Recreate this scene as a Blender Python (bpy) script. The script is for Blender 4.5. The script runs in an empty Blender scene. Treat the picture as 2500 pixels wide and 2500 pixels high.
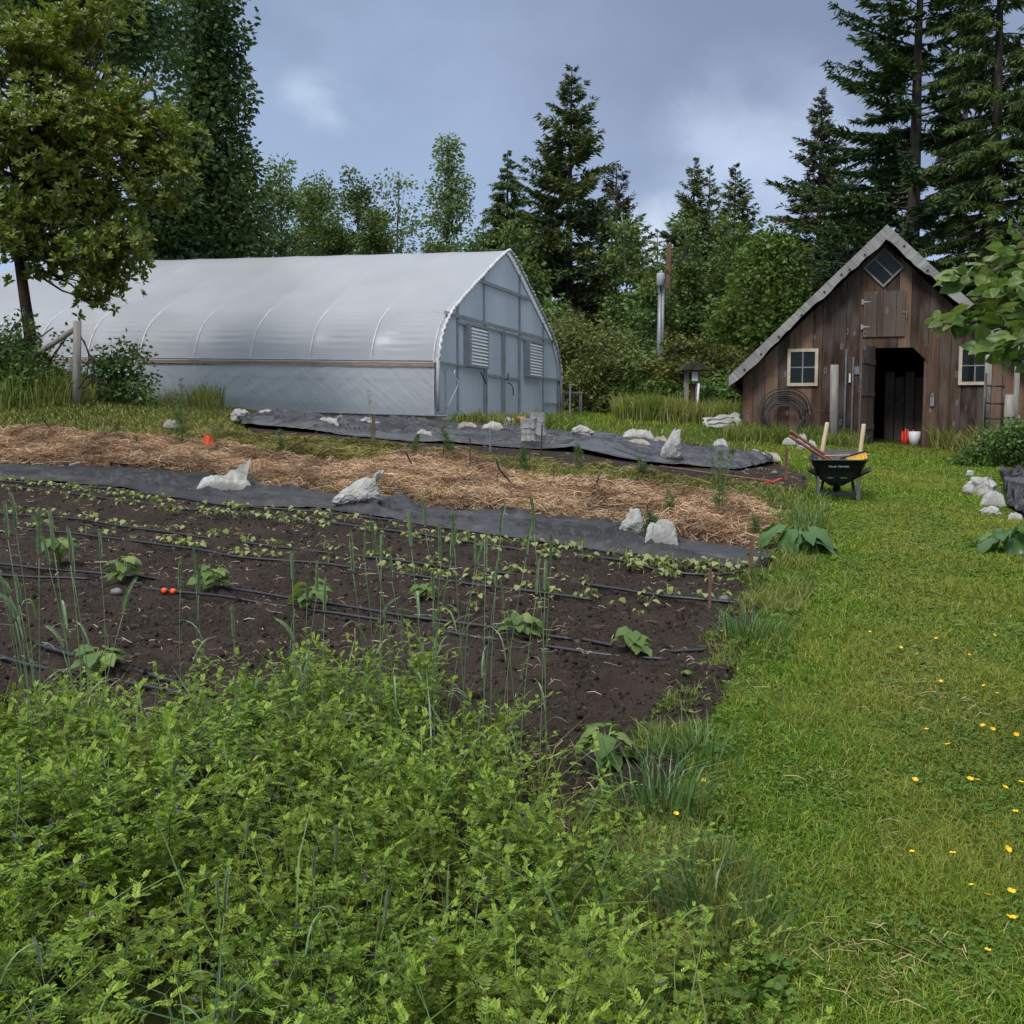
import bpy, math, random
import numpy as np
from mathutils import Vector, Matrix, noise as mnoise

rng = np.random.default_rng(11)
random.seed(11)
S = bpy.context.scene
COL = S.collection
PI = math.pi
F = 2504.0
PITCH = math.atan(210 / 2504)
CAM = np.array([0.0, 0.0, 1.53])
BX, BY, BZ, BA = 7.5535, 20.6, 1.16, math.radians(14.5)      # barn origin on the ground and turn
GX, GY, GZ, GT = -1.637, 22.0, 1.58, math.radians(19.2)      # greenhouse near corner and turn


# ------------------------------------------------------------------ terrain
def sm(a, b, t):
    t = np.clip((np.asarray(t, float) - a) / (b - a), 0, 1)
    return t * t * (3 - 2 * t)


def vn(x, y, sc, seed=0):
    x = np.asarray(x, float) / sc
    y = np.asarray(y, float) / sc
    xi = np.floor(x).astype(np.int64)
    yi = np.floor(y).astype(np.int64)
    fx = x - xi
    fy = y - yi
    fx = fx * fx * (3 - 2 * fx)
    fy = fy * fy * (3 - 2 * fy)

    def h(a, b):
        k = (a * 374761393 + b * 668265263 + seed * 974711) & 0x7fffffff
        k = ((k ^ (k >> 13)) * 1274126177) & 0x7fffffff
        k = k ^ (k >> 16)
        return (k & 0xffff) / 65535.0
    return (h(xi, yi) * (1 - fx) + h(xi + 1, yi) * fx) * (1 - fy) + (h(xi, yi + 1) * (1 - fx) + h(xi + 1, yi + 1) * fx) * fy


def gz(x, y):
    x = np.asarray(x, float)
    y = np.asarray(y, float)
    t = np.clip(y - 2, 0, 24)
    z = 0.068 * t + 0.045 * np.clip(y - 26, 0, 10) + 0.08 * sm(16, 22, y)
    z = z - 0.040 * np.clip(x, -14, 14) * sm(8, 20, y)
    z = z + 0.13 * np.exp(-((x - 7.5) ** 2 + (y - 21.5) ** 2) / 22)
    z = z + 0.13 * np.exp(-((x + 3.0) ** 2 / 40 + (y - 23) ** 2 / 14))
    z = z + 0.62 * np.exp(-((x + 9.6) ** 2 / 10 + (y - 19.2) ** 2 / 8))
    z = z + 0.02 * (vn(x, y, 2.3, 5) - .5) * sm(3, 6, y)
    return z


def ray(u, v):
    a = (u - 1250) / F
    b = (1250 - v) / F
    return np.array([a, math.cos(PITCH) + b * math.sin(PITCH), -math.sin(PITCH) + b * math.cos(PITCH)])


def at(u, v, Y):
    d = ray(u, v)
    return CAM + d * (Y / d[1])


def gp(u, v):
    """the point of the terrain seen along a ray"""
    d = ray(u, v)
    d = d / d[1]
    t = np.concatenate([np.arange(.6, 30, .05), np.arange(30, 120, .5)])
    P = CAM[None] + t[:, None] * d[None]
    h = P[:, 2] - gz(P[:, 0], P[:, 1])
    k = int(np.argmax(h < 0)) if (h < 0).any() else len(t) - 1
    t0, t1 = t[max(k - 1, 0)], t[k]
    for _ in range(20):
        m = (t0 + t1) / 2
        p = CAM + m * d
        if p[2] - float(gz(p[0], p[1])) < 0:
            t1 = m
        else:
            t0 = m
    p = CAM + t1 * d
    p[2] = float(gz(p[0], p[1]))
    return p


def inpoly(x, y, poly):
    x = np.asarray(x)
    y = np.asarray(y)
    r = np.zeros(x.shape, bool)
    n = len(poly)
    for i in range(n):
        x0, y0 = poly[i]
        x1, y1 = poly[(i + 1) % n]
        if y0 == y1:
            continue
        c = ((y0 > y) != (y1 > y)) & (x < (x1 - x0) * (y - y0) / (y1 - y0) + x0)
        r ^= c
    return r


def wpoly(pts):
    return [tuple(gp(u, v)[:2]) for u, v in pts]


def scatter(poly, n, pw=1.0, ymin=.5):
    """n points in a ground polygon, denser towards the viewer's side by 1/y**pw"""
    P = np.array(poly)
    lo, hi = P.min(0), P.max(0)
    out = []
    got = 0
    while got < n:
        m = max(2000, n * 3)
        x = rng.uniform(lo[0], hi[0], m)
        y = rng.uniform(max(lo[1], ymin), hi[1], m)
        k = inpoly(x, y, poly) & (rng.random(m) < (max(lo[1], ymin) / y) ** pw)
        out.append(np.stack([x[k], y[k]], 1))
        got += int(k.sum())
    return np.concatenate(out)[:n]


# ------------------------------------------------------------------ objects
def tag(o, label=None, cat=None, group=None, kind=None):
    if label:
        o['label'] = label
    if cat:
        o['category'] = cat
    if group:
        o['group'] = group
    if kind:
        o['kind'] = kind
    return o


def thing(name, label, cat, loc=(0, 0, 0), rz=0.0, group=None):
    o = bpy.data.objects.new(name, None)
    o.empty_display_size = .1
    COL.objects.link(o)
    o.location = [float(c) for c in loc]
    o.rotation_euler = (0, 0, rz)
    return tag(o, label, cat, group)


def link(name, me, m, parent=None):
    for mm in (m if isinstance(m, (list, tuple)) else [m]):
        me.materials.append(mm)
    o = bpy.data.objects.new(name, me)
    COL.objects.link(o)
    if parent is not None:
        o.parent = parent
    return o


class MB:
    def __init__(s):
        s.v = []
        s.f = []
        s.mi = []
        s.n = 0

    def add(s, V, Fs, mi=0):
        b = s.n
        V = [tuple(float(c) for c in p) for p in V]
        s.v += V
        s.f += [tuple(b + i for i in f) for f in Fs]
        s.mi += [mi] * len(Fs)
        s.n += len(V)

    def box(s, lo, hi, mi=0):
        x0, y0, z0 = lo
        x1, y1, z1 = hi
        s.add([(x0, y0, z0), (x1, y0, z0), (x1, y1, z0), (x0, y1, z0), (x0, y0, z1), (x1, y0, z1), (x1, y1, z1), (x0, y1, z1)],
              [(0, 3, 2, 1), (4, 5, 6, 7), (0, 1, 5, 4), (1, 2, 6, 5), (2, 3, 7, 6), (3, 0, 4, 7)], mi)

    def prism(s, poly, y0, y1, mi=0):
        """polygon in x,z extruded along y"""
        n = len(poly)
        V = [(x, y0, z) for x, z in poly] + [(x, y1, z) for x, z in poly]
        Fs = [tuple(range(n)), tuple(range(2 * n - 1, n - 1, -1))]
        Fs += [((i + 1) % n, i, n + i, n + (i + 1) % n) for i in range(n)]
        s.add(V, Fs, mi)

    def beam(s, a, b, w, h, up=(0, 0, 1), mi=0):
        a = Vector(a)
        b = Vector(b)
        d = (b - a).normalized()
        u = Vector(up)
        sd = d.cross(u)
        if sd.length < 1e-4:
            sd = d.cross(Vector((1, 0, 0)))
        sd.normalize()
        u = sd.cross(d).normalized()
        V = []
        for p in (a, b):
            for i, j in ((-1, -1), (1, -1), (1, 1), (-1, 1)):
                V.append(p + sd * (i * w / 2) + u * (j * h / 2))
        s.add(V, [(0, 1, 2, 3), (7, 6, 5, 4), (0, 4, 5, 1), (1, 5, 6, 2), (2, 6, 7, 3), (3, 7, 4, 0)], mi)

    def tube(s, path, r, n=6, cap=True, mi=0):
        P = [Vector([float(c) for c in p]) for p in path]
        k = len(P)
        R = [r] * k if np.isscalar(r) else list(r)
        ref = None
        V = []
        for i in range(k):
            d = (P[min(i + 1, k - 1)] - P[max(i - 1, 0)])
            if d.length < 1e-9:
                d = Vector((0, 0, 1))
            d.normalize()
            if ref is None:
                ref = Vector((0, 0, 1)) if abs(d.z) < .9 else Vector((1, 0, 0))
            a = d.cross(ref).normalized()
            b = a.cross(d).normalized()
            ref = b
            for j in range(n):
                t = 2 * PI * j / n
                V.append(P[i] + (a * math.cos(t) + b * math.sin(t)) * R[i])
        Fs = []
        for i in range(k - 1):
            for j in range(n):
                j2 = (j + 1) % n
                Fs.append((i * n + j, i * n + j2, (i + 1) * n + j2, (i + 1) * n + j))
        if cap:
            Fs.append(tuple(range(n - 1, -1, -1)))
            Fs.append(tuple((k - 1) * n + j for j in range(n)))
        s.add(V, Fs, mi)

    def grid(s, G, mi=0, close=False):
        """G: rows x cols x 3"""
        r, c = len(G), len(G[0])
        V = [p for row in G for p in row]
        Fs = []
        for i in range(r - 1):
            for j in range(c if close else c - 1):
                j2 = (j + 1) % c
                Fs.append((i * c + j, i * c + j2, (i + 1) * c + j2, (i + 1) * c + j))
        s.add(V, Fs, mi)

    def build(s, name, m, parent=None, smooth=False, off=None):
        """off: subtract this world point (the parent's base) from world coordinates"""
        me = bpy.data.meshes.new(name)
        V = s.v
        if off is not None:
            ox, oy, oz = [float(c) for c in off]
            V = [(x - ox, y - oy, z - oz) for x, y, z in V]
        me.from_pydata(V, [], s.f)
        if smooth:
            me.polygons.foreach_set('use_smooth', [True] * len(me.polygons))
        if any(s.mi):
            me.polygons.foreach_set('material_index', s.mi)
        me.update()
        return link(name, me, m, parent)


class QB:
    """many small quads, kept as arrays"""
    def __init__(s):
        s.V = []
        s.Q = []
        s.M = []
        s.n = 0

    def add(s, V, T, mi=0):
        """V n,k,3 ; T template m,4"""
        V = np.asarray(V, np.float32)
        n, k = V.shape[:2]
        if n == 0:
            return
        T = np.asarray(T, np.int64)
        Q = (np.arange(n)[:, None, None] * k + T[None] + s.n).reshape(-1, 4)
        s.V.append(V.reshape(-1, 3))
        s.Q.append(Q)
        s.M.append(np.full(len(Q), mi, np.int32))
        s.n += n * k

    def arrays(s):
        return np.concatenate(s.V), np.concatenate(s.Q), np.concatenate(s.M)

    def build(s, name, m, parent=None, off=None, smooth=False):
        V, Q, M = s.arrays()
        if off is not None:
            V = V - np.asarray(off, np.float32)[None]
        me = bpy.data.meshes.new(name)
        me.vertices.add(len(V))
        me.vertices.foreach_set('co', V.astype(np.float32).ravel())
        me.loops.add(len(Q) * 4)
        me.loops.foreach_set('vertex_index', Q.astype(np.int32).ravel())
        me.polygons.add(len(Q))
        me.polygons.foreach_set('loop_start', np.arange(0, len(Q) * 4, 4, dtype=np.int32))
        if M.any():
            me.polygons.foreach_set('material_index', M)
        if smooth:
            me.polygons.foreach_set('use_smooth', np.ones(len(Q), bool))
        me.update(calc_edges=True)
        return link(name, me, m, parent)


def unit(v):
    v = np.asarray(v, float)
    return v / np.maximum(np.linalg.norm(v, axis=-1, keepdims=True), 1e-9)


def rdir(n, zmin=-1.0, zmax=1.0):
    z = rng.uniform(zmin, zmax, n)
    t = rng.uniform(0, 2 * PI, n)
    r = np.sqrt(np.maximum(0, 1 - z * z))
    return np.stack([r * np.cos(t), r * np.sin(t), z], 1)


def frame(D, N):
    D = unit(D)
    N = N - D * (N * D).sum(-1, keepdims=True)
    N = unit(N)
    return D, N, np.cross(D, N)


T1 = [(0, 1, 2, 3)]
T2 = [(0, 1, 2, 3), (0, 3, 4, 5)]


def leaf4(P, D, N, L, W, fold=.15):
    D, N, Sd = frame(D, N)
    L = np.broadcast_to(np.asarray(L, float), (len(P),))[:, None]
    W = np.broadcast_to(np.asarray(W, float), (len(P),))[:, None]
    m = P + D * L * .45 + N * W * fold
    return np.stack([P, m + Sd * W * .5, P + D * L, m - Sd * W * .5], 1)


def leaf6(P, D, N, L, W, fold=.15, droop=0.0):
    """hexagonal leaflet folded on its midrib: two quads (T2)"""
    D, N, Sd = frame(D, N)
    L = np.broadcast_to(np.asarray(L, float), (len(P),))[:, None]
    W = np.broadcast_to(np.asarray(W, float), (len(P),))[:, None]
    up = N * W * fold
    a = P + D * L * .3 + up
    b = P + D * L * .72 + up - N * L * droop * .5
    t = P + D * L - N * L * droop
    return np.stack([P, a + Sd * W * .46, b + Sd * W * .44, t, b - Sd * W * .44, a - Sd * W * .46], 1)


T_STRIP = [(0, 1, 4, 3), (1, 2, 5, 4), (3, 4, 7, 6), (4, 5, 8, 7), (6, 7, 10, 9), (7, 8, 11, 10)]


def leafstrip(P, D, N, L, W, curl=.25, fold=.12, prof=(.12, .85, .9, .04), wave=0.0):
    """curved broad leaf: 12 vertices, six quads"""
    D, N, Sd = frame(D, N)
    n = len(P)
    L = np.broadcast_to(np.asarray(L, float), (n,))[:, None]
    W = np.broadcast_to(np.asarray(W, float), (n,))[:, None]
    out = []
    for t, w in zip((0, .3, .68, 1.0), prof):
        c = P + D * L * (t - curl * .25 * t * t) - N * L * curl * t * t
        for sgn in (-1, 0, 1):
            p = c + Sd * W * .5 * w * sgn + N * W * fold * w * abs(sgn)
            if wave and sgn:
                p = p + N * W * wave * rng.uniform(-1, 1, (n, 1))
            out.append(p)
    return np.stack(out, 1)


NS_, NA_ = 9, 7          # stations along and points across a big leaf
T_BIG = [(i * NA_ + j, i * NA_ + j + 1, (i + 1) * NA_ + j + 1, (i + 1) * NA_ + j) for i in range(NS_ - 1) for j in range(NA_ - 1)]


def bigleaf(P, D, N, L, W, curl=.35, fold=.12, outline=None, ruffle=.05, heart=.0):
    """broad leaf with a curved midrib, raised halves and a ruffled edge"""
    D, N, Sd = frame(D, N)
    n = len(P)
    L = np.broadcast_to(np.asarray(L, float), (n,))[:, None]
    W = np.broadcast_to(np.asarray(W, float), (n,))[:, None]
    curl = np.broadcast_to(np.asarray(curl, float).reshape(-1), (n,))[:, None]
    o_ = outline or [(0, .10), (.08, .62), (.25, .95), (.42, 1.0), (.62, .80), (.8, .50), (.92, .24), (1, .01)]
    ot, ow = np.array([a for a, _ in o_]), np.array([b for _, b in o_])
    out = []
    ph1, ph2 = rng.uniform(0, 6.28, (n, 1)), rng.uniform(0, 6.28, (n, 1))
    for t in np.linspace(0, 1, NS_):
        w_ = float(np.interp(t, ot, ow))
        c = P + D * L * (t - curl * .22 * t * t) - N * L * curl * t * t
        for a in np.linspace(-1, 1, NA_):
            e_ = abs(a)
            z = fold * e_ ** .8 - .10 * e_ ** 3 + ruffle * e_ ** 2 * np.sin(t * 15 + ph1 + (2.1 if a < 0 else 0)) - .03 * (1 - e_) * np.cos(t * 24 + ph2) * ruffle * 6
            out.append(c + Sd * W * .5 * w_ * a + N * W * w_ * z - D * L * heart * e_ ** 2 * (1 - t) ** 3)
    return np.stack(out, 1)


T_BLADE = [(0, 1, 3, 2), (2, 3, 5, 4)]


def blades(P, h, w, lean, az=None):
    """bent grass blades: 6 vertices, two quads"""
    n = len(P)
    az = rng.uniform(0, 2 * PI, n) if az is None else az
    d = np.stack([np.cos(az), np.sin(az), np.zeros(n)], 1)
    fa = rng.uniform(0, 2 * PI, n)
    sd = np.stack([np.cos(fa), np.sin(fa), np.zeros(n)], 1)
    h = np.broadcast_to(h, (n,))[:, None]
    w = np.broadcast_to(w, (n,))[:, None]
    lean = np.broadcast_to(lean, (n,))[:, None]
    z = np.array([[0, 0, 1.0]])
    m = P + z * h * .6 + d * h * lean * .35
    t = P + z * h * np.sqrt(np.maximum(.05, 1 - lean ** 2 * .8)) + d * h * lean
    return np.stack([P - sd * w * .5, P + sd * w * .5, m - sd * w * .42, m + sd * w * .42, t - sd * w * .06, t + sd * w * .06], 1)


def strands(P, D, L, W, bend=.2):
    """loose fibres lying about: 6 vertices, two quads"""
    n = len(P)
    D = unit(D)
    N = unit(rdir(n, .2, 1))
    D, N, Sd = frame(D, N)
    L = np.broadcast_to(L, (n,))[:, None]
    W = np.broadcast_to(W, (n,))[:, None]
    k = rng.uniform(-1, 1, (n, 1)) * bend
    k2 = rng.uniform(-.2, 1, (n, 1)) * bend * .6
    m = P + Sd * L * k + N * L * k2
    a = P - D * L * .5
    b = P + D * L * .5
    return np.stack([a - Sd * W * .4, a + Sd * W * .4, m - Sd * W * .5, m + Sd * W * .5, b - Sd * W * .4, b + Sd * W * .4], 1)


def copyobj(src, loc, rz=0.0, sc=1.0, label=None, group=None, tilt=(0, 0)):
    r = src.copy()
    COL.objects.link(r)
    r.location = [float(c) for c in loc]
    r.rotation_euler = (tilt[0], tilt[1], rz)
    r.scale = (sc, sc, sc)
    if label:
        r['label'] = label
    if group:
        r['group'] = group
    for ch in list(src.children):
        c = ch.copy()
        COL.objects.link(c)
        c.parent = r
    return r


# ------------------------------------------------------------------ materials
class NT:
    def __init__(s, name):
        s.m = bpy.data.materials.new(name)
        s.m.use_nodes = True
        s.t = s.m.node_tree
        s.t.nodes.clear()
        s.out = s.n('ShaderNodeOutputMaterial')

    def n(s, typ, _in=None, **kw):
        nd = s.t.nodes.new(typ)
        for k, v in kw.items():
            setattr(nd, k, v)
        for k, v in (_in or {}).items():
            if isinstance(v, bpy.types.NodeSocket):
                s.t.links.new(v, nd.inputs[k])
            else:
                nd.inputs[k].default_value = v
        return nd

    def l(s, a, b):
        s.t.links.new(a, b)

    def ramp(s, fac, stops):
        r = s.n('ShaderNodeValToRGB')
        e = r.color_ramp.elements
        while len(e) < len(stops):
            e.new(.5)
        for el, (p, c) in zip(e, stops):
            el.position = p
            el.color = (*c, 1)
        s.l(fac, r.inputs[0])
        return r.outputs[0]

    def noise(s, scale, stretch=(1, 1, 1), detail=4, rough=.55, coord='Object', dist=0.0):
        tc = s.n('ShaderNodeTexCoord')
        mp = s.n('ShaderNodeMapping', {'Vector': tc.outputs[coord], 'Scale': stretch})
        return s.n('ShaderNodeTexNoise', {'Vector': mp.outputs[0], 'Scale': scale, 'Detail': detail, 'Roughness': rough, 'Distortion': dist})

    def mix(s, fac, a, b, mode='MIX'):
        x = s.n('ShaderNodeMix', data_type='RGBA', blend_type=mode)
        for k, v in ((0, fac), (6, a), (7, b)):
            if isinstance(v, bpy.types.NodeSocket):
                s.l(v, x.inputs[k])
            else:
                x.inputs[k].default_value = v if k == 0 else (*v, 1)
        return x.outputs[2]

    def bsdf(s, color, rough=.6, **kw):
        b = s.n('ShaderNodeBsdfPrincipled')
        if isinstance(color, bpy.types.NodeSocket):
            s.l(color, b.inputs['Base Color'])
        else:
            b.inputs['Base Color'].default_value = (*color, 1)
        if isinstance(rough, bpy.types.NodeSocket):
            s.l(rough, b.inputs['Roughness'])
        else:
            b.inputs['Roughness'].default_value = rough
        for k, v in kw.items():
            b.inputs[k.replace('_', ' ')].default_value = v
        return b

    def bump(s, b, height, strength=.5, dist=.02):
        bp = s.n('ShaderNodeBump', {'Strength': strength, 'Distance': dist, 'Height': height})
        s.l(bp.outputs[0], b.inputs['Normal'])

    def done(s, sh):
        s.l(sh, s.out.inputs[0])
        return s.m


def leafmat(name, stops, trans=.35, rough=.5, spec=.35, patch=None, pscale=.6, gain=1.4):
    """leaf: colour chosen leaf by leaf, light shining through"""
    stops = [(p_, tuple(min(.9, c_ * gain) for c_ in c3)) for p_, c3 in stops]
    patch = tuple(c_ * gain for c_ in patch) if patch else None
    t = NT(name)
    g = t.n('ShaderNodeNewGeometry')
    col = t.ramp(g.outputs['Random Per Island'], stops)
    if patch:
        nz = t.noise(pscale, detail=2)
        f = t.n('ShaderNodeMapRange', {0: nz.outputs[0], 1: .42, 2: .62})
        col = t.mix(f.outputs[0], col, t.mix(.75, col, patch))
    b = t.bsdf(col, rough, Specular_IOR_Level=spec)
    if trans <= 0:
        return t.done(b.outputs[0])
    tr = t.n('ShaderNodeBsdfTranslucent', {'Color': t.mix(1.0, col, (1.0, 1.0, .55), 'MULTIPLY')})
    mx = t.n('ShaderNodeMixShader', {0: trans, 1: b.outputs[0], 2: tr.outputs[0]})
    return t.done(mx.outputs[0])


def grain_mat(name, stops, ang, scale=(1.2, 20, 26), axis=1, rough=.9, bump=.5):
    """wood with its grain running at an angle in the x,z plane"""
    t = NT(name)
    tc_ = t.n('ShaderNodeTexCoord')
    m1 = t.n('ShaderNodeMapping', {'Vector': tc_.outputs['Object'], 'Rotation': (0, ang, 0)})
    m2 = t.n('ShaderNodeMapping', {'Vector': m1.outputs[0], 'Scale': scale})
    nz = t.n('ShaderNodeTexNoise', {'Vector': m2.outputs[0], 'Scale': 1.0, 'Detail': 7.0, 'Roughness': .65, 'Distortion': 1.0})
    m3 = t.n('ShaderNodeMapping', {'Vector': m1.outputs[0], 'Scale': (2, 5, 5)})
    n2 = t.n('ShaderNodeTexNoise', {'Vector': m3.outputs[0], 'Scale': 1.0, 'Detail': 4.0})
    f = t.n('ShaderNodeMix', {0: .4, 2: nz.outputs[0], 3: n2.outputs[0]})
    b = t.bsdf(t.ramp(f.outputs[0], stops), rough, Specular_IOR_Level=.2)
    t.bump(b, nz.outputs[0], bump, .01)
    return t.done(b.outputs[0])


def flecked(name, stops, scale=5, rough=.7, stretch=(1, 1, 1), bump=.3, bdist=.01, detail=5, spec=.3, metal=0.0, coord='Object', island=0.0):
    t = NT(name)
    nz = t.noise(scale, stretch, detail, coord=coord)
    fac = nz.outputs[0]
    if island:
        g = t.n('ShaderNodeNewGeometry')
        fac = t.n('ShaderNodeMix', {0: island, 2: nz.outputs[0], 3: g.outputs['Random Per Island']}).outputs[0]
    col = t.ramp(fac, stops)
    b = t.bsdf(col, rough, Specular_IOR_Level=spec, Metallic=metal)
    if bump:
        t.bump(b, nz.outputs[0], bump, bdist)
    return t.done(b.outputs[0])


def g3(c, d=.35):
    """three stops round a colour"""
    return [(.3, tuple(x * (1 - d) for x in c)), (.5, c), (.7, tuple(min(1, x * (1 + d)) for x in c))]


def g2(a, b):
    return [(.0, a), (1.0, b)]


BARK = flecked('bark_grey_brown', [(.35, (.035, .028, .022)), (.6, (.10, .085, .07)), (.75, (.16, .14, .12))], 9, .9, (1, 1, .25), .8, .03)
BARK_PALE = flecked('bark_pale', [(.35, (.16, .15, .13)), (.6, (.34, .33, .30))], 7, .85, (1, 1, .6), .4, .02)
BARK_RED = flecked('bark_red_brown', [(.3, (.018, .013, .010)), (.5, (.045, .026, .018)), (.66, (.10, .052, .034)), (.8, (.15, .10, .075))], 5, .85, (1, 1, .22), 1.0, .05)
STEM = flecked('green_stem', g3((.10, .17, .045)), 8, .6, bump=0)
BLACK_PLASTIC = flecked('black_plastic_pipe', [(.3, (.008, .009, .012)), (.7, (.022, .024, .03))], 20, .38, bump=.1, bdist=.002, spec=.5)
GALV = flecked('galvanised_steel', [(.3, (.16, .175, .19)), (.7, (.30, .32, .34))], 14, .45, bump=.05, bdist=.002, metal=.3)
WHITE_PAINT = flecked('white_paint', [(.3, (.62, .63, .63)), (.7, (.78, .78, .77))], 6, .45, bump=.05)
ORANGE = flecked('orange_plastic', [(.3, (.75, .08, .025)), (.7, (.9, .14, .04))], 6, .5, bump=0)
RED = flecked('red_plastic', [(.3, (.45, .02, .02)), (.7, (.6, .04, .03))], 6, .4, bump=0)


# ------------------------------------------------------------------ camera, sky, sun
cam_d = bpy.data.cameras.new('camera')
cam_d.sensor_width = 36
cam_d.lens = 36 * F / 2500
cam_d.clip_start = .05
cam_d.clip_end = 3000
cam = bpy.data.objects.new('camera', cam_d)
COL.objects.link(cam)
cam.location = CAM.tolist()
cam.rotation_euler = (PI / 2 - PITCH, 0, 0)
S.camera = cam
S.view_settings.view_transform = 'Standard'
S.view_settings.look = 'None'
S.view_settings.exposure = 0.55
S.view_settings.gamma = 1
S.cycles.max_bounces = 6
S.cycles.diffuse_bounces = 3
S.cycles.glossy_bounces = 2
S.cycles.transmission_bounces = 4
S.cycles.transparent_max_bounces = 8
S.cycles.use_denoising = True
S.cycles.caustics_reflective = False
S.cycles.caustics_refractive = False

SUN_EL, SUN_AZ = math.radians(52), math.radians(215)      # azimuth clockwise from +y: behind the viewer's left shoulder
w = bpy.data.worlds.new('World')
S.world = w
w.use_nodes = True
wt = w.node_tree
wt.nodes.clear()


def wn(typ, _in=None, **kw):
    nd = wt.nodes.new(typ)
    for k, v in kw.items():
        setattr(nd, k, v)
    for k, v in (_in or {}).items():
        if isinstance(v, bpy.types.NodeSocket):
            wt.links.new(v, nd.inputs[k])
        else:
            nd.inputs[k].default_value = v
    return nd


def wmix(f, a, b):
    x = wn('ShaderNodeMix', data_type='RGBA')
    for k, v in ((0, f), (6, a), (7, b)):
        if isinstance(v, bpy.types.NodeSocket):
            wt.links.new(v, x.inputs[k])
        else:
            x.inputs[k].default_value = v if k == 0 else (*v, 1)
    return x.outputs[2]


sky = wn('ShaderNodeTexSky', sky_type='NISHITA', sun_disc=False)
sky.sun_elevation = SUN_EL
sky.sun_rotation = SUN_AZ
sky.air_density = 1.0
sky.dust_density = 2.0
tc = wn('ShaderNodeTexCoord')
sep = wn('ShaderNodeSeparateXYZ', {0: tc.outputs['Generated']})
mp = wn('ShaderNodeMapping', {'Vector': tc.outputs['Generated'], 'Scale': (1.0, 1.0, 1.5)})
nz1 = wn('ShaderNodeTexNoise', {'Vector': mp.outputs[0], 'Scale': 3.2, 'Detail': 5.0, 'Roughness': .5, 'Distortion': .3})
nz2 = wn('ShaderNodeTexNoise', {'Vector': mp.outputs[0], 'Scale': 9.0, 'Detail': 6.0, 'Roughness': .55, 'Distortion': .6})


def dirblob(u, v, inner, outer, wob=.0):
    """soft cloud patch round a direction of the sky"""
    d = unit(ray(u, v))
    add = wn('ShaderNodeVectorMath', {0: nz2.outputs['Color'], 1: (.5, .5, .5)}, operation='SUBTRACT')
    scl = wn('ShaderNodeVectorMath', {0: add.outputs[0], 'Scale': wob}, operation='SCALE')
    pos = wn('ShaderNodeVectorMath', {0: tc.outputs['Generated'], 1: scl.outputs[0]}, operation='ADD')
    ds = wn('ShaderNodeVectorMath', {0: pos.outputs[0], 1: tuple(d)}, operation='DISTANCE')
    mr = wn('ShaderNodeMapRange', {0: ds.outputs['Value'], 1: outer, 2: inner, 3: 0.0, 4: 1.0}, interpolation_type='SMOOTHSTEP')
    return mr.outputs[0]


K = 10.0
el = wn('ShaderNodeMapRange', {0: sep.outputs[2], 1: .10, 2: .36}, interpolation_type='SMOOTHSTEP')
low = wmix(el.outputs[0], (.300 * K, .395 * K, .575 * K), (.200 * K, .260 * K, .375 * K))
f1 = wn('ShaderNodeMapRange', {0: nz1.outputs[0], 1: .47, 2: .72}, interpolation_type='SMOOTHSTEP')
c1 = wmix(wn('ShaderNodeMath', {0: f1.outputs[0], 1: .5}, operation='MULTIPLY').outputs[0], low, (.36 * K, .43 * K, .60 * K))


def blob(c, u, v, inner, outer, wob, amt, colr):
    f = wn('ShaderNodeMath', {0: dirblob(u, v, inner, outer, wob), 1: amt}, operation='MULTIPLY')
    return wmix(f.outputs[0], c, tuple(x * K for x in colr))


c1 = blob(c1, 1950, 60, .02, .34, .15, .75, (.150, .180, .275))
c1 = blob(c1, 1560, -60, .02, .3, .15, .5, (.17, .21, .32))
c1 = blob(c1, 1880, 410, .01, .13, .12, .7, (.42, .50, .66))
c1 = blob(c1, 1800, 330, .01, .06, .10, .6, (.46, .55, .68))
c1 = blob(c1, 1830, 235, .00, .07, .09, .8, (.175, .21, .32))
c1 = blob(c1, 772, 258, .0, .035, .09, .45, (.50, .61, .73))
c1 = blob(c1, 660, 250, .0, .08, .08, .18, (.38, .47, .66))
c1 = blob(c1, 1580, 590, .0, .06, .1, .7, (.58, .63, .72))
up = wn('ShaderNodeMapRange', {0: sep.outputs[2], 1: .40, 2: .75}, interpolation_type='SMOOTHSTEP')
c1 = wmix(up.outputs[0], c1, (1.02 * K, 1.06 * K, 1.12 * K))      # an overcast sky is brightest overhead
c1 = wmix(.90, sky.outputs[0], c1)
bg = wn('ShaderNodeBackground', {'Color': c1, 'Strength': .1})
wo = wn('ShaderNodeOutputWorld', {'Surface': bg.outputs[0]})

sd = bpy.data.lights.new('sun', 'SUN')
sd.energy = 1.5
sd.angle = math.radians(14)
sd.color = (1.0, .96, .90)
sun = bpy.data.objects.new('sun', sd)
COL.objects.link(sun)
sdir = Vector((math.sin(SUN_AZ) * math.cos(SUN_EL), math.cos(SUN_AZ) * math.cos(SUN_EL), math.sin(SUN_EL)))
sun.rotation_euler = sdir.to_track_quat('Z', 'Y').to_euler()


# ------------------------------------------------------------------ ground, soil, mulch
def axis(lo, hi, fine0, fine1, fs, grow=1.25):
    a = list(np.arange(fine0, fine1 + 1e-6, fs))
    st = fs
    while a[-1] < hi:
        st *= grow
        a.append(a[-1] + st)
    st = fs
    while a[0] > lo:
        st *= grow
        a.insert(0, a[0] - st)
    return np.array(a)


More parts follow.
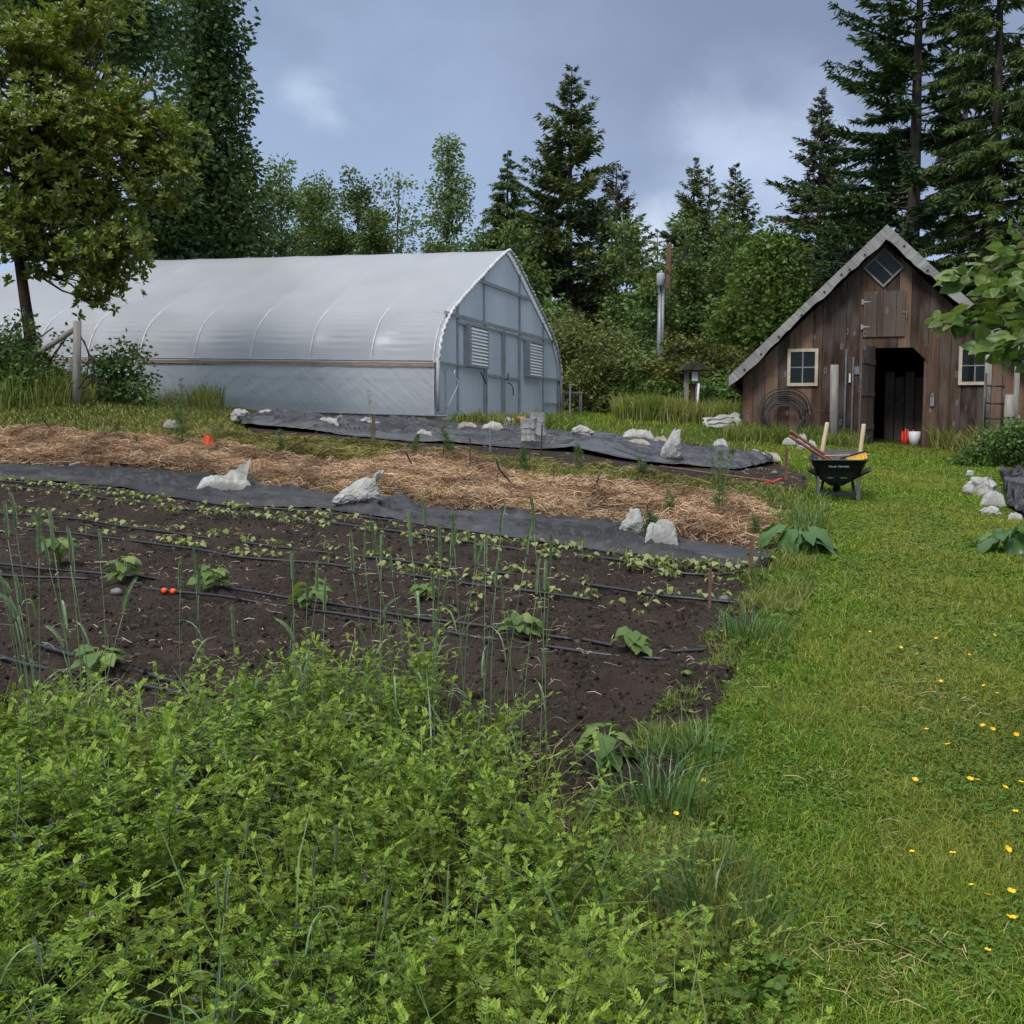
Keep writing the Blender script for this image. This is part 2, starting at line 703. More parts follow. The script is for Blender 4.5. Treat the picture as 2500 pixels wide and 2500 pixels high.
xs = axis(-700, 700, -14, 14, .25)
ys = axis(-400, 1200, -1, 36, .25)
XX, YY = np.meshgrid(xs, ys)
SOIL_PX = [(-900, 1060), (0, 1070), (300, 1084), (470, 1098), (560, 1087), (635, 1060), (595, 1036), (600, 1020), (700, 1012), (900, 1014), (1380, 1050), (1600, 1075), (1860, 1110), (1960, 1165), (1975, 1230), (1880, 1390), (1850, 1470),
           (1820, 1590), (1750, 1730), (1670, 1860), (1600, 1980), (1480, 2120), (1300, 2250), (900, 2300), (-300, 2500), (-3000, 2500), (-3000, 1400)]
SOIL = wpoly(SOIL_PX)


def cover(x, y, poly, r):
    """share of a small disc round each point that lies in a polygon"""
    s_ = inpoly(x, y, poly).astype(float)
    for k in range(8):
        s_ = s_ + inpoly(x + r * math.cos(k * PI / 4), y + r * math.sin(k * PI / 4), poly)
    return s_ / 9


ZZ = gz(XX, YY) - .10 * (cover(XX, YY, SOIL, .3) > .99)
b = MB()
b.grid(np.stack([XX, YY, ZZ], -1).tolist())
gm = NT('ground_turf')
n1 = gm.noise(1.3, detail=3)
n2 = gm.noise(38, detail=5)
gc = gm.mix(n1.outputs[0], gm.ramp(n2.outputs[0], [(.3, (.022, .034, .009)), (.6, (.055, .075, .018)), (.8, (.10, .095, .035))]), (.05, .07, .015))
gb = gm.bsdf(gc, .95, Specular_IOR_Level=.1)
gm.bump(gb, n2.outputs[0], .8, .03)
tag(b.build('ground', gm.done(gb.outputs[0]), smooth=True), 'grassy ground rising gently towards the trees', 'ground', kind='structure')

FSTRIP = wpoly([(-700, 1100), (0, 1134), (414, 1147), (818, 1208), (1047, 1242), (1331, 1272), (1647, 1320), (1890, 1350), (1890, 1392), (1776, 1402), (1466, 1363), (1259, 1332), (1000, 1290), (518, 1247), (0, 1182), (-700, 1150)])
TSTRIP = wpoly([(540, 1012), (760, 1018), (1060, 1036), (1300, 1048), (1500, 1064), (1700, 1098), (1910, 1128), (1890, 1150), (1700, 1152), (1500, 1132), (1300, 1108), (1000, 1090), (800, 1069), (570, 1050)])


def soil_h(x, y):
    flat_ = 1 - .8 * np.maximum(cover(x, y, FSTRIP, .12), cover(x, y, TSTRIP, .2))
    return flat_ * (.055 * (vn(x, y, .5, 1) - .5) + .045 * (vn(x, y, .17, 2) - .5) + .034 * (vn(x, y, .075, 3) - .5) + .022 * (vn(x, y, .036, 4) - .5) + .014 * (vn(x, y, .018, 6) - .5) * (y < 7)) * (1 - .55 * sm(8, 16, y)) * 1.15


ysoil = [1.6]
while ysoil[-1] < 23.5:
    ysoil.append(ysoil[-1] + max(.012, .0034 * ysoil[-1]))
ysoil = np.array(ysoil)
xsoil = np.arange(-9.5, 5.2, .02)
XX, YY = np.meshgrid(xsoil, ysoil)
ZZ = gz(XX, YY) + .022 + soil_h(XX, YY)
nr, nc = XX.shape
idx = np.arange(nr * nc).reshape(nr, nc)
cx = (XX[:-1, :-1] + XX[1:, 1:]) / 2
cy = (YY[:-1, :-1] + YY[1:, 1:]) / 2
wob = .12 * (vn(cx, cy, .22, 8) - .5) + .1 * (vn(cx, cy, .08, 9) - .5)
keep = inpoly(cx + wob, cy + wob * .7, SOIL) & (np.abs(cx / np.maximum(cy, .1)) < .62)
Q = np.stack([idx[:-1, :-1], idx[:-1, 1:], idx[1:, 1:], idx[1:, :-1]], -1)[keep]
V = np.stack([XX, YY, ZZ], -1).reshape(-1, 3)
used = np.unique(Q)
remap = np.full(len(V), -1)
remap[used] = np.arange(len(used))
qb = QB()
qb.V.append(V[used].astype(np.float32))
qb.Q.append(remap[Q])
qb.M.append(np.zeros(len(Q), np.int32))
sm_ = NT('dark_garden_soil')
n1 = sm_.noise(55, detail=6, rough=.65)
n2 = sm_.noise(2.2, detail=3)
n3 = sm_.noise(160, detail=3)
sc_ = sm_.ramp(n1.outputs[0], [(.28, (.010, .0072, .006)), (.5, (.030, .022, .0178)), (.72, (.070, .052, .041))])
sc_ = sm_.mix(sm_.n('ShaderNodeMapRange', {0: n2.outputs[0], 1: .45, 2: .65}).outputs[0], sc_, (.044, .032, .025))
sc_ = sm_.mix(sm_.n('ShaderNodeMapRange', {0: n3.outputs[0], 1: .66, 2: .72, 4: .7}).outputs[0], sc_, (.16, .13, .10))
sb_ = sm_.bsdf(sc_, .93, Specular_IOR_Level=.15)
sm_.bump(sb_, n1.outputs[0], .9, .02)
SOILM = sm_.done(sb_.outputs[0])
tag(qb.build('garden_soil', SOILM, smooth=True), 'dark crumbly soil of the garden beds', 'soil', kind='structure')


def soilz(x, y):
    return gz(x, y) + .022 + soil_h(x, y)


# lumps of soil and small stones
ph = (1 + 5 ** .5) / 2
CUBE = np.array([(-1, -1, -1), (1, -1, -1), (1, 1, -1), (-1, 1, -1), (-1, -1, 1), (1, -1, 1), (1, 1, 1), (-1, 1, 1)], float)
CUBE[4:, :2] *= .6
T_CUBE = [(0, 3, 2, 1), (4, 5, 6, 7), (0, 1, 5, 4), (1, 2, 6, 5), (2, 3, 7, 6), (3, 0, 4, 7)]
p = scatter(SOIL, 42000, 1.9, 2.6)
n = len(p)
sz = .0035 + .010 * rng.random(n) ** 2.2 * (1 + 1.3 * (rng.random(n) < .06))
jit = rng.normal(0, .28, (n, 8, 3))
t = rng.uniform(0, 2 * PI, n)
C8 = CUBE[None] + jit
C8 = C8 * (sz[:, None] * rng.uniform(.6, 1.3, (n, 3)))[:, None, :]
x8 = C8[..., 0] * np.cos(t)[:, None] - C8[..., 1] * np.sin(t)[:, None]
y8 = C8[..., 0] * np.sin(t)[:, None] + C8[..., 1] * np.cos(t)[:, None]
P3 = np.stack([p[:, 0], p[:, 1], soilz(p[:, 0], p[:, 1]) + sz * .25], 1)
qb = QB()
qb.add(P3[:, None, :] + np.stack([x8, y8, C8[..., 2]], -1), T_CUBE)
CLOD = flecked('soil_lumps', [(.0, (.017, .0128, .0105)), (.55, (.041, .031, .025)), (.9, (.074, .056, .046)), (1.0, (.15, .13, .11))], 40, .95, bump=.5, spec=.12, island=.85)
tag(qb.build('soil_clods', CLOD), 'loose crumbs and lumps of dark soil over the beds', 'soil crumbs', kind='stuff')

# pale straw bits over the soil
p = scatter(SOIL, 26000, 1.2, 3)
keepers = vn(p[:, 0], p[:, 1], .5, 21) * .7 + vn(p[:, 0], p[:, 1], .17, 22) * .5 > rng.uniform(.35, .95, len(p))
p = p[keepers]
n = len(p)
qb = QB()
D = rdir(n, -.12, .2)
qb.add(strands(np.stack([p[:, 0], p[:, 1], soilz(p[:, 0], p[:, 1]) + .008], 1), D, rng.uniform(.02, .09, n) * (1 + (rng.random(n) < .06)), rng.uniform(.002, .005, n) * np.clip(p[:, 1] / 6, .8, 1.6), .35), T_BLADE)
STRAWBIT = leafmat('dry_stalk_bits', [(0, (.14, .095, .06)), (.5, (.27, .195, .13)), (1, (.46, .37, .26))], trans=0, rough=.8, spec=.15, gain=1.3)
tag(qb.build('straw_litter', STRAWBIT), 'scattered dry straw bits on the dark soil', 'straw', kind='stuff')

# ---- strips of landscape fabric
FAB = NT('black_woven_fabric')
n1 = FAB.noise(5, detail=5)
n2 = FAB.noise(240, detail=2)
fc = FAB.ramp(n1.outputs[0], [(.3, (.011, .0115, .014)), (.55, (.022, .023, .027)), (.68, (.048, .044, .040)), (.8, (.095, .078, .062))])
fb_ = FAB.bsdf(fc, .46, Specular_IOR_Level=.42)
FAB.bump(fb_, n1.outputs[0], .35, .02)
FABM = FAB.done(fb_.outputs[0])


def polyat(pts, k):
    """k points evenly along a polyline"""
    P = np.array(pts, float)
    d = np.concatenate([[0], np.cumsum(np.linalg.norm(np.diff(P, axis=0), axis=1))])
    s = np.linspace(0, d[-1], k)
    return np.stack([np.interp(s, d, P[:, i]) for i in range(P.shape[1])], 1)


def strip(name, top, bot, k, m, wr, mat, label, cat, seed, hump=None, thick=.004, fold_dir=(1.0, 6.0), kind=None, z0=.045, front=0.0):
    """a cloth strip laid over the ground between two edges, with folds along it"""
    A = polyat([gp(*q)[:2] for q in top], k)
    B = polyat([gp(*q)[:2] for q in bot], k)
    tt = np.linspace(0, 1, m)
    P = A[:, None, :] * (1 - tt[None, :, None]) + B[:, None, :] * tt[None, :, None]
    d = np.concatenate([[0], np.cumsum(np.linalg.norm(np.diff((A + B) / 2, axis=0), axis=1))])
    wid = np.linalg.norm(A - B, axis=1)
    su = np.broadcast_to(d[:, None], P.shape[:2])
    sv = tt[None, :] * wid[:, None]
    edge = .05 * (vn(su, sv * 0, .6, seed + 7) - .5)
    P[..., 1] += edge * (np.abs(tt[None] - .5) * 2)
    wx = .5 * (vn(su, sv, .9, seed + 8) - .5)
    r = 1 - np.abs(2 * vn(su / fold_dir[1] + wx, sv / fold_dir[0] + wx * .8, .22, seed) - 1)
    r2 = 1 - np.abs(2 * vn((su + .5 * sv) / 8, (sv - .16 * su) / 1.1 + wx * .4, .20, seed + 1) - 1)
    r4 = 1 - np.abs(2 * vn((su - .4 * sv) / 6, (sv + .20 * su) / 1.0 - wx * .4, .16, seed + 9) - 1)
    amp = .35 + .9 * vn(su, sv, 1.6, seed + 2)
    z = gz(P[..., 0], P[..., 1]) + z0 + wr * amp * (r ** 7 + .55 * r2 ** 7 + .4 * r4 ** 7 + .35 * vn(su, sv, .8, seed + 3))
    z = gz(P[..., 0], P[..., 1]) + .02 + (z - gz(P[..., 0], P[..., 1]) - .02) * (.25 + .75 * sm(0, .12, tt) * sm(0, .12, 1 - tt))[None]
    z = z + front * vn(su, sv * 0, 1.1, seed + 4) ** 2 * sm(.72, 1.0, tt)[None]
    if hump:
        for (hu, hv, hr, hh) in hump:
            q = gp(hu, hv)
            z = z + hh * np.exp(-((P[..., 0] - q[0]) ** 2 + ((P[..., 1] - q[1]) * .8) ** 2) / hr ** 2)
    G = np.concatenate([P, z[..., None]], -1)
    b = MB()
    b.grid(G.tolist())
    o = b.build(name, mat, smooth=True)
    md = o.modifiers.new('thickness', 'SOLIDIFY')
    md.thickness = thick
    md.offset = 1
    return tag(o, label, cat, kind=kind)


strip('landscape_fabric', [(-700, 1110), (-300, 1132), (0, 1144), (207, 1146), (414, 1157), (621, 1192), (818, 1218), (1000, 1229), (1047, 1252), (1207, 1258), (1331, 1282), (1507, 1295), (1647, 1330), (1859, 1358), (1880, 1372)],
      [(-700, 1142), (-300, 1160), (0, 1174), (259, 1193), (518, 1238), (776, 1248), (1000, 1281), (1259, 1323), (1466, 1354), (1776, 1393), (1850, 1388), (1878, 1378)],
      260, 60, .085, FABM, 'long black strip of woven fabric between the straw and the bean rows', 'landscape fabric', 31, fold_dir=(.7, 7.0))

# ---- straw mulch and mown-grass mulch
def mulch(name, px, label, nfib, hmax, stops, seed, L=(.10, .30), W=(.005, .010), sheet=None, gaps=.25, thin=.40):
    poly = wpoly(px)
    P = np.array(poly)
    lo, hi = P.min(0), P.max(0)
    xs = np.arange(lo[0], hi[0], .07)
    ys = np.arange(lo[1], hi[1], .07)
    XX, YY = np.meshgrid(xs, ys)

    def hgt(x, y):
        return hmax * np.clip(vn(x, y, .8, seed) * .9 + vn(x, y, .28, seed + 1) * .5 + vn(x, y, .1, seed + 5) * .25 - gaps - .15, -.3, 1)
    cv = cover(XX, YY, poly, .3)
    def patch_(x, y):
        return sm(thin - .10, thin + .10, .6 * vn(x, y, 1.3, seed + 20) + .4 * vn(x, y, .45, seed + 21))
    ZZ = gz(XX, YY) - .05 + (.09 + hgt(XX, YY)) * sm(.25, .9, cv) * patch_(XX, YY)
    nr, nc = XX.shape
    idx = np.arange(nr * nc).reshape(nr, nc)
    cx = (XX[:-1, :-1] + XX[1:, 1:]) / 2
    cy = (YY[:-1, :-1] + YY[1:, 1:]) / 2
    wb = .35 * (vn(cx, cy, .5, seed + 2) - .5) + .15 * (vn(cx, cy, .16, seed + 3) - .5)
    keep = inpoly(cx + wb, cy + wb, poly)
    Q = np.stack([idx[:-1, :-1], idx[:-1, 1:], idx[1:, 1:], idx[1:, :-1]], -1)[keep]
    V = np.stack([XX, YY, ZZ], -1).reshape(-1, 3)
    us = np.unique(Q)
    rm = np.full(len(V), -1)
    rm[us] = np.arange(len(us))
    qb = QB()
    qb.V.append(V[us].astype(np.float32))
    qb.Q.append(rm[Q])
    qb.M.append(np.zeros(len(Q), np.int32))
    qb.n = len(us)
    p = scatter(poly, nfib, .8, 3)
    p = p + rng.normal(0, .10, p.shape)
    p = p[(vn(p[:, 0], p[:, 1], .6, seed + 4) * .7 + vn(p[:, 0], p[:, 1], .2, seed + 6) * .5) > rng.uniform(0, gaps * 2.2, len(p))]
    n = len(p)
    cv = sm(.25, .9, cover(p[:, 0], p[:, 1], poly, .3))
    pt_ = patch_(p[:, 0], p[:, 1])
    kp = rng.random(len(p)) < .16 + .84 * pt_
    p, cv, pt_ = p[kp], cv[kp], pt_[kp]
    n = len(p)
    cv = cv * (.25 + .75 * pt_)
    z = gz(p[:, 0], p[:, 1]) - .02 + (.075 + hgt(p[:, 0], p[:, 1])) * (.25 + .75 * cv) + rng.uniform(0, .05, n)
    qb.add(strands(np.stack([p[:, 0], p[:, 1], z], 1), rdir(n, -.35, .5), rng.uniform(*L, n), rng.uniform(*W, n), .3), T_BLADE, 1)
    base = sheet or flecked(name + '_base', [(.3, tuple(c * .25 for c in stops[0][1])), (.7, tuple(c * .75 for c in stops[1][1]))], 24, .95, bump=.9, bdist=.04, spec=.1)
    fm = leafmat(name + '_fibres', stops, trans=.12, rough=.75, spec=.15, patch=tuple(c * .6 for c in stops[0][1]), pscale=1.4, gain=1.12)
    o = qb.build(name, [base, fm])
    return tag(o, label, 'mulch', kind='stuff')


STRAW_PX = [(-500, 1045), (0, 1062), (110, 1058), (300, 1075), (470, 1092), (560, 1100), (700, 1135), (900, 1140), (1000, 1112), (1150, 1130), (1270, 1180), (1500, 1195), (1700, 1215), (1830, 1245), (1880, 1290), (1872, 1355),
            (1640, 1328), (1500, 1290), (1330, 1278), (1200, 1252), (1060, 1248), (1000, 1225), (820, 1215), (620, 1188), (420, 1152), (200, 1140), (-500, 1115)]
mulch('straw_mulch', STRAW_PX, 'tan straw spread over the bed behind the black fabric strip', 60000, .13,
      [(0, (.22, .125, .072)), (.35, (.38, .245, .15)), (.7, (.52, .365, .235)), (1, (.66, .51, .36))], 41, gaps=.26, thin=.36)
HAY_TOP = [(420, 1060), (700, 1078), (1000, 1103), (1200, 1121), (1450, 1150), (1600, 1172), (1750, 1193), (1930, 1205), (1930, 1217), (1750, 1207), (1600, 1188), (1400, 1160), (1200, 1134), (1000, 1115), (700, 1092), (430, 1076)]
HAY_PX = [(470, 1088), (560, 1090), (700, 1101), (1000, 1124), (1200, 1144), (1400, 1171), (1600, 1200), (1760, 1219), (1940, 1228), (1950, 1242), (1880, 1290), (1830, 1245), (1700, 1222), (1500, 1205), (1270, 1190), (1150, 1150), (1000, 1130), (860, 1132), (700, 1124), (560, 1104)]
mulch('hay_mulch', HAY_TOP, 'farthest band of yellow green mown grass below the long black tarp', 20000, .07,
      [(0, (.08, .075, .02)), (.3, (.17, .165, .045)), (.7, (.29, .26, .085)), (1, (.42, .36, .17))], 91, L=(.10, .34), gaps=.30)
strip('landscape_fabric', [(640, 1084), (1000, 1113), (1200, 1132), (1400, 1158), (1600, 1186), (1750, 1204), (1925, 1214)], [(640, 1094), (1000, 1127), (1200, 1147), (1400, 1174), (1600, 1203), (1750, 1222), (1925, 1229)], 90, 10, .03, FABM,
      'narrow strip of black fabric between two bands of mown grass', 'landscape fabric', 37)
mulch('mown_grass_mulch', HAY_PX, 'yellow green mown grass drying in patches between straw and narrow fabric strip', 26000, .08,
      [(0, (.08, .075, .02)), (.3, (.17, .165, .045)), (.7, (.29, .26, .085)), (1, (.42, .36, .17))], 61, L=(.10, .34), gaps=.28)


# ------------------------------------------------------------------ grass
GRASS = leafmat('lawn_grass_blades', [(0, (.032, .068, .008)), (.3, (.072, .138, .011)), (.65, (.124, .200, .018)), (.9, (.205, .26, .035)), (1, (.38, .31, .13))], .32, .6, .18, patch=(.180, .190, .036), pscale=.7, gain=1.62)
LONGGRASS = leafmat('long_grass_blades', [(0, (.045, .085, .012)), (.4, (.085, .14, .020)), (.8, (.15, .20, .04)), (1, (.30, .26, .10))], .35, .5, .3, patch=(.20, .19, .06), pscale=.5, gain=1.45)
CLOVER = leafmat('lawn_clover_leaves', [(0, (.036, .075, .009)), (.5, (.062, .120, .014)), (1, (.105, .165, .028))], .3, .5, .25, gain=1.5)


def grassfield(name, poly, n, h, w, lean, label, mat, pw=1.0, ymin=2, hmod=None, cat='grass'):
    p = scatter(poly, n, pw, ymin)
    m = len(p)
    hh = rng.uniform(h[0], h[1], m)
    hh *= .45 + .7 * vn(p[:, 0], p[:, 1], .35, 77) + .5 * vn(p[:, 0], p[:, 1], .11, 78)
    if hmod is not None:
        hh *= hmod(p[:, 0], p[:, 1])
    ww = rng.uniform(w[0], w[1], m) * np.clip(p[:, 1] / 4.5, 1, 3.2)
    q = QB()
    q.add(blades(np.stack([p[:, 0], p[:, 1], gz(p[:, 0], p[:, 1])], 1), hh, ww, rng.uniform(lean[0], lean[1], m)), T_BLADE)
    return tag(q.build(name, mat), label, cat, kind='stuff')


LAWN_PX = [(1960, 1215), (1990, 1160), (1880, 1120), (1830, 1092), (2150, 1085), (2300, 1100), (2480, 1100), (2700, 1120), (2700, 1160), (2450, 1158), (2440, 1230), (2560, 1330), (3000, 1700), (3000, 2600), (3000, 3600), (1900, 3600), (1800, 2900), (1780, 2500), (1690, 2300), (1540, 2100),
           (1560, 2040), (1640, 1950), (1700, 1830), (1780, 1700), (1840, 1560), (1880, 1420), (1910, 1330)]
LAWN = wpoly(LAWN_PX)
grassfield('lawn_grass', LAWN, 300000, (.018, .066), (.0024, .0042), (.5, 1.0), 'short bright green lawn along the garden beds up to the barn', GRASS, 1.25, 2.1)


def lowleaves(name, poly, n, label, mat, pw, ymin, size, hz, patch=None):
    """three-part leaves held flat just above the turf"""
    p = scatter(poly, n, pw, ymin)
    if patch is not None:
        p = p[vn(p[:, 0], p[:, 1], patch[0], patch[1]) + .4 * vn(p[:, 0], p[:, 1], patch[0] / 3, patch[1] + 1) > patch[2] + rng.normal(0, .16, len(p))]
    m = len(p)
    z = gz(p[:, 0], p[:, 1]) + rng.uniform(hz[0], hz[1], m)
    az = rng.uniform(0, 2 * PI, m)
    q = QB()
    tilt = rdir(m, .55, 1)
    s = rng.uniform(size[0], size[1], m) * np.clip(p[:, 1] / 5, 1, 1.7)
    P = np.stack([p[:, 0], p[:, 1], z], 1)
    for k in range(3):
        a = az + k * 2.09 + rng.uniform(-.2, .2, m)
        D = np.stack([np.cos(a), np.sin(a), rng.uniform(-.25, .3, m)], 1)
        q.add(leaf6(P, D, tilt, s, s * .85, .12, .1), T2)
    return tag(q.build(name, mat), label, 'ground cover', kind='stuff')


lowleaves('lawn_clover', LAWN, 70000, 'low clover and buttercup leaves mixed into the lawn', CLOVER, 1.6, 2.1, (.0060, .0150), (.010, .042), (.8, 91, .58))

# dry clippings in patches on the lawn
p = scatter(LAWN, 26000, 1.3, 2.1)
DRYP = [(2300, 1700, .28), (2150, 2370, .16), (2080, 1440, .35), (2290, 1620, .25), (2420, 1560, .3), (1800, 1660, .14), (2160, 1330, .35), (2210, 2060, .10), (2020, 1920, .12)]
dw = np.full(len(p), .03)
for u, v, r in DRYP:
    c_ = gp(u, v)
    dw = np.maximum(dw, np.exp(-(((p[:, 0] - c_[0]) ** 2 + ((p[:, 1] - c_[1]) * .8) ** 2) / r ** 2)) * .9)
p = p[rng.random(len(p)) < dw]
n = len(p)
qb = QB()
qb.add(strands(np.stack([p[:, 0], p[:, 1], gz(p[:, 0], p[:, 1]) + rng.uniform(.015, .04, n)], 1), rdir(n, -.2, .3), rng.uniform(.03, .10, n), rng.uniform(.002, .004, n), .3), T_BLADE)
tag(qb.build('grass_clippings', leafmat('dry_clippings', [(0, (.14, .13, .04)), (.5, (.27, .23, .10)), (1, (.42, .34, .19))], .1, .7, .15, gain=1.2)), 'dry cut grass lying in thin patches on the lawn', 'clippings', kind='stuff')

# longer grass where the lawn meets the beds
EDGE_PX = [(1860, 1420), (1905, 1290), (1960, 1200), (2010, 1210), (2000, 1300), (1950, 1420), (1900, 1550), (1840, 1660), (1760, 1760), (1700, 1850), (1680, 2000), (1780, 2200), (1860, 2400), (1900, 2600), (1760, 2600), (1660, 2300), (1500, 2120),
           (1500, 2060), (1590, 1960), (1680, 1800), (1780, 1650), (1830, 1500)]
EDGE = wpoly(EDGE_PX)
EDGEW = wpoly([(1760, 1420), (1860, 1290), (1930, 1190), (2030, 1200), (2030, 1300), (1990, 1420), (1960, 1560), (1900, 1680), (1840, 1780), (1800, 1900), (1790, 2050), (1900, 2250), (1960, 2500), (1900, 2700), (1700, 2700), (1600, 2300), (1440, 2120),
                (1390, 2060), (1480, 1920), (1580, 1770), (1700, 1610), (1760, 1500)])


def clumpy(x, y):
    c = cover(x, y, EDGE, .22)
    return np.where(vn(x, y, .20, 211) * .75 + vn(x, y, .07, 212) * .35 + c * .55 > .78, .45 + c * .6, 0.02)


grassfield('edge_grass', EDGEW, 24000, (.06, .20), (.0032, .0060), (.25, .95), 'longer unmown grass along the edge of the soil beds', LONGGRASS, 1.3, 2.1, clumpy)
lowleaves('edge_weeds', EDGEW, 2600, 'low leafy weeds along the edge of the soil beds', CLOVER, 1.4, 2.1, (.012, .028), (.015, .07), (.3, 213, .85))

BACK_PX = [(1370, 1052), (1600, 1078), (1830, 1125), (1990, 1165), (2100, 1110), (1960, 1088), (1830, 1062), (1810, 1020), (1815, 985), (1640, 985), (1440, 985), (1370, 1010)]
BACK = wpoly(BACK_PX)
BACK2 = [(q[0], q[1]) for q in BACK]
grassfield('back_grass', BACK2, 70000, (.04, .11), (.004, .007), (.2, .8), 'bright green grass between the greenhouse and the barn', GRASS, .3, 10)
HILL = wpoly([(-900, 1050), (-100, 1050), (0, 1060), (110, 1056), (300, 1073), (470, 1090), (560, 1082), (620, 1060), (575, 1040), (545, 1018)]) + [(-3.4, 21.6), (-8.5, 23.6), (-18, 26)]
MOWN = leafmat('mown_bank_grass', [(0, (.060, .090, .015)), (.4, (.115, .145, .025)), (.75, (.19, .20, .05)), (1, (.36, .31, .14))], .3, .6, .25, patch=(.24, .21, .07), pscale=.6, gain=1.3)
grassfield('mound_grass', HILL, 60000, (.03, .10), (.004, .007), (.4, 1.0), 'yellowish mown grass left of the tarps below the greenhouse', MOWN, .5, 12)
TALLHILL = wpoly([(-900, 1015), (0, 1008), (130, 992), (230, 985), (330, 975), (430, 985), (490, 1004), (520, 1004)]) + [(-6.6, 23.6), (-9, 24.2), (-18, 27)]
grassfield('tall_grass', TALLHILL, 30000, (.16, .50), (.005, .009), (.1, .6), 'tall rough grass on the bank under the fence post', LONGGRASS, .4, 13)
TALLBARN = []
for s_, y_ in ((-3.2, -.1), (-3.2, -1.1), (-1.7, -1.2), (-.7, -1.3), (-.4, -.3), (-.9, -.05)):
    TALLBARN.append((BX + s_ * math.cos(BA) + y_ * math.sin(BA), BY - s_ * math.sin(BA) + y_ * math.cos(BA)))
grassfield('barn_grass', TALLBARN, 5000, (.10, .30), (.005, .008), (.1, .6), 'tall grass along the foot of the barn wall', LONGGRASS, .2, 14)
BARNR = []
for s_, y_ in ((.75, -.02), (.75, -.35), (1.6, -1.4), (2.6, -2.2), (4.0, -2.2), (4.0, .9), (2.6, .9), (2.55, -.02)):
    BARNR.append((BX + s_ * math.cos(BA) + y_ * math.sin(BA), BY - s_ * math.sin(BA) + y_ * math.cos(BA)))
grassfield('corner_grass', BARNR, 7000, (.10, .50), (.005, .008), (.1, .7), 'rank grass and weeds around the posts right of the barn door', LONGGRASS, .2, 14)
GHB = wpoly([(1064, 1037), (1200, 1044), (1300, 1052), (1430, 1062), (1395, 1036), (1366, 1034), (1200, 1034)])
grassfield('wall_foot_grass', GHB, 4500, (.05, .30), (.005, .009), (.2, .9), 'patchy grass and weeds along the foot of the greenhouse end wall', LONGGRASS, .1, 14)
MW = wpoly(HAY_PX)
grassfield('mulch_weeds', MW, 7000, (.06, .22), (.005, .008), (.2, .9), 'green weeds coming up through the mown grass mulch', LONGGRASS, .3, 8, lambda x, y: np.where(vn(x, y, .5, 611) > .58, 1, .05))
MS = wpoly(STRAW_PX)
grassfield('straw_weeds', MS, 5200, (.05, .20), (.004, .007), (.2, .9), 'sparse green weeds coming up through the straw', LONGGRASS, .3, 8, lambda x, y: np.where(vn(x, y, .5, 617) > .62, 1, .04))
FERNY = [(3.0, 27.5), (2.6, 26.0), (6.0, 25.0), (7.5, 26), (8, 30), (3, 31)]
grassfield('far_tall_grass', FERNY, 16000, (.25, .6), (.008, .014), (.05, .5), 'tall pale grass in front of the shrubs beyond the lawn', LONGGRASS, .2, 14)


# ------------------------------------------------------------------ greenhouse
gdir = (math.sin(GT), math.cos(GT))          # along the end wall
ldir = (-math.cos(GT), math.sin(GT))         # along the ridge
GW, GL, BAY = 9.28, 15.24, 1.524


def G(s, t, z):
    """greenhouse coordinates: s across the end wall, t along the ridge, z up (the base climbs 3 % with the ground)"""
    return (GX + gdir[0] * s + ldir[0] * t, GY + gdir[1] * s + ldir[1] * t, GZ + .03 * t + z)


gh = thing('greenhouse', 'large white plastic film greenhouse with a pointed arch roof and grey end wall', 'greenhouse', (GX, GY, GZ))
OFF = (GX, GY, GZ)
AZ = [0, 1.3, 1.72, 2.0, 2.2, 2.5, 2.9, 3.4, 3.85, 4.15, 4.30, 4.37]
AD = [4.64, 4.64, 4.50, 4.34, 4.17, 3.80, 3.07, 2.10, 1.22, .60, .26, 0]


def archd(z):
    return np.interp(z, AZ, AD)


def archz(d):
    return np.interp(d, AD[::-1], AZ[::-1])


# smooth arch outline from the hip board to the ridge
zc = np.array(AZ[1:])
dc = np.array(AD[1:])
par = np.concatenate([[0], np.cumsum(np.hypot(np.diff(zc), np.diff(dc)))])
pp = np.linspace(0, par[-1], 110)


def smooth(v):
    f = np.interp(pp, par, v)
    for _ in range(5):
        f[1:-1] = (f[:-2] + 2 * f[1:-1] + f[2:]) / 4
    return f


ZA, DA = smooth(zc), smooth(dc)
TN = np.stack([np.gradient(DA), np.gradient(ZA)], 1)
TN = TN / np.linalg.norm(TN, axis=1)[:, None]
NA = np.stack([TN[:, 1], -TN[:, 0]], 1)      # outward: towards larger d
NA[NA[:, 0] < 0] *= 1

film = NT('greenhouse_film')
fn = film.noise(.55, (1, 1, 1), 3)
fn2 = film.noise(3.0, (1, 1, .35), 4)
fcol = film.ramp(fn.outputs[0], [(.3, (.50, .515, .55)), (.7, (.62, .63, .66))])
fbs = film.bsdf(fcol, .30, Specular_IOR_Level=.45)
film.bump(fbs, fn2.outputs[0], .18, .03)
ftl = film.n('ShaderNodeBsdfTranslucent', {'Color': (.64, .68, .74, 1)})
fmx = film.n('ShaderNodeMixShader', {0: .38, 1: fbs.outputs[0], 2: ftl.outputs[0]})
ftr = film.n('ShaderNodeBsdfTransparent', {'Color': (.93, .95, .97, 1)})
fm2 = film.n('ShaderNodeMixShader', {0: .16, 1: fmx.outputs[0], 2: ftr.outputs[0]})
FILM = film.done(fm2.outputs[0])
curt = NT('side_curtain_film')
cn = curt.noise(1.0, (1, 1, 1), 2)
cwt = curt.n('ShaderNodeTexCoord')
cmp_ = curt.n('ShaderNodeMapping', {'Vector': cwt.outputs['Object'], 'Rotation': (0, -.75, 0)})
cmp2 = curt.n('ShaderNodeMapping', {'Vector': cmp_.outputs[0], 'Scale': (.5, .5, 3.0)})
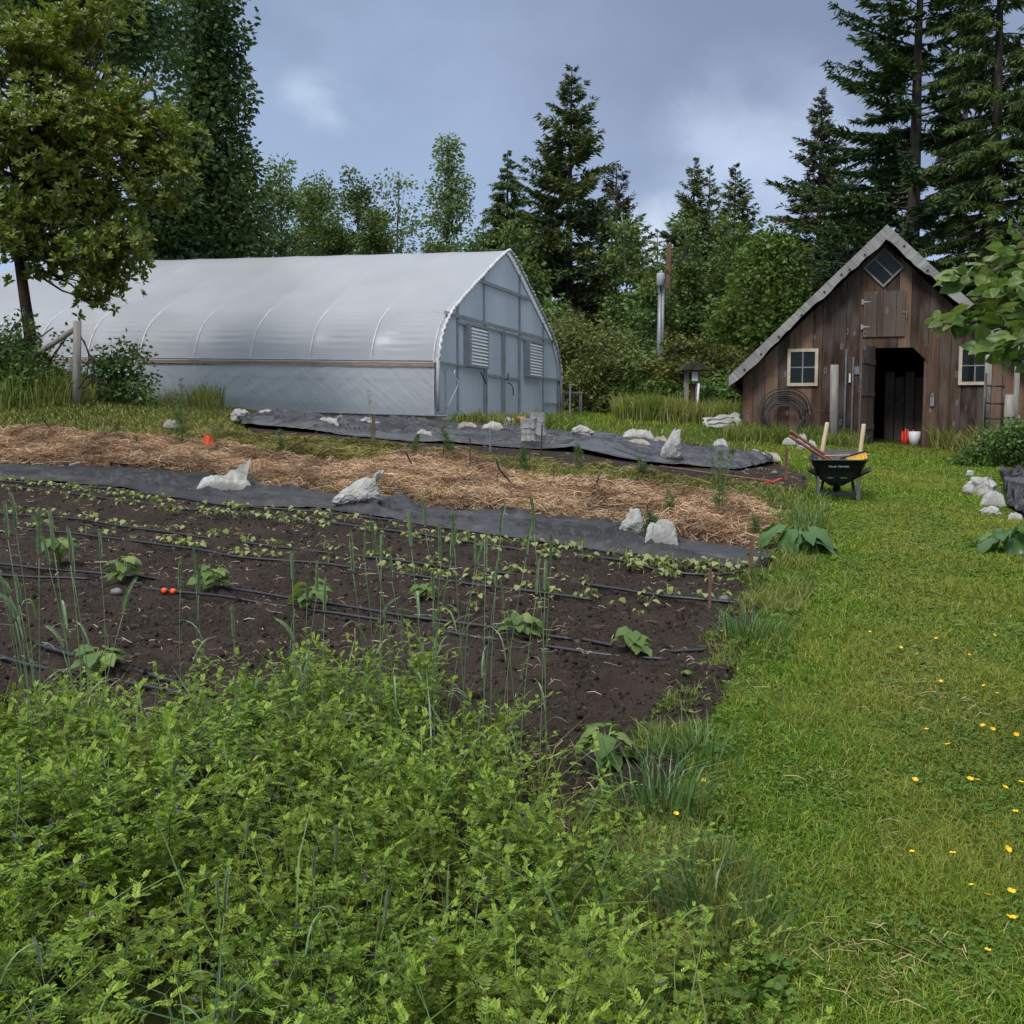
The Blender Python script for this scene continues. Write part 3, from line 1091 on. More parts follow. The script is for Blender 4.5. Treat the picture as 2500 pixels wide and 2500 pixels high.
cwv = curt.n('ShaderNodeTexNoise', {'Vector': cmp2.outputs[0], 'Scale': 2.0, 'Detail': 3.0, 'Roughness': .5, 'Distortion': .7})
cbs = curt.bsdf((.70, .735, .77), .26, Specular_IOR_Level=.5)
curt.bump(cbs, cwv.outputs[0], .28, .08)
ctl = curt.n('ShaderNodeBsdfTranslucent', {'Color': (.72, .77, .83, 1)})
cmx = curt.n('ShaderNodeMixShader', {0: .35, 1: cbs.outputs[0], 2: ctl.outputs[0]})
ctr = curt.n('ShaderNodeBsdfTransparent', {'Color': (.86, .91, .96, 1)})
cm2 = curt.n('ShaderNodeMixShader', {0: .30, 1: cmx.outputs[0], 2: ctr.outputs[0]})
CURT = curt.done(cm2.outputs[0])
poly_ = NT('ribbed_polycarbonate')
pn = poly_.noise(1.3, (1, 1, .4), 3)
ptc = poly_.n('ShaderNodeTexCoord')
prot = poly_.n('ShaderNodeMapping', {'Vector': ptc.outputs['Object'], 'Rotation': (0, 0, -(PI / 2 - GT))})
pwv = poly_.n('ShaderNodeTexWave', {'Vector': prot.outputs[0], 'Scale': 3.6, 'Distortion': .3, 'Detail': 1.0}, wave_profile='SIN')
pst = poly_.n('ShaderNodeMapRange', {0: pwv.outputs[0], 1: .15, 2: .85})
pcol = poly_.mix(pst.outputs[0], poly_.ramp(pn.outputs[0], [(.3, (.50, .54, .59)), (.7, (.64, .675, .72))]), (.84, .87, .91))
pbs = poly_.bsdf(pcol, .24, Specular_IOR_Level=.5)
ptl = poly_.n('ShaderNodeBsdfTranslucent', {'Color': (.66, .71, .78, 1)})
pmx = poly_.n('ShaderNodeMixShader', {0: .35, 1: pbs.outputs[0], 2: ptl.outputs[0]})
ptr = poly_.n('ShaderNodeBsdfTransparent', {'Color': (.80, .87, .93, 1)})
pm2 = poly_.n('ShaderNodeMixShader', {0: .26, 1: pmx.outputs[0], 2: ptr.outputs[0]})
POLYC = poly_.done(pm2.outputs[0])
TAN_WOOD = flecked('tan_timber', [(.3, (.22, .145, .105)), (.55, (.34, .235, .175)), (.75, (.42, .31, .24))], 8, .75, (.4, .4, 3), .3, .01)
STUD = flecked('grey_steel_frame', [(.3, (.24, .26, .285)), (.7, (.36, .385, .41))], 4, .5, bump=.05, spec=.5)
EDGE_RIB_WHITE = flecked('film_edge_and_rib_sheen', [(.3, (.42, .43, .44)), (.7, (.66, .66, .67))], 5, .4, (1, 1, 1), .6, .03)

ts = np.linspace(-.06, GL + .06, int((GL + .12) / BAY * 18))
ph_ = (ts / BAY) % 1.0
sag = np.sin(PI * ph_) ** .8
rows = []
for side in (1, -1):
    G_ = []
    k = len(ZA)
    for i, t_ in enumerate(ts):
        low = np.clip(1 - (ZA - 1.3) / 1.7, 0, 1)
        wr = np.exp(-((ZA - 1.95) / .33) ** 2) * .016 * np.sin(pp[:] * 2 * PI / .17 + 1.1 * math.sin(i * .11 + int(t_ / BAY) * 1.7)) * sag[i] ** 2 * (.45 + .75 * float(vn(t_, side, .9, 3)))
        inw = .055 * low * sag[i] + .015 * sag[i]
        d = DA - NA[:, 0] * (inw + wr)
        z = ZA + np.abs(NA[:, 1]) * 0 - NA[:, 1] * (inw + wr)
        G_.append([G(GW / 2 - side * dd, t_, zz) for dd, zz in zip(d, z)])
    rows.append(G_)
b = MB()
b.grid([r0 + r1[::-1][1:] for r0, r1 in zip(rows[0], rows[1])])
b.build('roof_film', FILM, gh, True, OFF)
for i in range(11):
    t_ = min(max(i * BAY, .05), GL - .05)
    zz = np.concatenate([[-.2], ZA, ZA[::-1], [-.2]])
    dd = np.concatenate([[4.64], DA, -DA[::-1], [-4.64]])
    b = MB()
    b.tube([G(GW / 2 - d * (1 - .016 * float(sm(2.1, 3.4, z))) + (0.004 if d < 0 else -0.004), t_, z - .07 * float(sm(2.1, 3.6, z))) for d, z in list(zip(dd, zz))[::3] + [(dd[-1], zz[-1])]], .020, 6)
    b.build('rib', EDGE_RIB_WHITE, gh, True, OFF)  # white colour and proud shape stand in for bright reflections of film over pipe
# white bunched film edge along the end arch
b = MB()
pts = [(d, z) for d, z in zip(DA, ZA)] + [(-d, z) for d, z in zip(DA[::-1], ZA[::-1])]
pa = [G(GW / 2 - d, -.07 + .02 * math.sin(i * 1.9), z + .012 * math.sin(i * 2.3)) for i, (d, z) in enumerate(pts)]
pa = [G(-.02, -.07, .25)] + pa + [G(GW + .04, -.07, .1)]
b.tube(pa, [.026 + .018 * abs(math.sin(i * 1.37 + 2 * math.sin(i * .31))) for i in range(len(pa))], 7)
b.build('film_edge', EDGE_RIB_WHITE, gh, True, OFF)
# hip boards and side curtains
for s_ in (0.0, GW):
    o_ = -1 if s_ == 0 else 1
    b = MB()
    b.beam(G(s_ + o_ * .045, 0, 1.245), G(s_ + o_ * .045, GL, 1.245), .05, .075)
    b.build('hip_board', TAN_WOOD, gh, False, OFF)
    b = MB()
    b.tube([G(s_ + o_ * .075, 0.02, 1.325), G(s_ + o_ * .075, GL, 1.325)], .022, 6)
    b.build('film_rail', STUD, gh, True, OFF)
    rows_ = []
    for t_ in np.linspace(.0, GL, 220):
        row = []
        for z in np.linspace(.17, 1.19, 26):
            f = 1.0 if s_ == 0 else .6
            dz = z - .17
            wv = .05 * (float(vn((t_ + 1.2 * z) * 1.0, (z - t_ * .25) * .35, .16, 5)) - .5) * float(vn(t_ + z, z, 1.1, 6)) * f
            row.append(G(s_ + o_ * (.03 + .03 * math.sin(PI * dz / 1.02) + wv), t_, z))
        rows_.append(row)
    b = MB()
    b.grid(rows_)
    b.build('side_curtain', CURT, gh, True, OFF)
    b = MB()
    b.tube([G(s_ + o_ * .05, -.28 if s_ == 0 else 0, .165), G(s_ + o_ * .05, GL, .165)], .024, 6)
    b.build('curtain_roller', GALV, gh, True, OFF)
    b = MB()
    b.beam(G(s_ + o_ * .02, 0.2, -.03), G(s_ + o_ * .02, GL, -.03), .05, .30)
    b.build('base_board', TAN_WOOD, gh, False, OFF)
for s_ in (.06, GW - .06):
    b = MB()
    b.beam(G(s_, .12, -.1), G(s_, .12, 1.2), .11, .09)
    b.build('corner_post', TAN_WOOD, gh, False, OFF)
for t0, z0, t1, z1, r in ((.5, .35, 3.6, 1.2, .022), (1.75, .2, 0.2, 1.18, .012), (4.6, 1.18, 3.3, .2, .012), (2.9, 1.2, 5.5, .2, .016), (7.6, 1.2, 6.3, .2, .014)):
    b = MB()
    b.tube([G(.14, t0, z0), G(.14, t1, z1)], r, 5)
    b.build('brace', STUD, gh, True, OFF)
# things one sees dimly through the film: planting beds
b = MB()
for k in range(3):
    s0 = 1.2 + k * 2.6
    b.add([G(s0, .8, .0), G(s0 + 1.4, .8, .0), G(s0 + 1.4, GL - .8, .0), G(s0, GL - .8, .0), G(s0 + .1, .8, .22), G(s0 + 1.3, .8, .22), G(s0 + 1.3, GL - .8, .22), G(s0 + .1, GL - .8, .22)],
          [(0, 3, 2, 1), (4, 5, 6, 7), (0, 1, 5, 4), (1, 2, 6, 5), (2, 3, 7, 6), (3, 0, 4, 7)])
b.build('planting_bed', SOILM, gh, False, OFF)


def endwall(t_, name, s0, s1, z0, z1, pitch=.021, amp=.015):
    """corrugated sheet cut to the arch"""
    b = MB()
    n_ = int((s1 - s0) / pitch)
    lo, hi = [], []
    for i in range(n_ + 1):
        s_ = s0 + (s1 - s0) * i / n_
        o_ = amp * (1 if (i // 2) % 2 else -1)
        zt = min(z1, float(archz(abs(s_ - GW / 2))) - .02) if abs(s_ - GW / 2) < 4.63 else z0 + .01
        lo.append(G(s_, t_ + o_, z0))
        hi.append(G(s_, t_ + o_, max(zt, z0 + .005)))
    b.grid([lo, hi])
    return b


endwall(.06, 'end', .03, GW - .03, 2.38, 4.4).build('end_panel', POLYC, gh, False, OFF)
endwall(.06, 'end', .03, 3.06, 0.0, 2.36).build('end_panel', POLYC, gh, False, OFF)
endwall(.06, 'end', 5.66, GW - .03, 0.0, 2.36).build('end_panel', POLYC, gh, False, OFF)
endwall(GL - .05, 'far', .03, GW - .03, 0.0, 4.4, .3, .0).build('end_panel', POLYC, gh, False, OFF)


def stud(s0, z0, s1, z1, w_=.07, d_=.05, t_=.0, name='frame_bar'):
    b = MB()
    if s0 == s1:
        b.beam(G(s0, t_, z0), G(s1, t_, z1), d_, w_, up=(gdir[0], gdir[1], 0))
    else:
        b.beam(G(s0, t_, z0), G(s1, t_, z1), d_, w_)
    b.build(name, STUD, gh, False, OFF)


def at_(s_):
    return float(archz(abs(s_ - GW / 2))) - .03


stud(.02, 1.31, 1.9, 1.31, .05)
stud(7.3, 1.31, GW - .05, 1.31, .05)
stud(.55, 2.40, GW - .55, 2.40, .08, .05)
stud(2.75, 3.36, 6.45, 3.36, .08, .05)
for s_, zb in ((1.35, 0), (3.04, 0), (5.68, 0), (7.75, 0)):
    stud(s_, zb, s_, at_(s_), .075, .035, .03)
stud(.07, 0, .07, 1.3, .06, .035, .03)
stud(GW - .07, 0, GW - .07, 1.3, .06, .035, .03)
stud(1.35, 2.25, 3.0, 2.25, .045, .05)
stud(5.72, 2.25, 7.7, 2.25, .045, .05)
stud(.05, .19, 3.0, .19, .035, .05, -.02)
stud(7.75, .6, GW - .1, .6, .03, .05)
# two doors
for a0, a1 in ((3.09, 4.34), (4.38, 5.64)):
    b = endwall(.05, 'door', a0, a1, .03, 2.33)
    d_ = b.build('door', POLYC, gh, False, OFF)
    f = MB()
    for s0, z0, s1, z1 in ((a0 + .04, .02, a0 + .04, 2.34), (a1 - .04, .02, a1 - .04, 2.34)):
        f.beam(G(s0, .01, z0), G(s1, .01, z1), .04, .085, up=(gdir[0], gdir[1], 0))
    for z0 in (.05, 1.18, 2.30):
        f.beam(G(a0 + .085, .01, z0), G(a1 - .085, .01, z0), .04, .06)
    f.build('door_frame', STUD, d_, False, OFF)
f = MB()
f.tube([G(4.33, -.03, 1.12), G(4.33, -.12, 1.12), G(4.33, -.12, 1.28)], .015, 6)
f.tube([G(4.55, -.04, 1.05), G(4.72, -.08, 1.0), G(4.85, -.08, .88), G(4.9, -.06, .74)], .013, 6)
f.build('door_handle', BLACK_PLASTIC, gh, True, OFF)
SLAT = flecked('white_shutter_slats', [(.3, (.70, .72, .74)), (.7, (.82, .83, .84))], 4, .4, bump=0)
for a0, a1, z0, z1 in ((1.78, 2.95, 1.33, 2.26), (6.08, 7.28, 1.29, 2.22)):
    f = MB()
    f.beam(G(a0, -.04, z0 - .02), G(a0, -.04, z1 + .02), .16, .10, up=(gdir[0], gdir[1], 0))
    f.beam(G(a1, -.04, z0 - .02), G(a1, -.04, z1 + .02), .16, .05, up=(gdir[0], gdir[1], 0))
    f.beam(G(a0 + .06, -.04, z0), G(a1 - .03, -.04, z0), .16, .05)
    f.beam(G(a0 + .06, -.04, z1), G(a1 - .03, -.04, z1), .16, .05)
    fr = f.build('vent_shutter', STUD, gh, False, OFF)
    f = MB()
    n_ = 11
    for k in range(n_):
        za = z0 + .03 + (z1 - z0 - .06) * k / n_
        zb_ = z0 + .03 + (z1 - z0 - .06) * (k + 1) / n_
        f.add([G(a0 + .055, -.125, za + .006), G(a1 - .03, -.125, za + .006), G(a1 - .03, -.085, zb_ - .006), G(a0 + .055, -.085, zb_ - .006),
               G(a0 + .055, -.075, za + .006), G(a1 - .03, -.075, za + .006), G(a1 - .03, -.075, zb_ - .006), G(a0 + .055, -.075, zb_ - .006)],
              [(0, 1, 2, 3), (7, 6, 5, 4), (0, 4, 5, 1), (2, 6, 7, 3), (1, 5, 6, 2), (0, 3, 7, 4)])
    f.build('slats', SLAT, fr, False, OFF)
f = MB()
f.tube([G(.86, -.1, 1.18), G(.76, -.12, 1.06), G(.98, -.14, .93), G(.90, -.14, .82), G(.33, -.14, .36)], .014, 6)
f.build('crank_handle', WHITE_PAINT, gh, True, OFF)
f = MB()
f.tube([G(.28, -.12, 1.17), G(.28, -.12, -.1)], .022, 6)
f.beam(G(.28, -.12, .05), G(.28, -.12, .24), .10, .12)
f.build('crank_post', STUD, gh, False, OFF)
f = MB()
f.tube([G(2.45, -.10, 1.22), G(2.6, -.13, 1.05), G(2.72, -.14, .95)], .016, 6)
f.build('vent_hose', BLACK_PLASTIC, gh, True, OFF)
f = MB()
f.tube([G(GW, -.06, .12), G(GW + .35, -.06, .12), G(GW + 1.3, -.06, .12)], .03, 6)
f.build('curtain_pipe', WHITE_PAINT, gh, True, OFF)
# wooden bench beside the end wall
q = gp(1382, 1018)
bench = thing('work_bench', 'small weathered wooden bench beside the far corner of the greenhouse', 'bench', (1.80, 31.2, float(gz(1.80, 31.2))))
bo = bench.location
WOODG = flecked('weathered_grey_wood', [(.3, (.10, .095, .088)), (.6, (.21, .20, .185)), (.78, (.30, .285, .265))], 7, .9, (1, 1, .18), .5, .008)
f = MB()
f.box((-.32, -.3, .62), (.32, .3, .68))
f.build('bench_top', WOODG, bench)
for x in (-.26, .26):
    for y in (-.24, .24):
        f = MB()
        f.box((x - .04, y - .04, -.1), (x + .04, y + .04, .62))
        f.build('leg', WOODG, bench)


# ------------------------------------------------------------------ barn
def planks_mat(name, stops, knots=True):
    t = NT(name)
    g = t.n('ShaderNodeNewGeometry')
    tcn = t.n('ShaderNodeTexCoord')
    off = t.n('ShaderNodeCombineXYZ', {0: g.outputs['Random Per Island'], 2: t.n('ShaderNodeMath', {0: g.outputs['Random Per Island'], 1: 37.0}, operation='MULTIPLY').outputs[0]})
    ad = t.n('ShaderNodeVectorMath', {0: tcn.outputs['Object'], 1: off.outputs[0]}, operation='ADD')
    m1 = t.n('ShaderNodeMapping', {'Vector': ad.outputs[0], 'Scale': (26, 26, 1.1)})
    gr = t.n('ShaderNodeTexNoise', {'Vector': m1.outputs[0], 'Scale': 1.0, 'Detail': 7.0, 'Roughness': .65, 'Distortion': .8})
    m2 = t.n('ShaderNodeMapping', {'Vector': ad.outputs[0], 'Scale': (3, 3, .7)})
    bl = t.n('ShaderNodeTexNoise', {'Vector': m2.outputs[0], 'Scale': 1.0, 'Detail': 4.0, 'Roughness': .6})
    fac = t.n('ShaderNodeMix', {0: .45, 2: gr.outputs[0], 3: bl.outputs[0]})
    fac2 = t.n('ShaderNodeMix', {0: .30, 2: fac.outputs[0], 3: g.outputs['Random Per Island']})
    col = t.ramp(fac2.outputs[0], stops)
    m4 = t.n('ShaderNodeMapping', {'Vector': ad.outputs[0], 'Scale': (5, 5, 1.3)})
    gy = t.n('ShaderNodeTexNoise', {'Vector': m4.outputs[0], 'Scale': 1.0, 'Detail': 5.0})
    gyf = t.n('ShaderNodeMapRange', {0: gy.outputs[0], 1: .42, 2: .62, 4: .8})
    col = t.mix(gyf.outputs[0], col, t.mix(.5, col, (.15, .135, .125)))
    if knots:
        m3 = t.n('ShaderNodeMapping', {'Vector': ad.outputs[0], 'Scale': (5.5, 5.5, 2.4)})
        vo = t.n('ShaderNodeTexVoronoi', {'Vector': m3.outputs[0], 'Scale': 1.0, 'Randomness': 1.0})
        dk = t.n('ShaderNodeMath', {0: vo.outputs['Distance'], 1: t.n('ShaderNodeMath', {0: bl.outputs[0], 1: .12}, operation='MULTIPLY').outputs[0]}, operation='SUBTRACT')
        kf = t.n('ShaderNodeMapRange', {0: dk.outputs[0], 1: .15, 2: .04, 4: .75})
        sel = t.n('ShaderNodeMath', {0: vo.outputs['Color'], 1: .42}, operation='GREATER_THAN')
        kk = t.n('ShaderNodeMath', {0: kf.outputs[0], 1: sel.outputs[0]}, operation='MULTIPLY')
        col = t.mix(kk.outputs[0], col, (.235, .205, .18))
        kd = t.n('ShaderNodeMapRange', {0: dk.outputs[0], 1: .03, 2: .0})
        kk2 = t.n('ShaderNodeMath', {0: kd.outputs[0], 1: sel.outputs[0]}, operation='MULTIPLY')
        col = t.mix(kk2.outputs[0], col, (.035, .026, .02))
    b_ = t.bsdf(col, .85, Specular_IOR_Level=.2)
    t.bump(b_, gr.outputs[0], .6, .008)
    return t.done(b_.outputs[0])


BARNW = planks_mat('dark_weathered_boards', [(.28, (.014, .010, .008)), (.40, (.050, .029, .020)), (.52, (.120, .066, .042)), (.64, (.21, .122, .076)), (.8, (.24, .185, .15))])
GREYW = planks_mat('silvery_boards', [(.25, (.09, .087, .083)), (.5, (.20, .195, .19)), (.75, (.36, .355, .345))], knots=False)
DOORW = planks_mat('grey_brown_boards', [(.25, (.034, .025, .020)), (.5, (.082, .058, .045)), (.75, (.15, .115, .093))])
CREAM = flecked('pale_window_wood', [(.3, (.42, .34, .24)), (.7, (.60, .52, .39))], 9, .6, (1, 1, 1), .2, .004)
GLASS = NT('window_glass_interior_dark')  # near-black colour stands in for the unlit interior; no opening behind the panes
gb_ = GLASS.bsdf((.012, .017, .016), .08, Specular_IOR_Level=.24)
GLASSM = GLASS.done(gb_.outputs[0])
ROOFM = flecked('mossy_roof_shakes', [(.3, (.05, .05, .045)), (.6, (.12, .115, .105)), (.8, (.08, .09, .05))], 5, .9, (1, 1, 1), .6, .02)

barn = thing('barn', 'old dark wooden plank barn with steep gable and open doorway', 'barn', (BX, BY, BZ), -BA)
PK = -.19


def wallz(s_):
    return 3.98 - .975 * abs(s_ - PK)


# facade boards
edges = [-2.88]
while edges[-1] < -.62:
    edges.append(edges[-1] + random.uniform(.17, .27))
edges = [e for e in edges if e < -.66] + [-.62, -.35]
mid = [-.35, -.13, .11, .34, .68]
right = [.68]
while right[-1] < 2.4:
    right.append(right[-1] + random.uniform(.19, .30))
right[-1] = 2.5
b = MB()


def board(s0, s1, z0, zt0, zt1, y0, y1, mb):
    g_ = .004
    mb.prism([(s0 + g_, z0), (s1 - g_, z0), (s1 - g_, zt1), (s0 + g_, zt0)], y0, y1)


for E_ in (edges, right):
    for s0, s1 in zip(E_, E_[1:]):
        j = random.uniform(-.006, .006)
        if s0 < PK < s1:
            continue
        zt0, zt1 = wallz(s0), wallz(s1)
        cuts = sorted(random.uniform(1.0, 2.6) for _ in range(1)) if random.random() < .22 else []
        z0 = -.35
        for c in cuts:
            if c < min(zt0, zt1) - .3:
                board(s0, s1, z0, c - .003, c - .003, j - .012, j + .014, b)
                z0 = c + .003
        board(s0, s1, z0, zt0, zt1, j - .012, j + .014, b)
for s0, s1 in zip(mid, mid[1:]):
    if s0 < PK < s1:
        g_ = .004
        b.prism([(s0 + g_, 1.92), (s1 - g_, 1.92), (s1 - g_, wallz(s1)), (PK, wallz(PK)), (s0 + g_, wallz(s0))], -.012, .014)
    else:
        board(s0, s1, 1.92, wallz(s0), wallz(s1), -.010 + random.uniform(-.004, .004), .014, b)
b.prism([(.40, 1.918), (.676, 1.63), (.676, 1.918)], -.010, .012)
b.build('front_wall', BARNW, barn)
b = MB()
b.box((.62, .016, -.2), (.70, .10, 1.66))
b.box((-.40, .016, -.2), (-.345, .10, 1.95))
b.box((-.345, .016, 1.925), (.62, .10, 2.02))
b.build('door_frame', BARNW, barn)
b = MB()
b.box((-2.88, .02, -.35), (-2.84, 6.5, 1.34))
b.box((2.46, .02, -.35), (2.50, 6.5, 1.36))
b.prism([(-2.88, -.35), (2.5, -.35), (2.5, 1.36), (PK, 3.98), (-2.88, 1.36)], 6.46, 6.5)
b.build('side_and_back_wall', BARNW, barn)
b = MB()
b.box((-2.8, .15, -.15), (2.42, 6.4, -.05))
b.build('barn_floor', SOILM, barn)
# inner partition boards just seen through the doorway
b = MB()
for k in range(5):
    board(.02 + k * .2, .02 + k * .2 + .19, -.1, 1.5 - .12 * (k % 2), 1.5 - .1 * (k % 2), 1.3, 1.33, b)
b.build('stall_boards', DOORW, barn)
# roof: two slopes with overhang
rise = .975
nrm = 1 / math.hypot(1, rise)
EL, ER = -3.15, 2.80
for sg, e_ in ((-1, EL), (1, ER)):
    b = MB()
    dz = .075
    ze = 4.245 - rise * abs(e_ - PK)
    b.prism([(PK, 4.245 - dz), (e_, ze - dz), (e_, ze), (PK, 4.245)] if sg < 0 else [(PK, 4.245), (e_, ze), (e_, ze - dz), (PK, 4.245 - dz)], -.30, 6.8)
    b.build('roof_slope', ROOFM, barn)
    # live-edge barge board
    n_ = 90
    top, bot = [], []
    for i in range(n_ + 1):
        f = i / n_
        s_ = PK + (e_ - PK) * f
        zt = 4.27 - rise * abs(s_ - PK)
        dep = .262 + .10 * (float(vn(f * 4, sg, .55, 17)) - .5) + .07 * (float(vn(f * 4, sg, .23, 18)) - .5) + .03 * (float(vn(f * 4, sg, .1, 19)) - .5) - .09 * max(0, f - .85) / .15
        if 0 < abs(f - .36) < .03:
            dep += .015
        top.append((s_, zt))
        bot.append((s_, zt - dep))
    poly = bot + top[::-1] if sg > 0 else top + bot[::-1]
    for i in range(n_):
        q = [bot[i], bot[i + 1], top[i + 1], top[i]] if sg > 0 else [bot[i + 1], bot[i], top[i], top[i + 1]]
    b = MB()
    V0 = [(x, -.355, z) for x, z in bot] + [(x, -.355, z) for x, z in top]
    V1 = [(x, -.302, z) for x, z in bot] + [(x, -.302, z) for x, z in top]
    m_ = n_ + 1
    Fs = []
    for i in range(n_):
        Fs.append((i, i + 1, m_ + i + 1, m_ + i))
        Fs.append((2 * m_ + i + 1, 2 * m_ + i, 3 * m_ + i, 3 * m_ + i + 1))
        Fs.append((i + 1, i, 2 * m_ + i, 2 * m_ + i + 1))
        Fs.append((m_ + i, m_ + i + 1, 3 * m_ + i + 1, 3 * m_ + i))
    Fs.append((n_, 2 * m_ + n_, 3 * m_ + n_, m_ + n_))
    Fs.append((0, m_, 3 * m_, 2 * m_))
    b.add(V0 + V1, Fs)
    bo_ = b.build('barge_board', grain_mat('silvery_barge_board', [(.3, (.12, .115, .11)), (.5, (.28, .27, .26)), (.7, (.46, .45, .43))], sg * math.radians(44.3)), barn)
    for f in (.12, .24, .30, .40, .53, .66, .78, .9):
        b = MB()
        f = f + random.uniform(-.025, .025)
        s_ = PK + (e_ - PK) * f
        zt = 4.27 - rise * abs(s_ - PK) - .15 + random.uniform(-.04, .04)
        b.tube([(s_, -.372, zt), (s_, -.35, zt)], .022, 8)
        b.build('bolt', BLACK_PLASTIC, bo_)
    b = MB()
    b.prism([(e_ + .0, ze - dz - .10), (e_ + sg * .02 * -1 - sg * .10, ze - dz - .10), (e_ - sg * .10, ze - dz + .02), (e_, ze - dz - .004)][::sg], -.25, 6.6)
    b.build('eave_board', BARNW, barn)


def window(s0, s1, z0, z1, fw=.062, nx=2, nz=2):
    f = MB()
    y0, y1 = -.055, -.018
    f.box((s0, y0, z0), (s0 + fw, y1, z1))
    f.box((s1 - fw, y0, z0), (s1, y1, z1))
    f.box((s0 + fw, y0, z0), (s1 - fw, y1, z0 + fw))
    f.box((s0 + fw, y0, z1 - fw), (s1 - fw, y1, z1))
    w_ = f.build('window', CREAM, barn)
    f = MB()
    xm = (s0 + s1) / 2
    zm = (z0 + z1) / 2
    f.box((xm - .014, y0 + .006, z0 + fw), (xm + .014, y1, z1 - fw))
    f.box((s0 + fw, y0 + .008, zm - .012), (xm - .014, y1, zm + .012))
    f.box((xm + .014, y0 + .008, zm - .012), (s1 - fw, y1, zm + .012))
    f.build('glazing_bars', GREYW, w_)
    f = MB()
    f.box((s0 + fw, -.030, z0 + fw), (s1 - fw, -.0175, z1 - fw))
    f.build('pane', GLASSM, w_)


window(-2.0, -1.40, 1.18, 1.93)
window(1.24, 1.84, 1.17, 1.92)
# diamond window under the peak
f = MB()
cx_, cz_, r_ = PK - .01, 3.49, .385
for k in range(4):
    a0 = PI / 4 + k * PI / 2
    V = []
    for rr in (r_, r_ - .05):
        for kk in (k, k + 1):
            V.append((cx_ + rr * math.cos(kk * PI / 2), cz_ + rr * math.sin(kk * PI / 2)))
    q = [V[0], V[1], V[3], V[2]]
    f.prism(q[::-1], -.05, -.02)
dw = f.build('diamond_window', GREYW, barn)
f = MB()
f.beam((cx_ - .165, -.036, cz_ + .165), (cx_ + .165, -.036, cz_ - .165), .026, .03, up=(0, 1, 0))
f.build('glazing_bar', GREYW, dw)
f = MB()
rr = r_ - .05
f.prism([(cx_, cz_ - rr), (cx_ + rr, cz_), (cx_, cz_ + rr), (cx_ - rr, cz_)], -.030, -.0175)
f.build('pane', GLASSM, dw)
# loft hatch
f = MB()
for s0, s1 in ((-.56, -.30), (-.30, -.19), (-.19, .06), (.06, .23)):
    board(s0, s1, 2.14, 3.03, 3.03, -.045, -.018, f)
lh = f.build('loft_hatch', DOORW, barn)
for zz_ in (2.83, 2.34):
    f = MB()
    f.prism([(-.60, zz_ - .05), (-.56, zz_ - .05), (-.56, zz_ - .02), (-.42, zz_ - .004), (-.42, zz_ + .008), (-.56, zz_ + .02), (-.56, zz_ + .05), (-.60, zz_ + .05)], -.052, -.046)
    f.build('strap_hinge', flecked('dull_zinc', [(.3, (.24, .25, .25)), (.7, (.38, .39, .39))], 9, .5), lh)
f = MB()
f.box((.17, -.06, 2.60), (.27, -.046, 2.62))
f.box((.245, -.06, 2.50), (.26, -.046, 2.60))
f.build('latch', GALV, lh)
# open door leaf
f = MB()
dv = Vector((-.34, -.94, 0)).normalized()
nv = Vector((.94, -.34, 0)).normalized()
h0 = Vector((-.33, -.02, 0))
for k in range(4):
    a0, a1 = k * .235 + .004, (k + 1) * .235 - .004
    zt = 1.93 + .02 * (k == 0) - (.10 if k == 3 else 0)
    P0 = h0 + dv * a0
    P1 = h0 + dv * a1
    V = []
    for zz_ in (.02, zt):
        for pq, o_ in ((P0, 0), (P1, 0), (P1, .028), (P0, .028)):
            V.append(pq + nv * o_ + Vector((0, 0, zz_)))
    f.add(V, [(0, 3, 2, 1), (4, 5, 6, 7), (0, 1, 5, 4), (1, 2, 6, 5), (2, 3, 7, 6), (3, 0, 4, 7)])
dl = f.build('door', DOORW, barn)
for zz_ in (.35, 1.0, 1.62):
    f = MB()
    f.beam(h0 + dv * .05 + nv * .042 + Vector((0, 0, zz_)), h0 + dv * .9 + nv * .042 + Vector((0, 0, zz_)), .024, .09)
    f.build('door_batten', DOORW, dl)
f = MB()
f.box((-.72, -.03, 1.40), (-.60, -.016, 1.56))
f.build('hinge_plate', GALV, barn)
f = MB()
f.box((.74, -.05, .76), (.81, -.016, .96))
f.box((.755, -.062, .962), (.795, -.03, 1.02))
f.build('socket_box', GALV, barn)
f = MB()
f.box((-.80, -.045, 1.24), (-.765, -.016, 1.42))
f.build('thermometer', WHITE_PAINT, barn)
f = MB()
f.tube([(-.86, -.04, .3), (-.86, -.04, 1.9)], .022, 6)
f.tube([(-.72, -.04, .2), (-.72, -.04, 1.75)], .02, 6)
f.build('conduit', GALV, barn)
# lean-to wall continuing beyond the corner
f = MB()
s0 = 2.52
while s0 < 5.4:
    s1 = s0 + random.uniform(.18, .28)
    board(s0, s1, -.4, 1.75, 1.72, 1.0, 1.025, f)
    s0 = s1
f.build('lean_to_wall', BARNW, barn)


def Bw(s_, y_, z_=0.0):
    return (BX + s_ * math.cos(BA) + y_ * math.sin(BA), BY - s_ * math.sin(BA) + y_ * math.cos(BA), BZ + z_)


def ground_at(p):
    return (p[0], p[1], float(gz(p[0], p[1])))


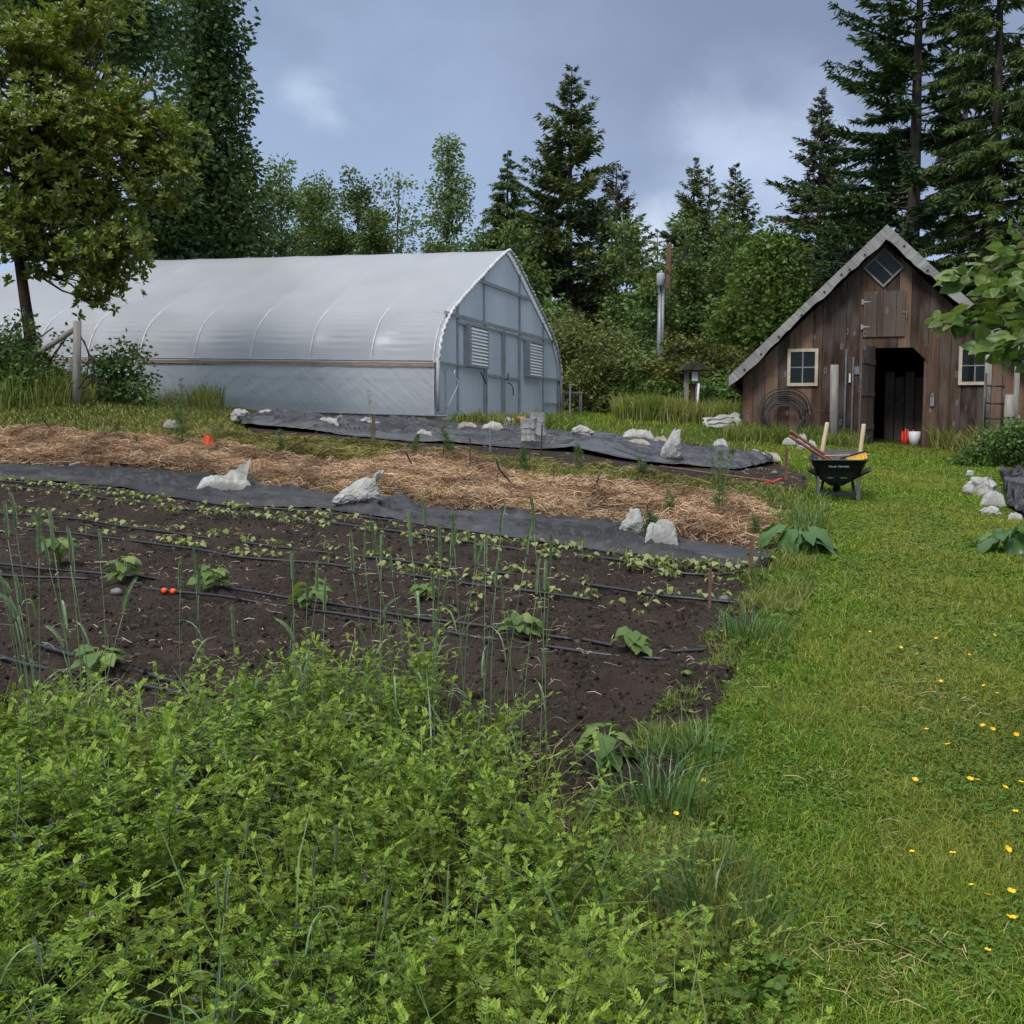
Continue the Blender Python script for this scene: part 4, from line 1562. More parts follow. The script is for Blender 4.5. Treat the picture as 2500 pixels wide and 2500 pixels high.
# coil of black hose leaning on the wall
f = MB()
for k in range(9):
    R_ = .46 - .022 * k + random.uniform(-.02, .02)
    cx_ = random.uniform(-.03, .03)
    cz_ = R_ + .02 + random.uniform(0, .05)
    f.tube([(cx_ + R_ * 1.08 * math.cos(a), -.02 - .012 * k + .015 * math.sin(3 * a + k) - .16 * (1 - (cz_ + R_ * math.sin(a)) / .95), cz_ + R_ * math.sin(a)) for a in np.linspace(0, 2 * PI, 40)], .011, 5)
f.tube([(.40, -.1, .5), (.55, -.12, .56), (.72, -.2, .5), (.9, -.25, .47)], .011, 5)
p_ = Bw(-2.05, -.06)
co = f.build('hose_coil', BLACK_PLASTIC, None, True)
co.location = (p_[0], p_[1], float(gz(p_[0], p_[1])) + .05)
co.rotation_euler = (0, 0, -BA)
tag(co, 'coil of black irrigation hose leaning on the barn wall below the window', 'hose')


# posts around the barn
POSTW = flecked('weathered_post', [(.3, (.16, .15, .13)), (.6, (.29, .27, .24)), (.78, (.40, .38, .34))], 6, .9, (2.2, 2.2, .3), .6, .012)


def post(name, s_, y_, h, r, label, lean=0.0, mat=None, group=None):
    p = ground_at(Bw(s_, y_))
    f = MB()
    f.tube([(0, 0, -.3), (lean * .3, 0, h * .5), (lean, 0, h)], [r * 1.05, r, r * .96], 9)
    o = f.build(name, mat or POSTW, None, True)
    o.location = p
    return tag(o, label, 'post', group)


post('fence_post', -1.10, -.75, 1.55, .082, 'round grey wooden post standing in grass in front of the barn wall', -.02)
post('fence_post', 1.62, -.9, 1.95, .06, 'tall grey post with rungs in front of the barn window', .0)
post('fence_post', 1.95, -1.2, 1.18, .085, 'thick short grey post beside the tall ones right of the barn door', .0)
post('fence_post', 2.14, -.8, 1.80, .05, 'slim pale post at the right end of the post group', .0)
f = MB()
for zz_ in (.72, 1.0, 1.32):
    f.tube([(-.05, 0, zz_), (.25, -.02, zz_ - .02)], .018, 6)
f.tube([(-.06, 0, 0), (-.06, 0, 1.55)], .018, 6)
f.tube([(.24, 0, 0), (.24, 0, 1.5)], .018, 6)
wg = f.build('wire_gate', BLACK_PLASTIC, None, True)
wg.location = ground_at(Bw(1.62, -1.1))
wg.rotation_euler = (0, 0, -BA)
tag(wg, 'narrow dark metal gate frame against the tall grey post', 'gate')

# bucket and red bag in the doorway
p = Bw(.52, .35, -.04)
bk = thing('bucket', 'small white plastic bucket standing just inside the barn doorway', 'bucket', p, -BA)
f = MB()
f.tube([(0, 0, 0), (0, 0, .30)], [.10, .118], 14)
f.build('pail', WHITE_PAINT, bk, True)
f = MB()
f.tube([(.115 * math.cos(a), .115 * math.sin(a), .295 - .05 * abs(math.sin(a))) for a in np.linspace(0, PI, 12)], .006, 5)
f.build('handle', BLACK_PLASTIC, bk, True)


# ------------------------------------------------------------------ trees
def limb(b, p0, p1, r0, r1, sag=.0, k=5, n=5):
    p0 = np.asarray(p0, float)
    p1 = np.asarray(p1, float)
    t = np.linspace(0, 1, k)
    L = np.linalg.norm(p1 - p0)
    P = p0[None] * (1 - t[:, None]) + p1[None] * t[:, None]
    P[:, 2] += sag * L * np.sin(PI * t)
    w_ = rng.normal(0, .02 * L, (k, 3))
    w_[0] = w_[-1] = 0
    P = P + w_
    b.tube(P.tolist(), (r0 * (1 - t) + r1 * t).tolist(), n)


DARKLEAF = leafmat('dark_maple_leaves', [(0, (.010, .024, .010)), (.5, (.020, .044, .015)), (1, (.045, .080, .022))], .25, .5, .3, patch=(.05, .075, .018), pscale=.35, gain=2.3)
OLIVE = leafmat('madrone_leaves', [(0, (.036, .060, .012)), (.45, (.074, .108, .017)), (.8, (.130, .165, .024)), (.96, (.19, .195, .04)), (1, (.25, .12, .03))], .28, .38, .5, patch=(.105, .130, .022), pscale=.6, gain=1.9)
POPLAR = leafmat('poplar_leaves', [(0, (.045, .078, .028)), (.5, (.080, .128, .040)), (1, (.14, .18, .065))], .35, .45, .4, gain=1.8)
ALDER = leafmat('alder_leaves', [(0, (.030, .062, .018)), (.5, (.055, .098, .026)), (1, (.090, .135, .038))], .3, .5, .3, patch=(.075, .098, .022), pscale=.4, gain=1.85)
MIXED = leafmat('mixed_dark_leaves', [(0, (.026, .048, .014)), (.5, (.050, .084, .022)), (1, (.085, .122, .032))], .3, .5, .3, patch=(.060, .086, .020), pscale=.4, gain=1.8)
MAPLE = leafmat('bright_maple_leaves', [(0, (.040, .085, .016)), (.5, (.085, .150, .026)), (1, (.16, .22, .05))], .35, .5, .3, patch=(.07, .09, .02), pscale=.5)
WILLOW = leafmat('willow_leaves', [(0, (.038, .058, .016)), (.5, (.075, .100, .026)), (1, (.15, .17, .055))], .3, .5, .35, patch=(.095, .105, .025), pscale=.6, gain=1.75)
GOLDM = leafmat('golden_shrub_leaves', [(0, (.050, .058, .012)), (.5, (.100, .108, .020)), (1, (.17, .165, .04))], .3, .5, .3, patch=(.04, .06, .015), pscale=1.0)
BRAMBLE = leafmat('bramble_leaves', [(0, (.026, .060, .014)), (.5, (.055, .105, .02)), (1, (.105, .17, .035))], .3, .45, .4)
FIR = leafmat('fir_needles', [(0, (.016, .027, .015)), (.5, (.032, .050, .022)), (1, (.062, .085, .032))], .15, .6, .25, patch=(.060, .070, .022), pscale=.5, gain=2.9)
FIRDARK = leafmat('dark_fir_needles', [(0, (.008, .018, .011)), (.5, (.017, .034, .017)), (1, (.036, .060, .022))], .15, .6, .25, patch=(.036, .056, .016), pscale=.45, gain=3.0)
CEDAR = leafmat('cedar_sprays', [(0, (.016, .034, .012)), (.5, (.034, .060, .016)), (1, (.070, .095, .022))], .2, .6, .25, patch=(.048, .070, .018), pscale=.5, gain=2.5)
BROWNFIR = leafmat('brownish_fir_needles', [(0, (.030, .030, .020)), (.5, (.052, .050, .032)), (1, (.085, .078, .05))], .1, .7, .2, gain=1.9)
FERNLEAF = leafmat('fern_fronds', [(0, (.045, .085, .015)), (.5, (.08, .13, .022)), (1, (.13, .18, .04))], .3, .6, .3)


def treebase(u, Y):
    X = float(at(u, 1000, Y)[0])
    return np.array([X, Y, float(gz(X, Y)) - .05])


def broadleaf(name, label, u, Y, vtop, R, mat, ncl=90, nl=45, leaf=.13, cl=.45, h0=.12, shape='egg', bark=BARK, cat='tree', stems=1, r0=.14, flat=.7, du=0, wr=.62, group=None, fill=1.0):
    base = treebase(u, Y)
    top = at(u + du, vtop, Y)
    H = top[2] - base[2]
    o = thing(name, label, cat, base, 0, group)
    tb = MB()
    lean = np.array([top[0] - base[0], 0, 0])
    paths = []
    for s_ in range(stems):
        t = np.linspace(0, 1, 9)
        off = rng.normal(0, .12 * R, 2) if stems > 1 else np.zeros(2)
        P = base[None] + t[:, None] * (np.array([0, 0, H * (.95 if s_ == 0 else rng.uniform(.6, .9))])[None] + lean[None])
        P[:, 0] += off[0] * t * 3 + np.cumsum(rng.normal(0, .012 * H, 9)) * .35
        P[:, 1] += off[1] * t * 3 + np.cumsum(rng.normal(0, .012 * H, 9)) * .35
        P[0, :2] = base[:2] + off * .3
        tb.tube(P.tolist(), (r0 * (1 - t) ** .8 + .015).tolist(), 7)
        paths.append(P)
    # clump centres
    C = []
    rr = []
    while len(C) < ncl:
        h = rng.uniform(h0, 1.0)
        q = (h - h0) / (1 - h0)
        if shape == 'egg':
            f = math.sin(PI * min(1, (q * .80 + .17))) ** .8
        elif shape == 'column':
            f = min(1, q * 5 + .25) * (1 - q ** 5 * .8)
        elif shape == 'cone':
            f = (1 - q) ** .75 * .95 + .08
        elif shape == 'dome':
            f = math.sqrt(max(0, 1 - (q * .98) ** 2))
        else:
            f = 1
        if rng.random() > f * .85 + .15:
            continue
        rad = R * f * rng.random() ** .42 * rng.uniform(.82, 1.08)
        a = rng.uniform(0, 2 * PI)
        P = paths[rng.integers(len(paths))]
        tp = np.array([np.interp(h, np.linspace(0, 1, 9), P[:, i]) for i in range(3)])
        c = tp + np.array([rad * math.cos(a), rad * math.sin(a), rng.normal(0, .03 * H)])
        C.append(c)
        hb = max(.05, h - .16 * rad / max(R, .1) - .05)
        pb = np.array([np.interp(hb, np.linspace(0, 1, 9), P[:, i]) for i in range(3)])
        limb(tb, pb, c, r0 * (1 - h) * .35 + .012, .006, .06, 4, 4)
    C = np.array(C)
    trunk_o = tb.build('trunk', bark, o, True, base)
    sc = cl * rng.uniform(.6, 1.35, len(C))
    ii = np.repeat(np.arange(len(C)), nl)
    n = len(ii)
    g = rng.normal(0, 1, (n, 3)) * np.array([1, 1, flat])
    g = g / np.maximum(1, np.linalg.norm(g, axis=1, keepdims=True) / 1.7)
    Pn = C[ii] + g * sc[ii][:, None] * .62
    D = unit(g * np.array([1, 1, .4]) + rng.normal(0, .7, (n, 3)) + np.array([0, 0, -.35]))
    Nn = rdir(n, .1, 1)
    q = QB()
    L = leaf * rng.uniform(.65, 1.3, n)
    q.add(leaf4(Pn, D, Nn, L, L * wr, .12), T1)
    q.build('crown', mat, o, base)
    return o


def conifer(name, label, u, Y, vtop, R, mat, style='fir', h0=.08, nwh=34, nb=6, r0=.2, spray=.42, bark=BARK, seed=0, expo=.75, dens=1.0, bare=.0, cut=None, asym=0.0, leanx=0.0, group=None):
    base = treebase(u, Y)
    top = at(u, vtop, Y)
    H = top[2] - base[2]
    o = thing(name, label, 'tree', base, 0, group)
    tb = MB()
    t = np.linspace(0, 1, 10)
    wob = np.cumsum(rng.normal(0, .006 * H, 10)) * (t > .15) * .5
    TP = base[None] + np.stack([leanx * t + wob * (1 - t), 0 * t, H * t], 1)
    tb.tube(TP.tolist(), (r0 * (1 - t) ** .85 + .012).tolist(), 8)
    Ps, Ds, Ns, Ls, Ws = [], [], [], [], []

    def trunk(h):
        return np.array([np.interp(h, t, TP[:, i]) for i in range(3)])
    hs = h0 + (.985 - h0) * (np.linspace(0, 1, nwh) ** .93)
    for wi, h in enumerate(hs):
        q = (h - h0) / (1 - h0)
        for k in range(max(3, int(nb * (1 - .35 * q) + .5))):
            if rng.random() < bare * (1 - q):
                continue
            a = rng.uniform(0, 2 * PI)
            ln = R * ((1 - q) ** expo) * rng.uniform(.62, 1.12) + .06
            ln *= 1 + asym * (-math.cos(a)) * (1 - q)
            if q < .12:
                ln *= .75 + q * 2
            hh = h + rng.uniform(-.5, .5) * (1 - h0) / nwh
            p0 = trunk(hh)
            m_ = max(4, int(ln / .22))
            s_ = np.linspace(0, 1, m_)
            if style == 'fir':
                rise_ = .55 * q - .12 + rng.uniform(-.12, .12)
                zz = ln * (rise_ * s_ - .30 * (1 - q) * s_ ** 1.6 + .20 * s_ ** 3)
            elif style == 'hemlock':
                rise_ = .45 * q + .02 + rng.uniform(-.1, .1)
                zz = ln * (rise_ * s_ - .55 * s_ ** 2)
            else:
                rise_ = .35 * q + .10 + rng.uniform(-.1, .12)
                zz = ln * (rise_ * s_ - .80 * s_ ** 2 + .35 * s_ ** 3)
            bend = rng.uniform(-.18, .18)
            aa = a + bend * s_
            B = p0[None] + np.stack([ln * s_ * np.cos(aa), ln * s_ * np.sin(aa), zz], 1)
            tb.tube(B[:: max(1, m_ // 4)].tolist() + [B[-1].tolist()], np.linspace(.012 + .012 * ln * (1 - q) + .006, .004, len(B[:: max(1, m_ // 4)]) + 1).tolist(), 4, False)
            # sprays on both sides, hanging a little
            per = max(2, int(6 * dens))
            for rep in range(per):
                f = rng.uniform(.12, 1.0, m_)
                Pb = np.stack([np.interp(f, s_, B[:, i]) for i in range(3)], 1)
                sg = rng.choice([-1, 1], m_)
                ang = a + bend * f + sg * rng.uniform(.35, 1.15, m_)
                sp = spray * (.45 + .8 * (1 - f * .75)) * min(1, .16 + ln / 1.5) * rng.uniform(.6, 1.25, m_)
                if style == 'cedar':
                    dz = rng.uniform(-1.5, -.35, m_)
                elif style == 'hemlock':
                    dz = rng.uniform(-.75, .05, m_)
                else:
                    dz = rng.uniform(-.42, .22, m_)
                D = np.stack([np.cos(ang), np.sin(ang), dz], 1)
                # each spray breaks into finger-like twigs
                for tw in range(3):
                    D2 = unit(D) + rng.normal(0, .28, (m_, 3))
                    st = Pb + unit(D) * (sp * rng.uniform(0, .35, m_))[:, None]
                    Ps.append(st)
                    Ds.append(D2)
                    Ns.append(rdir(m_, .4, 1))
                    Ls.append(sp * rng.uniform(.55, .95, m_))
                    Ws.append(sp * rng.uniform(.14, .24, m_) * (.8 if style == 'cedar' else 1))
    tb.build('trunk', bark, o, True, base)
    P = np.concatenate(Ps)
    q = QB()
    q.add(leaf4(P, np.concatenate(Ds), np.concatenate(Ns), np.concatenate(Ls), np.concatenate(Ws), .1), T1)
    q.build('crown', mat, o, base)
    return o


# conifers
conifer('fir_tree', 'tallest dark fir standing behind the greenhouse end wall', 1392, 44, 168, 3.9, FIR, 'fir', .03, 42, 7, .22, .50, expo=.70, bare=.10, dens=1.35)
conifer('cedar_tree', 'drooping pointed cedar rising behind the greenhouse ridge left of the tallest fir', 1240, 46, 366, 3.5, CEDAR, 'cedar', .03, 36, 8, .16, .50, expo=.80, dens=1.5)
conifer('fir_tree', 'shorter brownish fir leaning out from the right side of the tallest fir', 1500, 49, 400, 3.6, BROWNFIR, 'fir', .05, 32, 6, .17, .48, expo=.7, bare=.1, dens=1.2)
conifer('fir_tree', 'left of the twin pointed firs above the utility pole', 1688, 50, 386, 3.7, FIR, 'fir', .02, 38, 7, .17, .48, expo=.82, dens=1.35)
conifer('fir_tree', 'slim fir top just behind the left twin fir', 1724, 54, 398, 3.0, FIR, 'fir', .02, 34, 6, .15, .46, expo=.85, dens=1.3)
conifer('fir_tree', 'right of the twin pointed firs, between utility pole and barn', 1786, 52, 400, 3.8, FIR, 'fir', .02, 38, 7, .17, .48, expo=.82, dens=1.35)
conifer('fir_tree', 'brown topped fir left of the huge fir behind the barn', 1988, 45, 220, 3.8, BROWNFIR, 'fir', .05, 38, 7, .2, .50, expo=.78, dens=1.3)
conifer('fir_tree', 'huge dark fir with a bare visible trunk rising behind the barn peak', 2215, 33, -330, 4.4, FIRDARK, 'fir', .09, 40, 6, .31, .40, expo=.45, bare=.2, asym=.18, dens=1.7)
conifer('fir_tree', 'dark fir filling the gap behind the left barn roof', 2060, 41, 430, 3.4, FIRDARK, 'fir', .02, 32, 7, .17, .40, expo=.7, dens=1.5)
conifer('cedar_tree', 'big drooping cedar behind the apple branch on the barn roof side', 2400, 31, -340, 3.7, CEDAR, 'cedar', .03, 42, 7, .27, .36, expo=.5, dens=1.7, bare=.1)
conifer('cedar_tree', 'drooping cedar cut by the right edge of the picture', 2585, 29, -200, 3.4, CEDAR, 'cedar', .02, 40, 6, .24, .36, expo=.5, dens=1.6)
conifer('fir_tree', 'dark fir between the huge fir and the big cedar', 2330, 39, -120, 2.6, FIRDARK, 'fir', .04, 34, 6, .22, .42, expo=.55, bare=.12)
conifer('fir_tree', 'low dark fir at the foot of the huge fir behind the barn', 2150, 37, 330, 3.0, FIRDARK, 'fir', .02, 28, 7, .16, .40, expo=.55, dens=1.5)
conifer('fir_tree', 'small young fir behind the twin trunks near the utility pole', 1600, 53, 560, 2.0, FIR, 'fir', .02, 24, 6, .1, .4, expo=.8)
conifer('hemlock_tree', 'dark hemlock behind the sparse poplars left of the cedar', 1180, 52, 520, 2.4, FIR, 'hemlock', .02, 24, 6, .13, .42)
conifer('hemlock_tree', 'wide dark hemlock filling in under the tallest fir', 1330, 47, 470, 3.2, FIR, 'hemlock', .02, 28, 7, .15, .46, expo=.65)

# broadleaved trees
broadleaf('maple_tree', 'tall narrow dark leafy tree behind the greenhouse at the left', 484, 36, -120, 1.45, DARKLEAF, 210, 130, .20, .72, .06, 'column', r0=.24)
broadleaf('maple_tree', 'dark rounded leafy tree leaning out right of the tall narrow one', 572, 38, 322, 1.25, DARKLEAF, 120, 110, .19, .6, .08, 'egg', r0=.14)
broadleaf('maple_tree', 'dark leafy tree at the foot of the tall narrow one above the greenhouse film', 395, 34, 400, 1.3, DARKLEAF, 120, 110, .19, .6, .08, 'dome', r0=.14)
broadleaf('maple_tree', 'dark leafy crown above and behind the madrone at the top left', 225, 29, -420, 2.6, DARKLEAF, 150, 110, .19, .62, .64, 'dome', r0=.22)
broadleaf('poplar_tree', 'pale small poplar with narrow top right of the dark leafy trees', 692, 46, 368, 1.5, POPLAR, 120, 115, .16, .50, .05, 'cone', r0=.10)
broadleaf('poplar_tree', 'thin dark sapling between the dark trees and the pale small poplar', 648, 45, 480, .75, DARKLEAF, 50, 55, .17, .4, .05, 'column', r0=.07)
broadleaf('alder_tree', 'round grey green alder just right of the pale small poplar', 778, 50, 418, 1.6, ALDER, 130, 140, .15, .5, .05, 'egg', r0=.12)
broadleaf('alder_tree', 'dense olive alder in the middle of the row above the greenhouse roof', 862, 48, 430, 1.75, MIXED, 160, 140, .15, .5, .05, 'egg', r0=.12)
broadleaf('alder_tree', 'low olive alder at the right end of the dense row above the greenhouse roof', 922, 45, 500, 1.1, MIXED, 100, 130, .15, .45, .05, 'dome', r0=.1)
broadleaf('poplar_tree', 'sparse see-through poplar above the greenhouse roof, shorter of the two', 982, 50, 391, 1.7, POPLAR, 85, 62, .17, .48, .12, 'egg', r0=.08)
broadleaf('poplar_tree', 'sparse see-through poplar above the greenhouse roof, taller of the two', 1092, 48, 303, 1.75, POPLAR, 140, 90, .165, .48, .06, 'cone', r0=.1)
broadleaf('alder_tree', 'leafy alder peeping over the greenhouse roof left of the cedar', 1172, 44, 545, 1.0, ALDER, 70, 80, .19, .5, .05, 'egg', r0=.1)
broadleaf('alder_tree', 'pale green alder over the greenhouse peak in front of the cedar', 1262, 41, 520, 1.15, ALDER, 80, 85, .18, .5, .05, 'egg', r0=.1)
broadleaf('alder_tree', 'feathery alder with two pale stems right of the tallest fir', 1533, 41, 500, 1.15, ALDER, 90, 80, .18, .5, .10, 'egg', BARK_PALE, stems=2, r0=.06)
broadleaf('alder_tree', 'upright light green alder just right of the utility pole', 1672, 43, 520, 1.0, ALDER, 90, 80, .18, .45, .08, 'column', BARK_PALE, r0=.08)
broadleaf('alder_tree', 'alder with thin white trunk between utility pole and bright maple', 1772, 45, 530, 1.25, ALDER, 90, 80, .18, .5, .12, 'egg', BARK_PALE, r0=.07)
broadleaf('alder_tree', 'shorter alder behind the low shrubs left of the utility pole', 1590, 38, 680, 1.1, ALDER, 70, 80, .17, .45, .05, 'dome', BARK_PALE, r0=.06)
broadleaf('maple_tree', 'bright green bushy maple left of the barn roof', 1895, 35, 556, 2.0, MAPLE, 220, 95, .17, .55, .06, 'egg', r0=.12)
broadleaf('maple_tree', 'smaller green maple in front of the alders left of the barn', 1835, 38, 690, 1.25, MAPLE, 90, 85, .17, .5, .05, 'dome', r0=.1)
broadleaf('willow_shrub', 'large rounded olive willow bush right of the greenhouse', 1410, 34.5, 748, 1.35, WILLOW, 150, 90, .17, .5, .0, 'dome', cat='shrub', stems=4, r0=.05, wr=.3)
broadleaf('willow_shrub', 'lower rounded willow bush next to the large one', 1505, 34, 790, 1.25, WILLOW, 130, 90, .17, .5, .0, 'dome', cat='shrub', stems=4, r0=.05, wr=.3)
broadleaf('willow_shrub', 'dark bush tight behind the far greenhouse corner', 1345, 37, 730, 1.1, ALDER, 90, 90, .17, .5, .0, 'dome', cat='shrub', stems=3, r0=.05)
broadleaf('garden_maple', 'golden green layered shrub behind the little roofed post', 1690, 32, 800, 1.15, GOLDM, 120, 85, .13, .45, .15, 'dome', cat='shrub', stems=3, r0=.05, flat=.35)
broadleaf('garden_maple', 'golden green layered shrub beside the barn eave', 1775, 32.5, 838, .95, GOLDM, 90, 85, .13, .42, .1, 'dome', cat='shrub', stems=3, r0=.05, flat=.35)
broadleaf('leafy_shrub', 'low green shrub between the willows and the roofed post', 1590, 33, 890, .95, BRAMBLE, 80, 80, .14, .4, .0, 'dome', cat='shrub', stems=3, r0=.03)
broadleaf('leafy_shrub', 'low green shrub right behind the barn corner', 1785, 29, 905, .8, BRAMBLE, 80, 80, .13, .38, .0, 'dome', cat='shrub', stems=3, r0=.03)
broadleaf('leafy_shrub', 'low green shrub hiding the foot of the transformer pole', 1640, 31, 925, .7, BRAMBLE, 60, 70, .13, .35, .0, 'dome', cat='shrub', stems=3, r0=.03)
broadleaf('weedy_shrub', 'tall weedy shrub around the posts right of the barn door', 2475, 18.6, 1005, .45, BRAMBLE, 75, 42, .07, .22, .0, 'dome', cat='shrub', stems=4, r0=.015)
broadleaf('weedy_shrub', 'weedy shrub at the picture edge above the right black tarp', 2535, 17.2, 1020, .6, BRAMBLE, 100, 50, .07, .24, .0, 'dome', cat='shrub', stems=4, r0=.015)
broadleaf('weedy_shrub', 'low dark weeds in front of the thick grey post', 2365, 17.4, 1085, .26, BRAMBLE, 30, 50, .06, .15, .0, 'dome', cat='shrub', stems=4, r0=.01)
broadleaf('bramble_bush', 'dark bramble bush around the madrone trunk', 70, 19.6, 800, .65, BRAMBLE, 65, 48, .095, .27, .0, 'dome', cat='shrub', stems=4, r0=.015)
broadleaf('bramble_bush', 'dark bramble bush at the left picture edge', -30, 18.6, 775, .75, BRAMBLE, 90, 52, .095, .28, .0, 'dome', cat='shrub', stems=4, r0=.015)
broadleaf('bramble_bush', 'low bramble growing round the foot of the madrone trunk', 60, 18.7, 868, .55, BRAMBLE, 50, 50, .095, .25, .0, 'dome', cat='shrub', stems=4, r0=.012)
bb = broadleaf('bramble_bush', 'bright bramble with small white flowers right of the braced post', 275, 19.8, 830, .6, BRAMBLE, 62, 48, .09, .25, .0, 'dome', cat='shrub', stems=4, r0=.012)
broadleaf('alder_tree', 'fine leaved alder filling in between the pale poplar and the grey green alder', 735, 52, 452, 1.3, ALDER, 100, 120, .15, .5, .05, 'egg', r0=.1)
broadleaf('alder_tree', 'low bushy alder directly over the greenhouse ridge below the grey green alder', 812, 46, 492, 1.1, MIXED, 90, 120, .15, .45, .05, 'dome', r0=.1)
broadleaf('alder_tree', 'low bushy alder between the two sparse poplars', 1036, 50, 548, 1.1, ALDER, 80, 110, .15, .45, .05, 'dome', r0=.1)
# dense low growth under the far trees: nobody could count it
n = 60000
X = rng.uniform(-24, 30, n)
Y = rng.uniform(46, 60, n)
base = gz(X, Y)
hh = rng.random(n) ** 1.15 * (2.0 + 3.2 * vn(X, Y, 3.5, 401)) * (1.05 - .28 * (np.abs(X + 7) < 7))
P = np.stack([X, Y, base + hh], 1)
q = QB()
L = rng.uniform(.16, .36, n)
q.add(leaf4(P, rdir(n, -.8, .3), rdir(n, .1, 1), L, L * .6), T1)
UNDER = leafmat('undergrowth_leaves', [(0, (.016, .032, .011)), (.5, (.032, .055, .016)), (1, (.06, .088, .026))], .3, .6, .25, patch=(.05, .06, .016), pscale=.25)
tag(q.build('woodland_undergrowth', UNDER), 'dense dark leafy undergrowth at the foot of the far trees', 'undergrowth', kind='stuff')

# madrone in the left foreground: crown in lobes of leaf rosettes
MY = 19.5
base = np.array([float(at(72, 900, MY)[0]), MY, 0])
base[2] = float(gz(base[0], base[1])) - .05
md = thing('madrone_tree', 'broad olive green tree with red brown trunk at the left edge', 'tree', base)
tb = MB()
tp = [base] + [at(u, v, MY + dy) for u, v, dy in ((74, 820, 0), (62, 740, 0), (48, 640, .1), (52, 520, .2), (85, 380, .3), (110, 230, .3), (100, 60, .2))]
tb.tube([p.tolist() for p in tp], [.16, .115, .10, .095, .09, .07, .05, .02], 10)
tpa = np.array(tp)
LOBES = [(150, 375, 0, 290, 150, 1.8, 430), (40, 250, -.3, 310, 140, 1.6, 230), (40, 60, 0, 270, 140, 1.6, 250), (165, 560, -.3, 180, 95, 1.1, 200), (245, 680, -.2, 85, 70, .5, 60), (350, 320, 0, 110, 80, .7, 100),
         (-220, 350, .2, 240, 280, 1.7, 280), (180, 170, .6, 170, 90, 1.0, 90), (380, 440, -.2, 70, 60, .5, 45), (20, 470, .4, 200, 130, 1.1, 170), (300, 520, -.1, 70, 60, .4, 45), (120, 640, -.2, 70, 50, .4, 40)]
CC = []
for (u, v, dy, ru, rv, dep, nc_) in LOBES:
    c0 = at(u, v, MY + dy)
    sx = ru * MY / F
    sz_ = rv * MY / F
    # twigs gather in boughs with open air between them
    nb_ = max(5, nc_ // 16)
    hub = rdir(nb_) * (rng.random(nb_) ** .40)[:, None] * rng.uniform(.85, 1.12, (nb_, 1))
    pick = rng.integers(nb_, size=nc_)
    d = hub[pick] + rng.normal(0, 1, (nc_, 3)) * np.array([.16, .18, .10])
    Cn = c0[None] + d * np.array([sx, dep, sz_])[None]
    CC.append(Cn)
    for k in range(max(6, nc_ // 14)):
        c = Cn[k]
        hz_ = np.clip((c[2] - tpa[3][2]) * rng.uniform(.3, .8) + tpa[3][2], tpa[3][2], tpa[-2][2])
        st_ = np.array([np.interp(hz_, tpa[:, 2], tpa[:, i]) for i in range(3)])
        if c[2] < tpa[3][2] and k > 2:
            continue
        limb(tb, st_, c, .035, .007, rng.uniform(-.05, .12), 6, 5)
C = np.concatenate(CC)
tb.build('trunk', BARK_RED, md, True, base)
ctr = C.mean(0)
# each twig end carries several rosettes
m_ = 3
Cr = np.repeat(C, m_, 0) + rng.normal(0, .15, (len(C) * m_, 3))
n = len(Cr)
ax = unit(unit(Cr - ctr[None]) * .5 + rdir(n, -.1, 1) * .7 + np.array([0, 0, .45]))
q = QB()
for k in range(9):
    a = k * 2.399 + rng.uniform(-.3, .3, n)
    ref = np.cross(ax, np.array([[.3, .8, .52]]))
    e1 = unit(ref)
    e2 = np.cross(ax, e1)
    op = rng.uniform(.7, 1.6, n) * (.55 + .07 * k)
    D = ax * np.cos(op)[:, None] + (e1 * np.cos(a)[:, None] + e2 * np.sin(a)[:, None]) * np.sin(op)[:, None]
    L = rng.uniform(.09, .155, n)
    q.add(leaf6(Cr + D * .01, D, ax, L, L * rng.uniform(.36, .46, n), .10, .12), T2)
q.build('crown', OLIVE, md, base)

# white bramble flowers belong to the bright bramble
q = QB()
cen = at(288, 895, 19.5)
P = cen[None] + rng.normal(0, 1, (26, 3)) * np.array([.24, .10, .20])
for k in range(5):
    a = k * 2 * PI / 5
    n = len(P)
    D = np.tile(np.array([[math.cos(a), -.5, math.sin(a)]]), (n, 1))
    q.add(leaf4(P, D, np.tile([[0, -1, .3]], (n, 1)), np.full(n, .022), np.full(n, .02)), T1)
tag(q.build('flowers', WHITE_PAINT, bb, bb.location), kind='stuff')

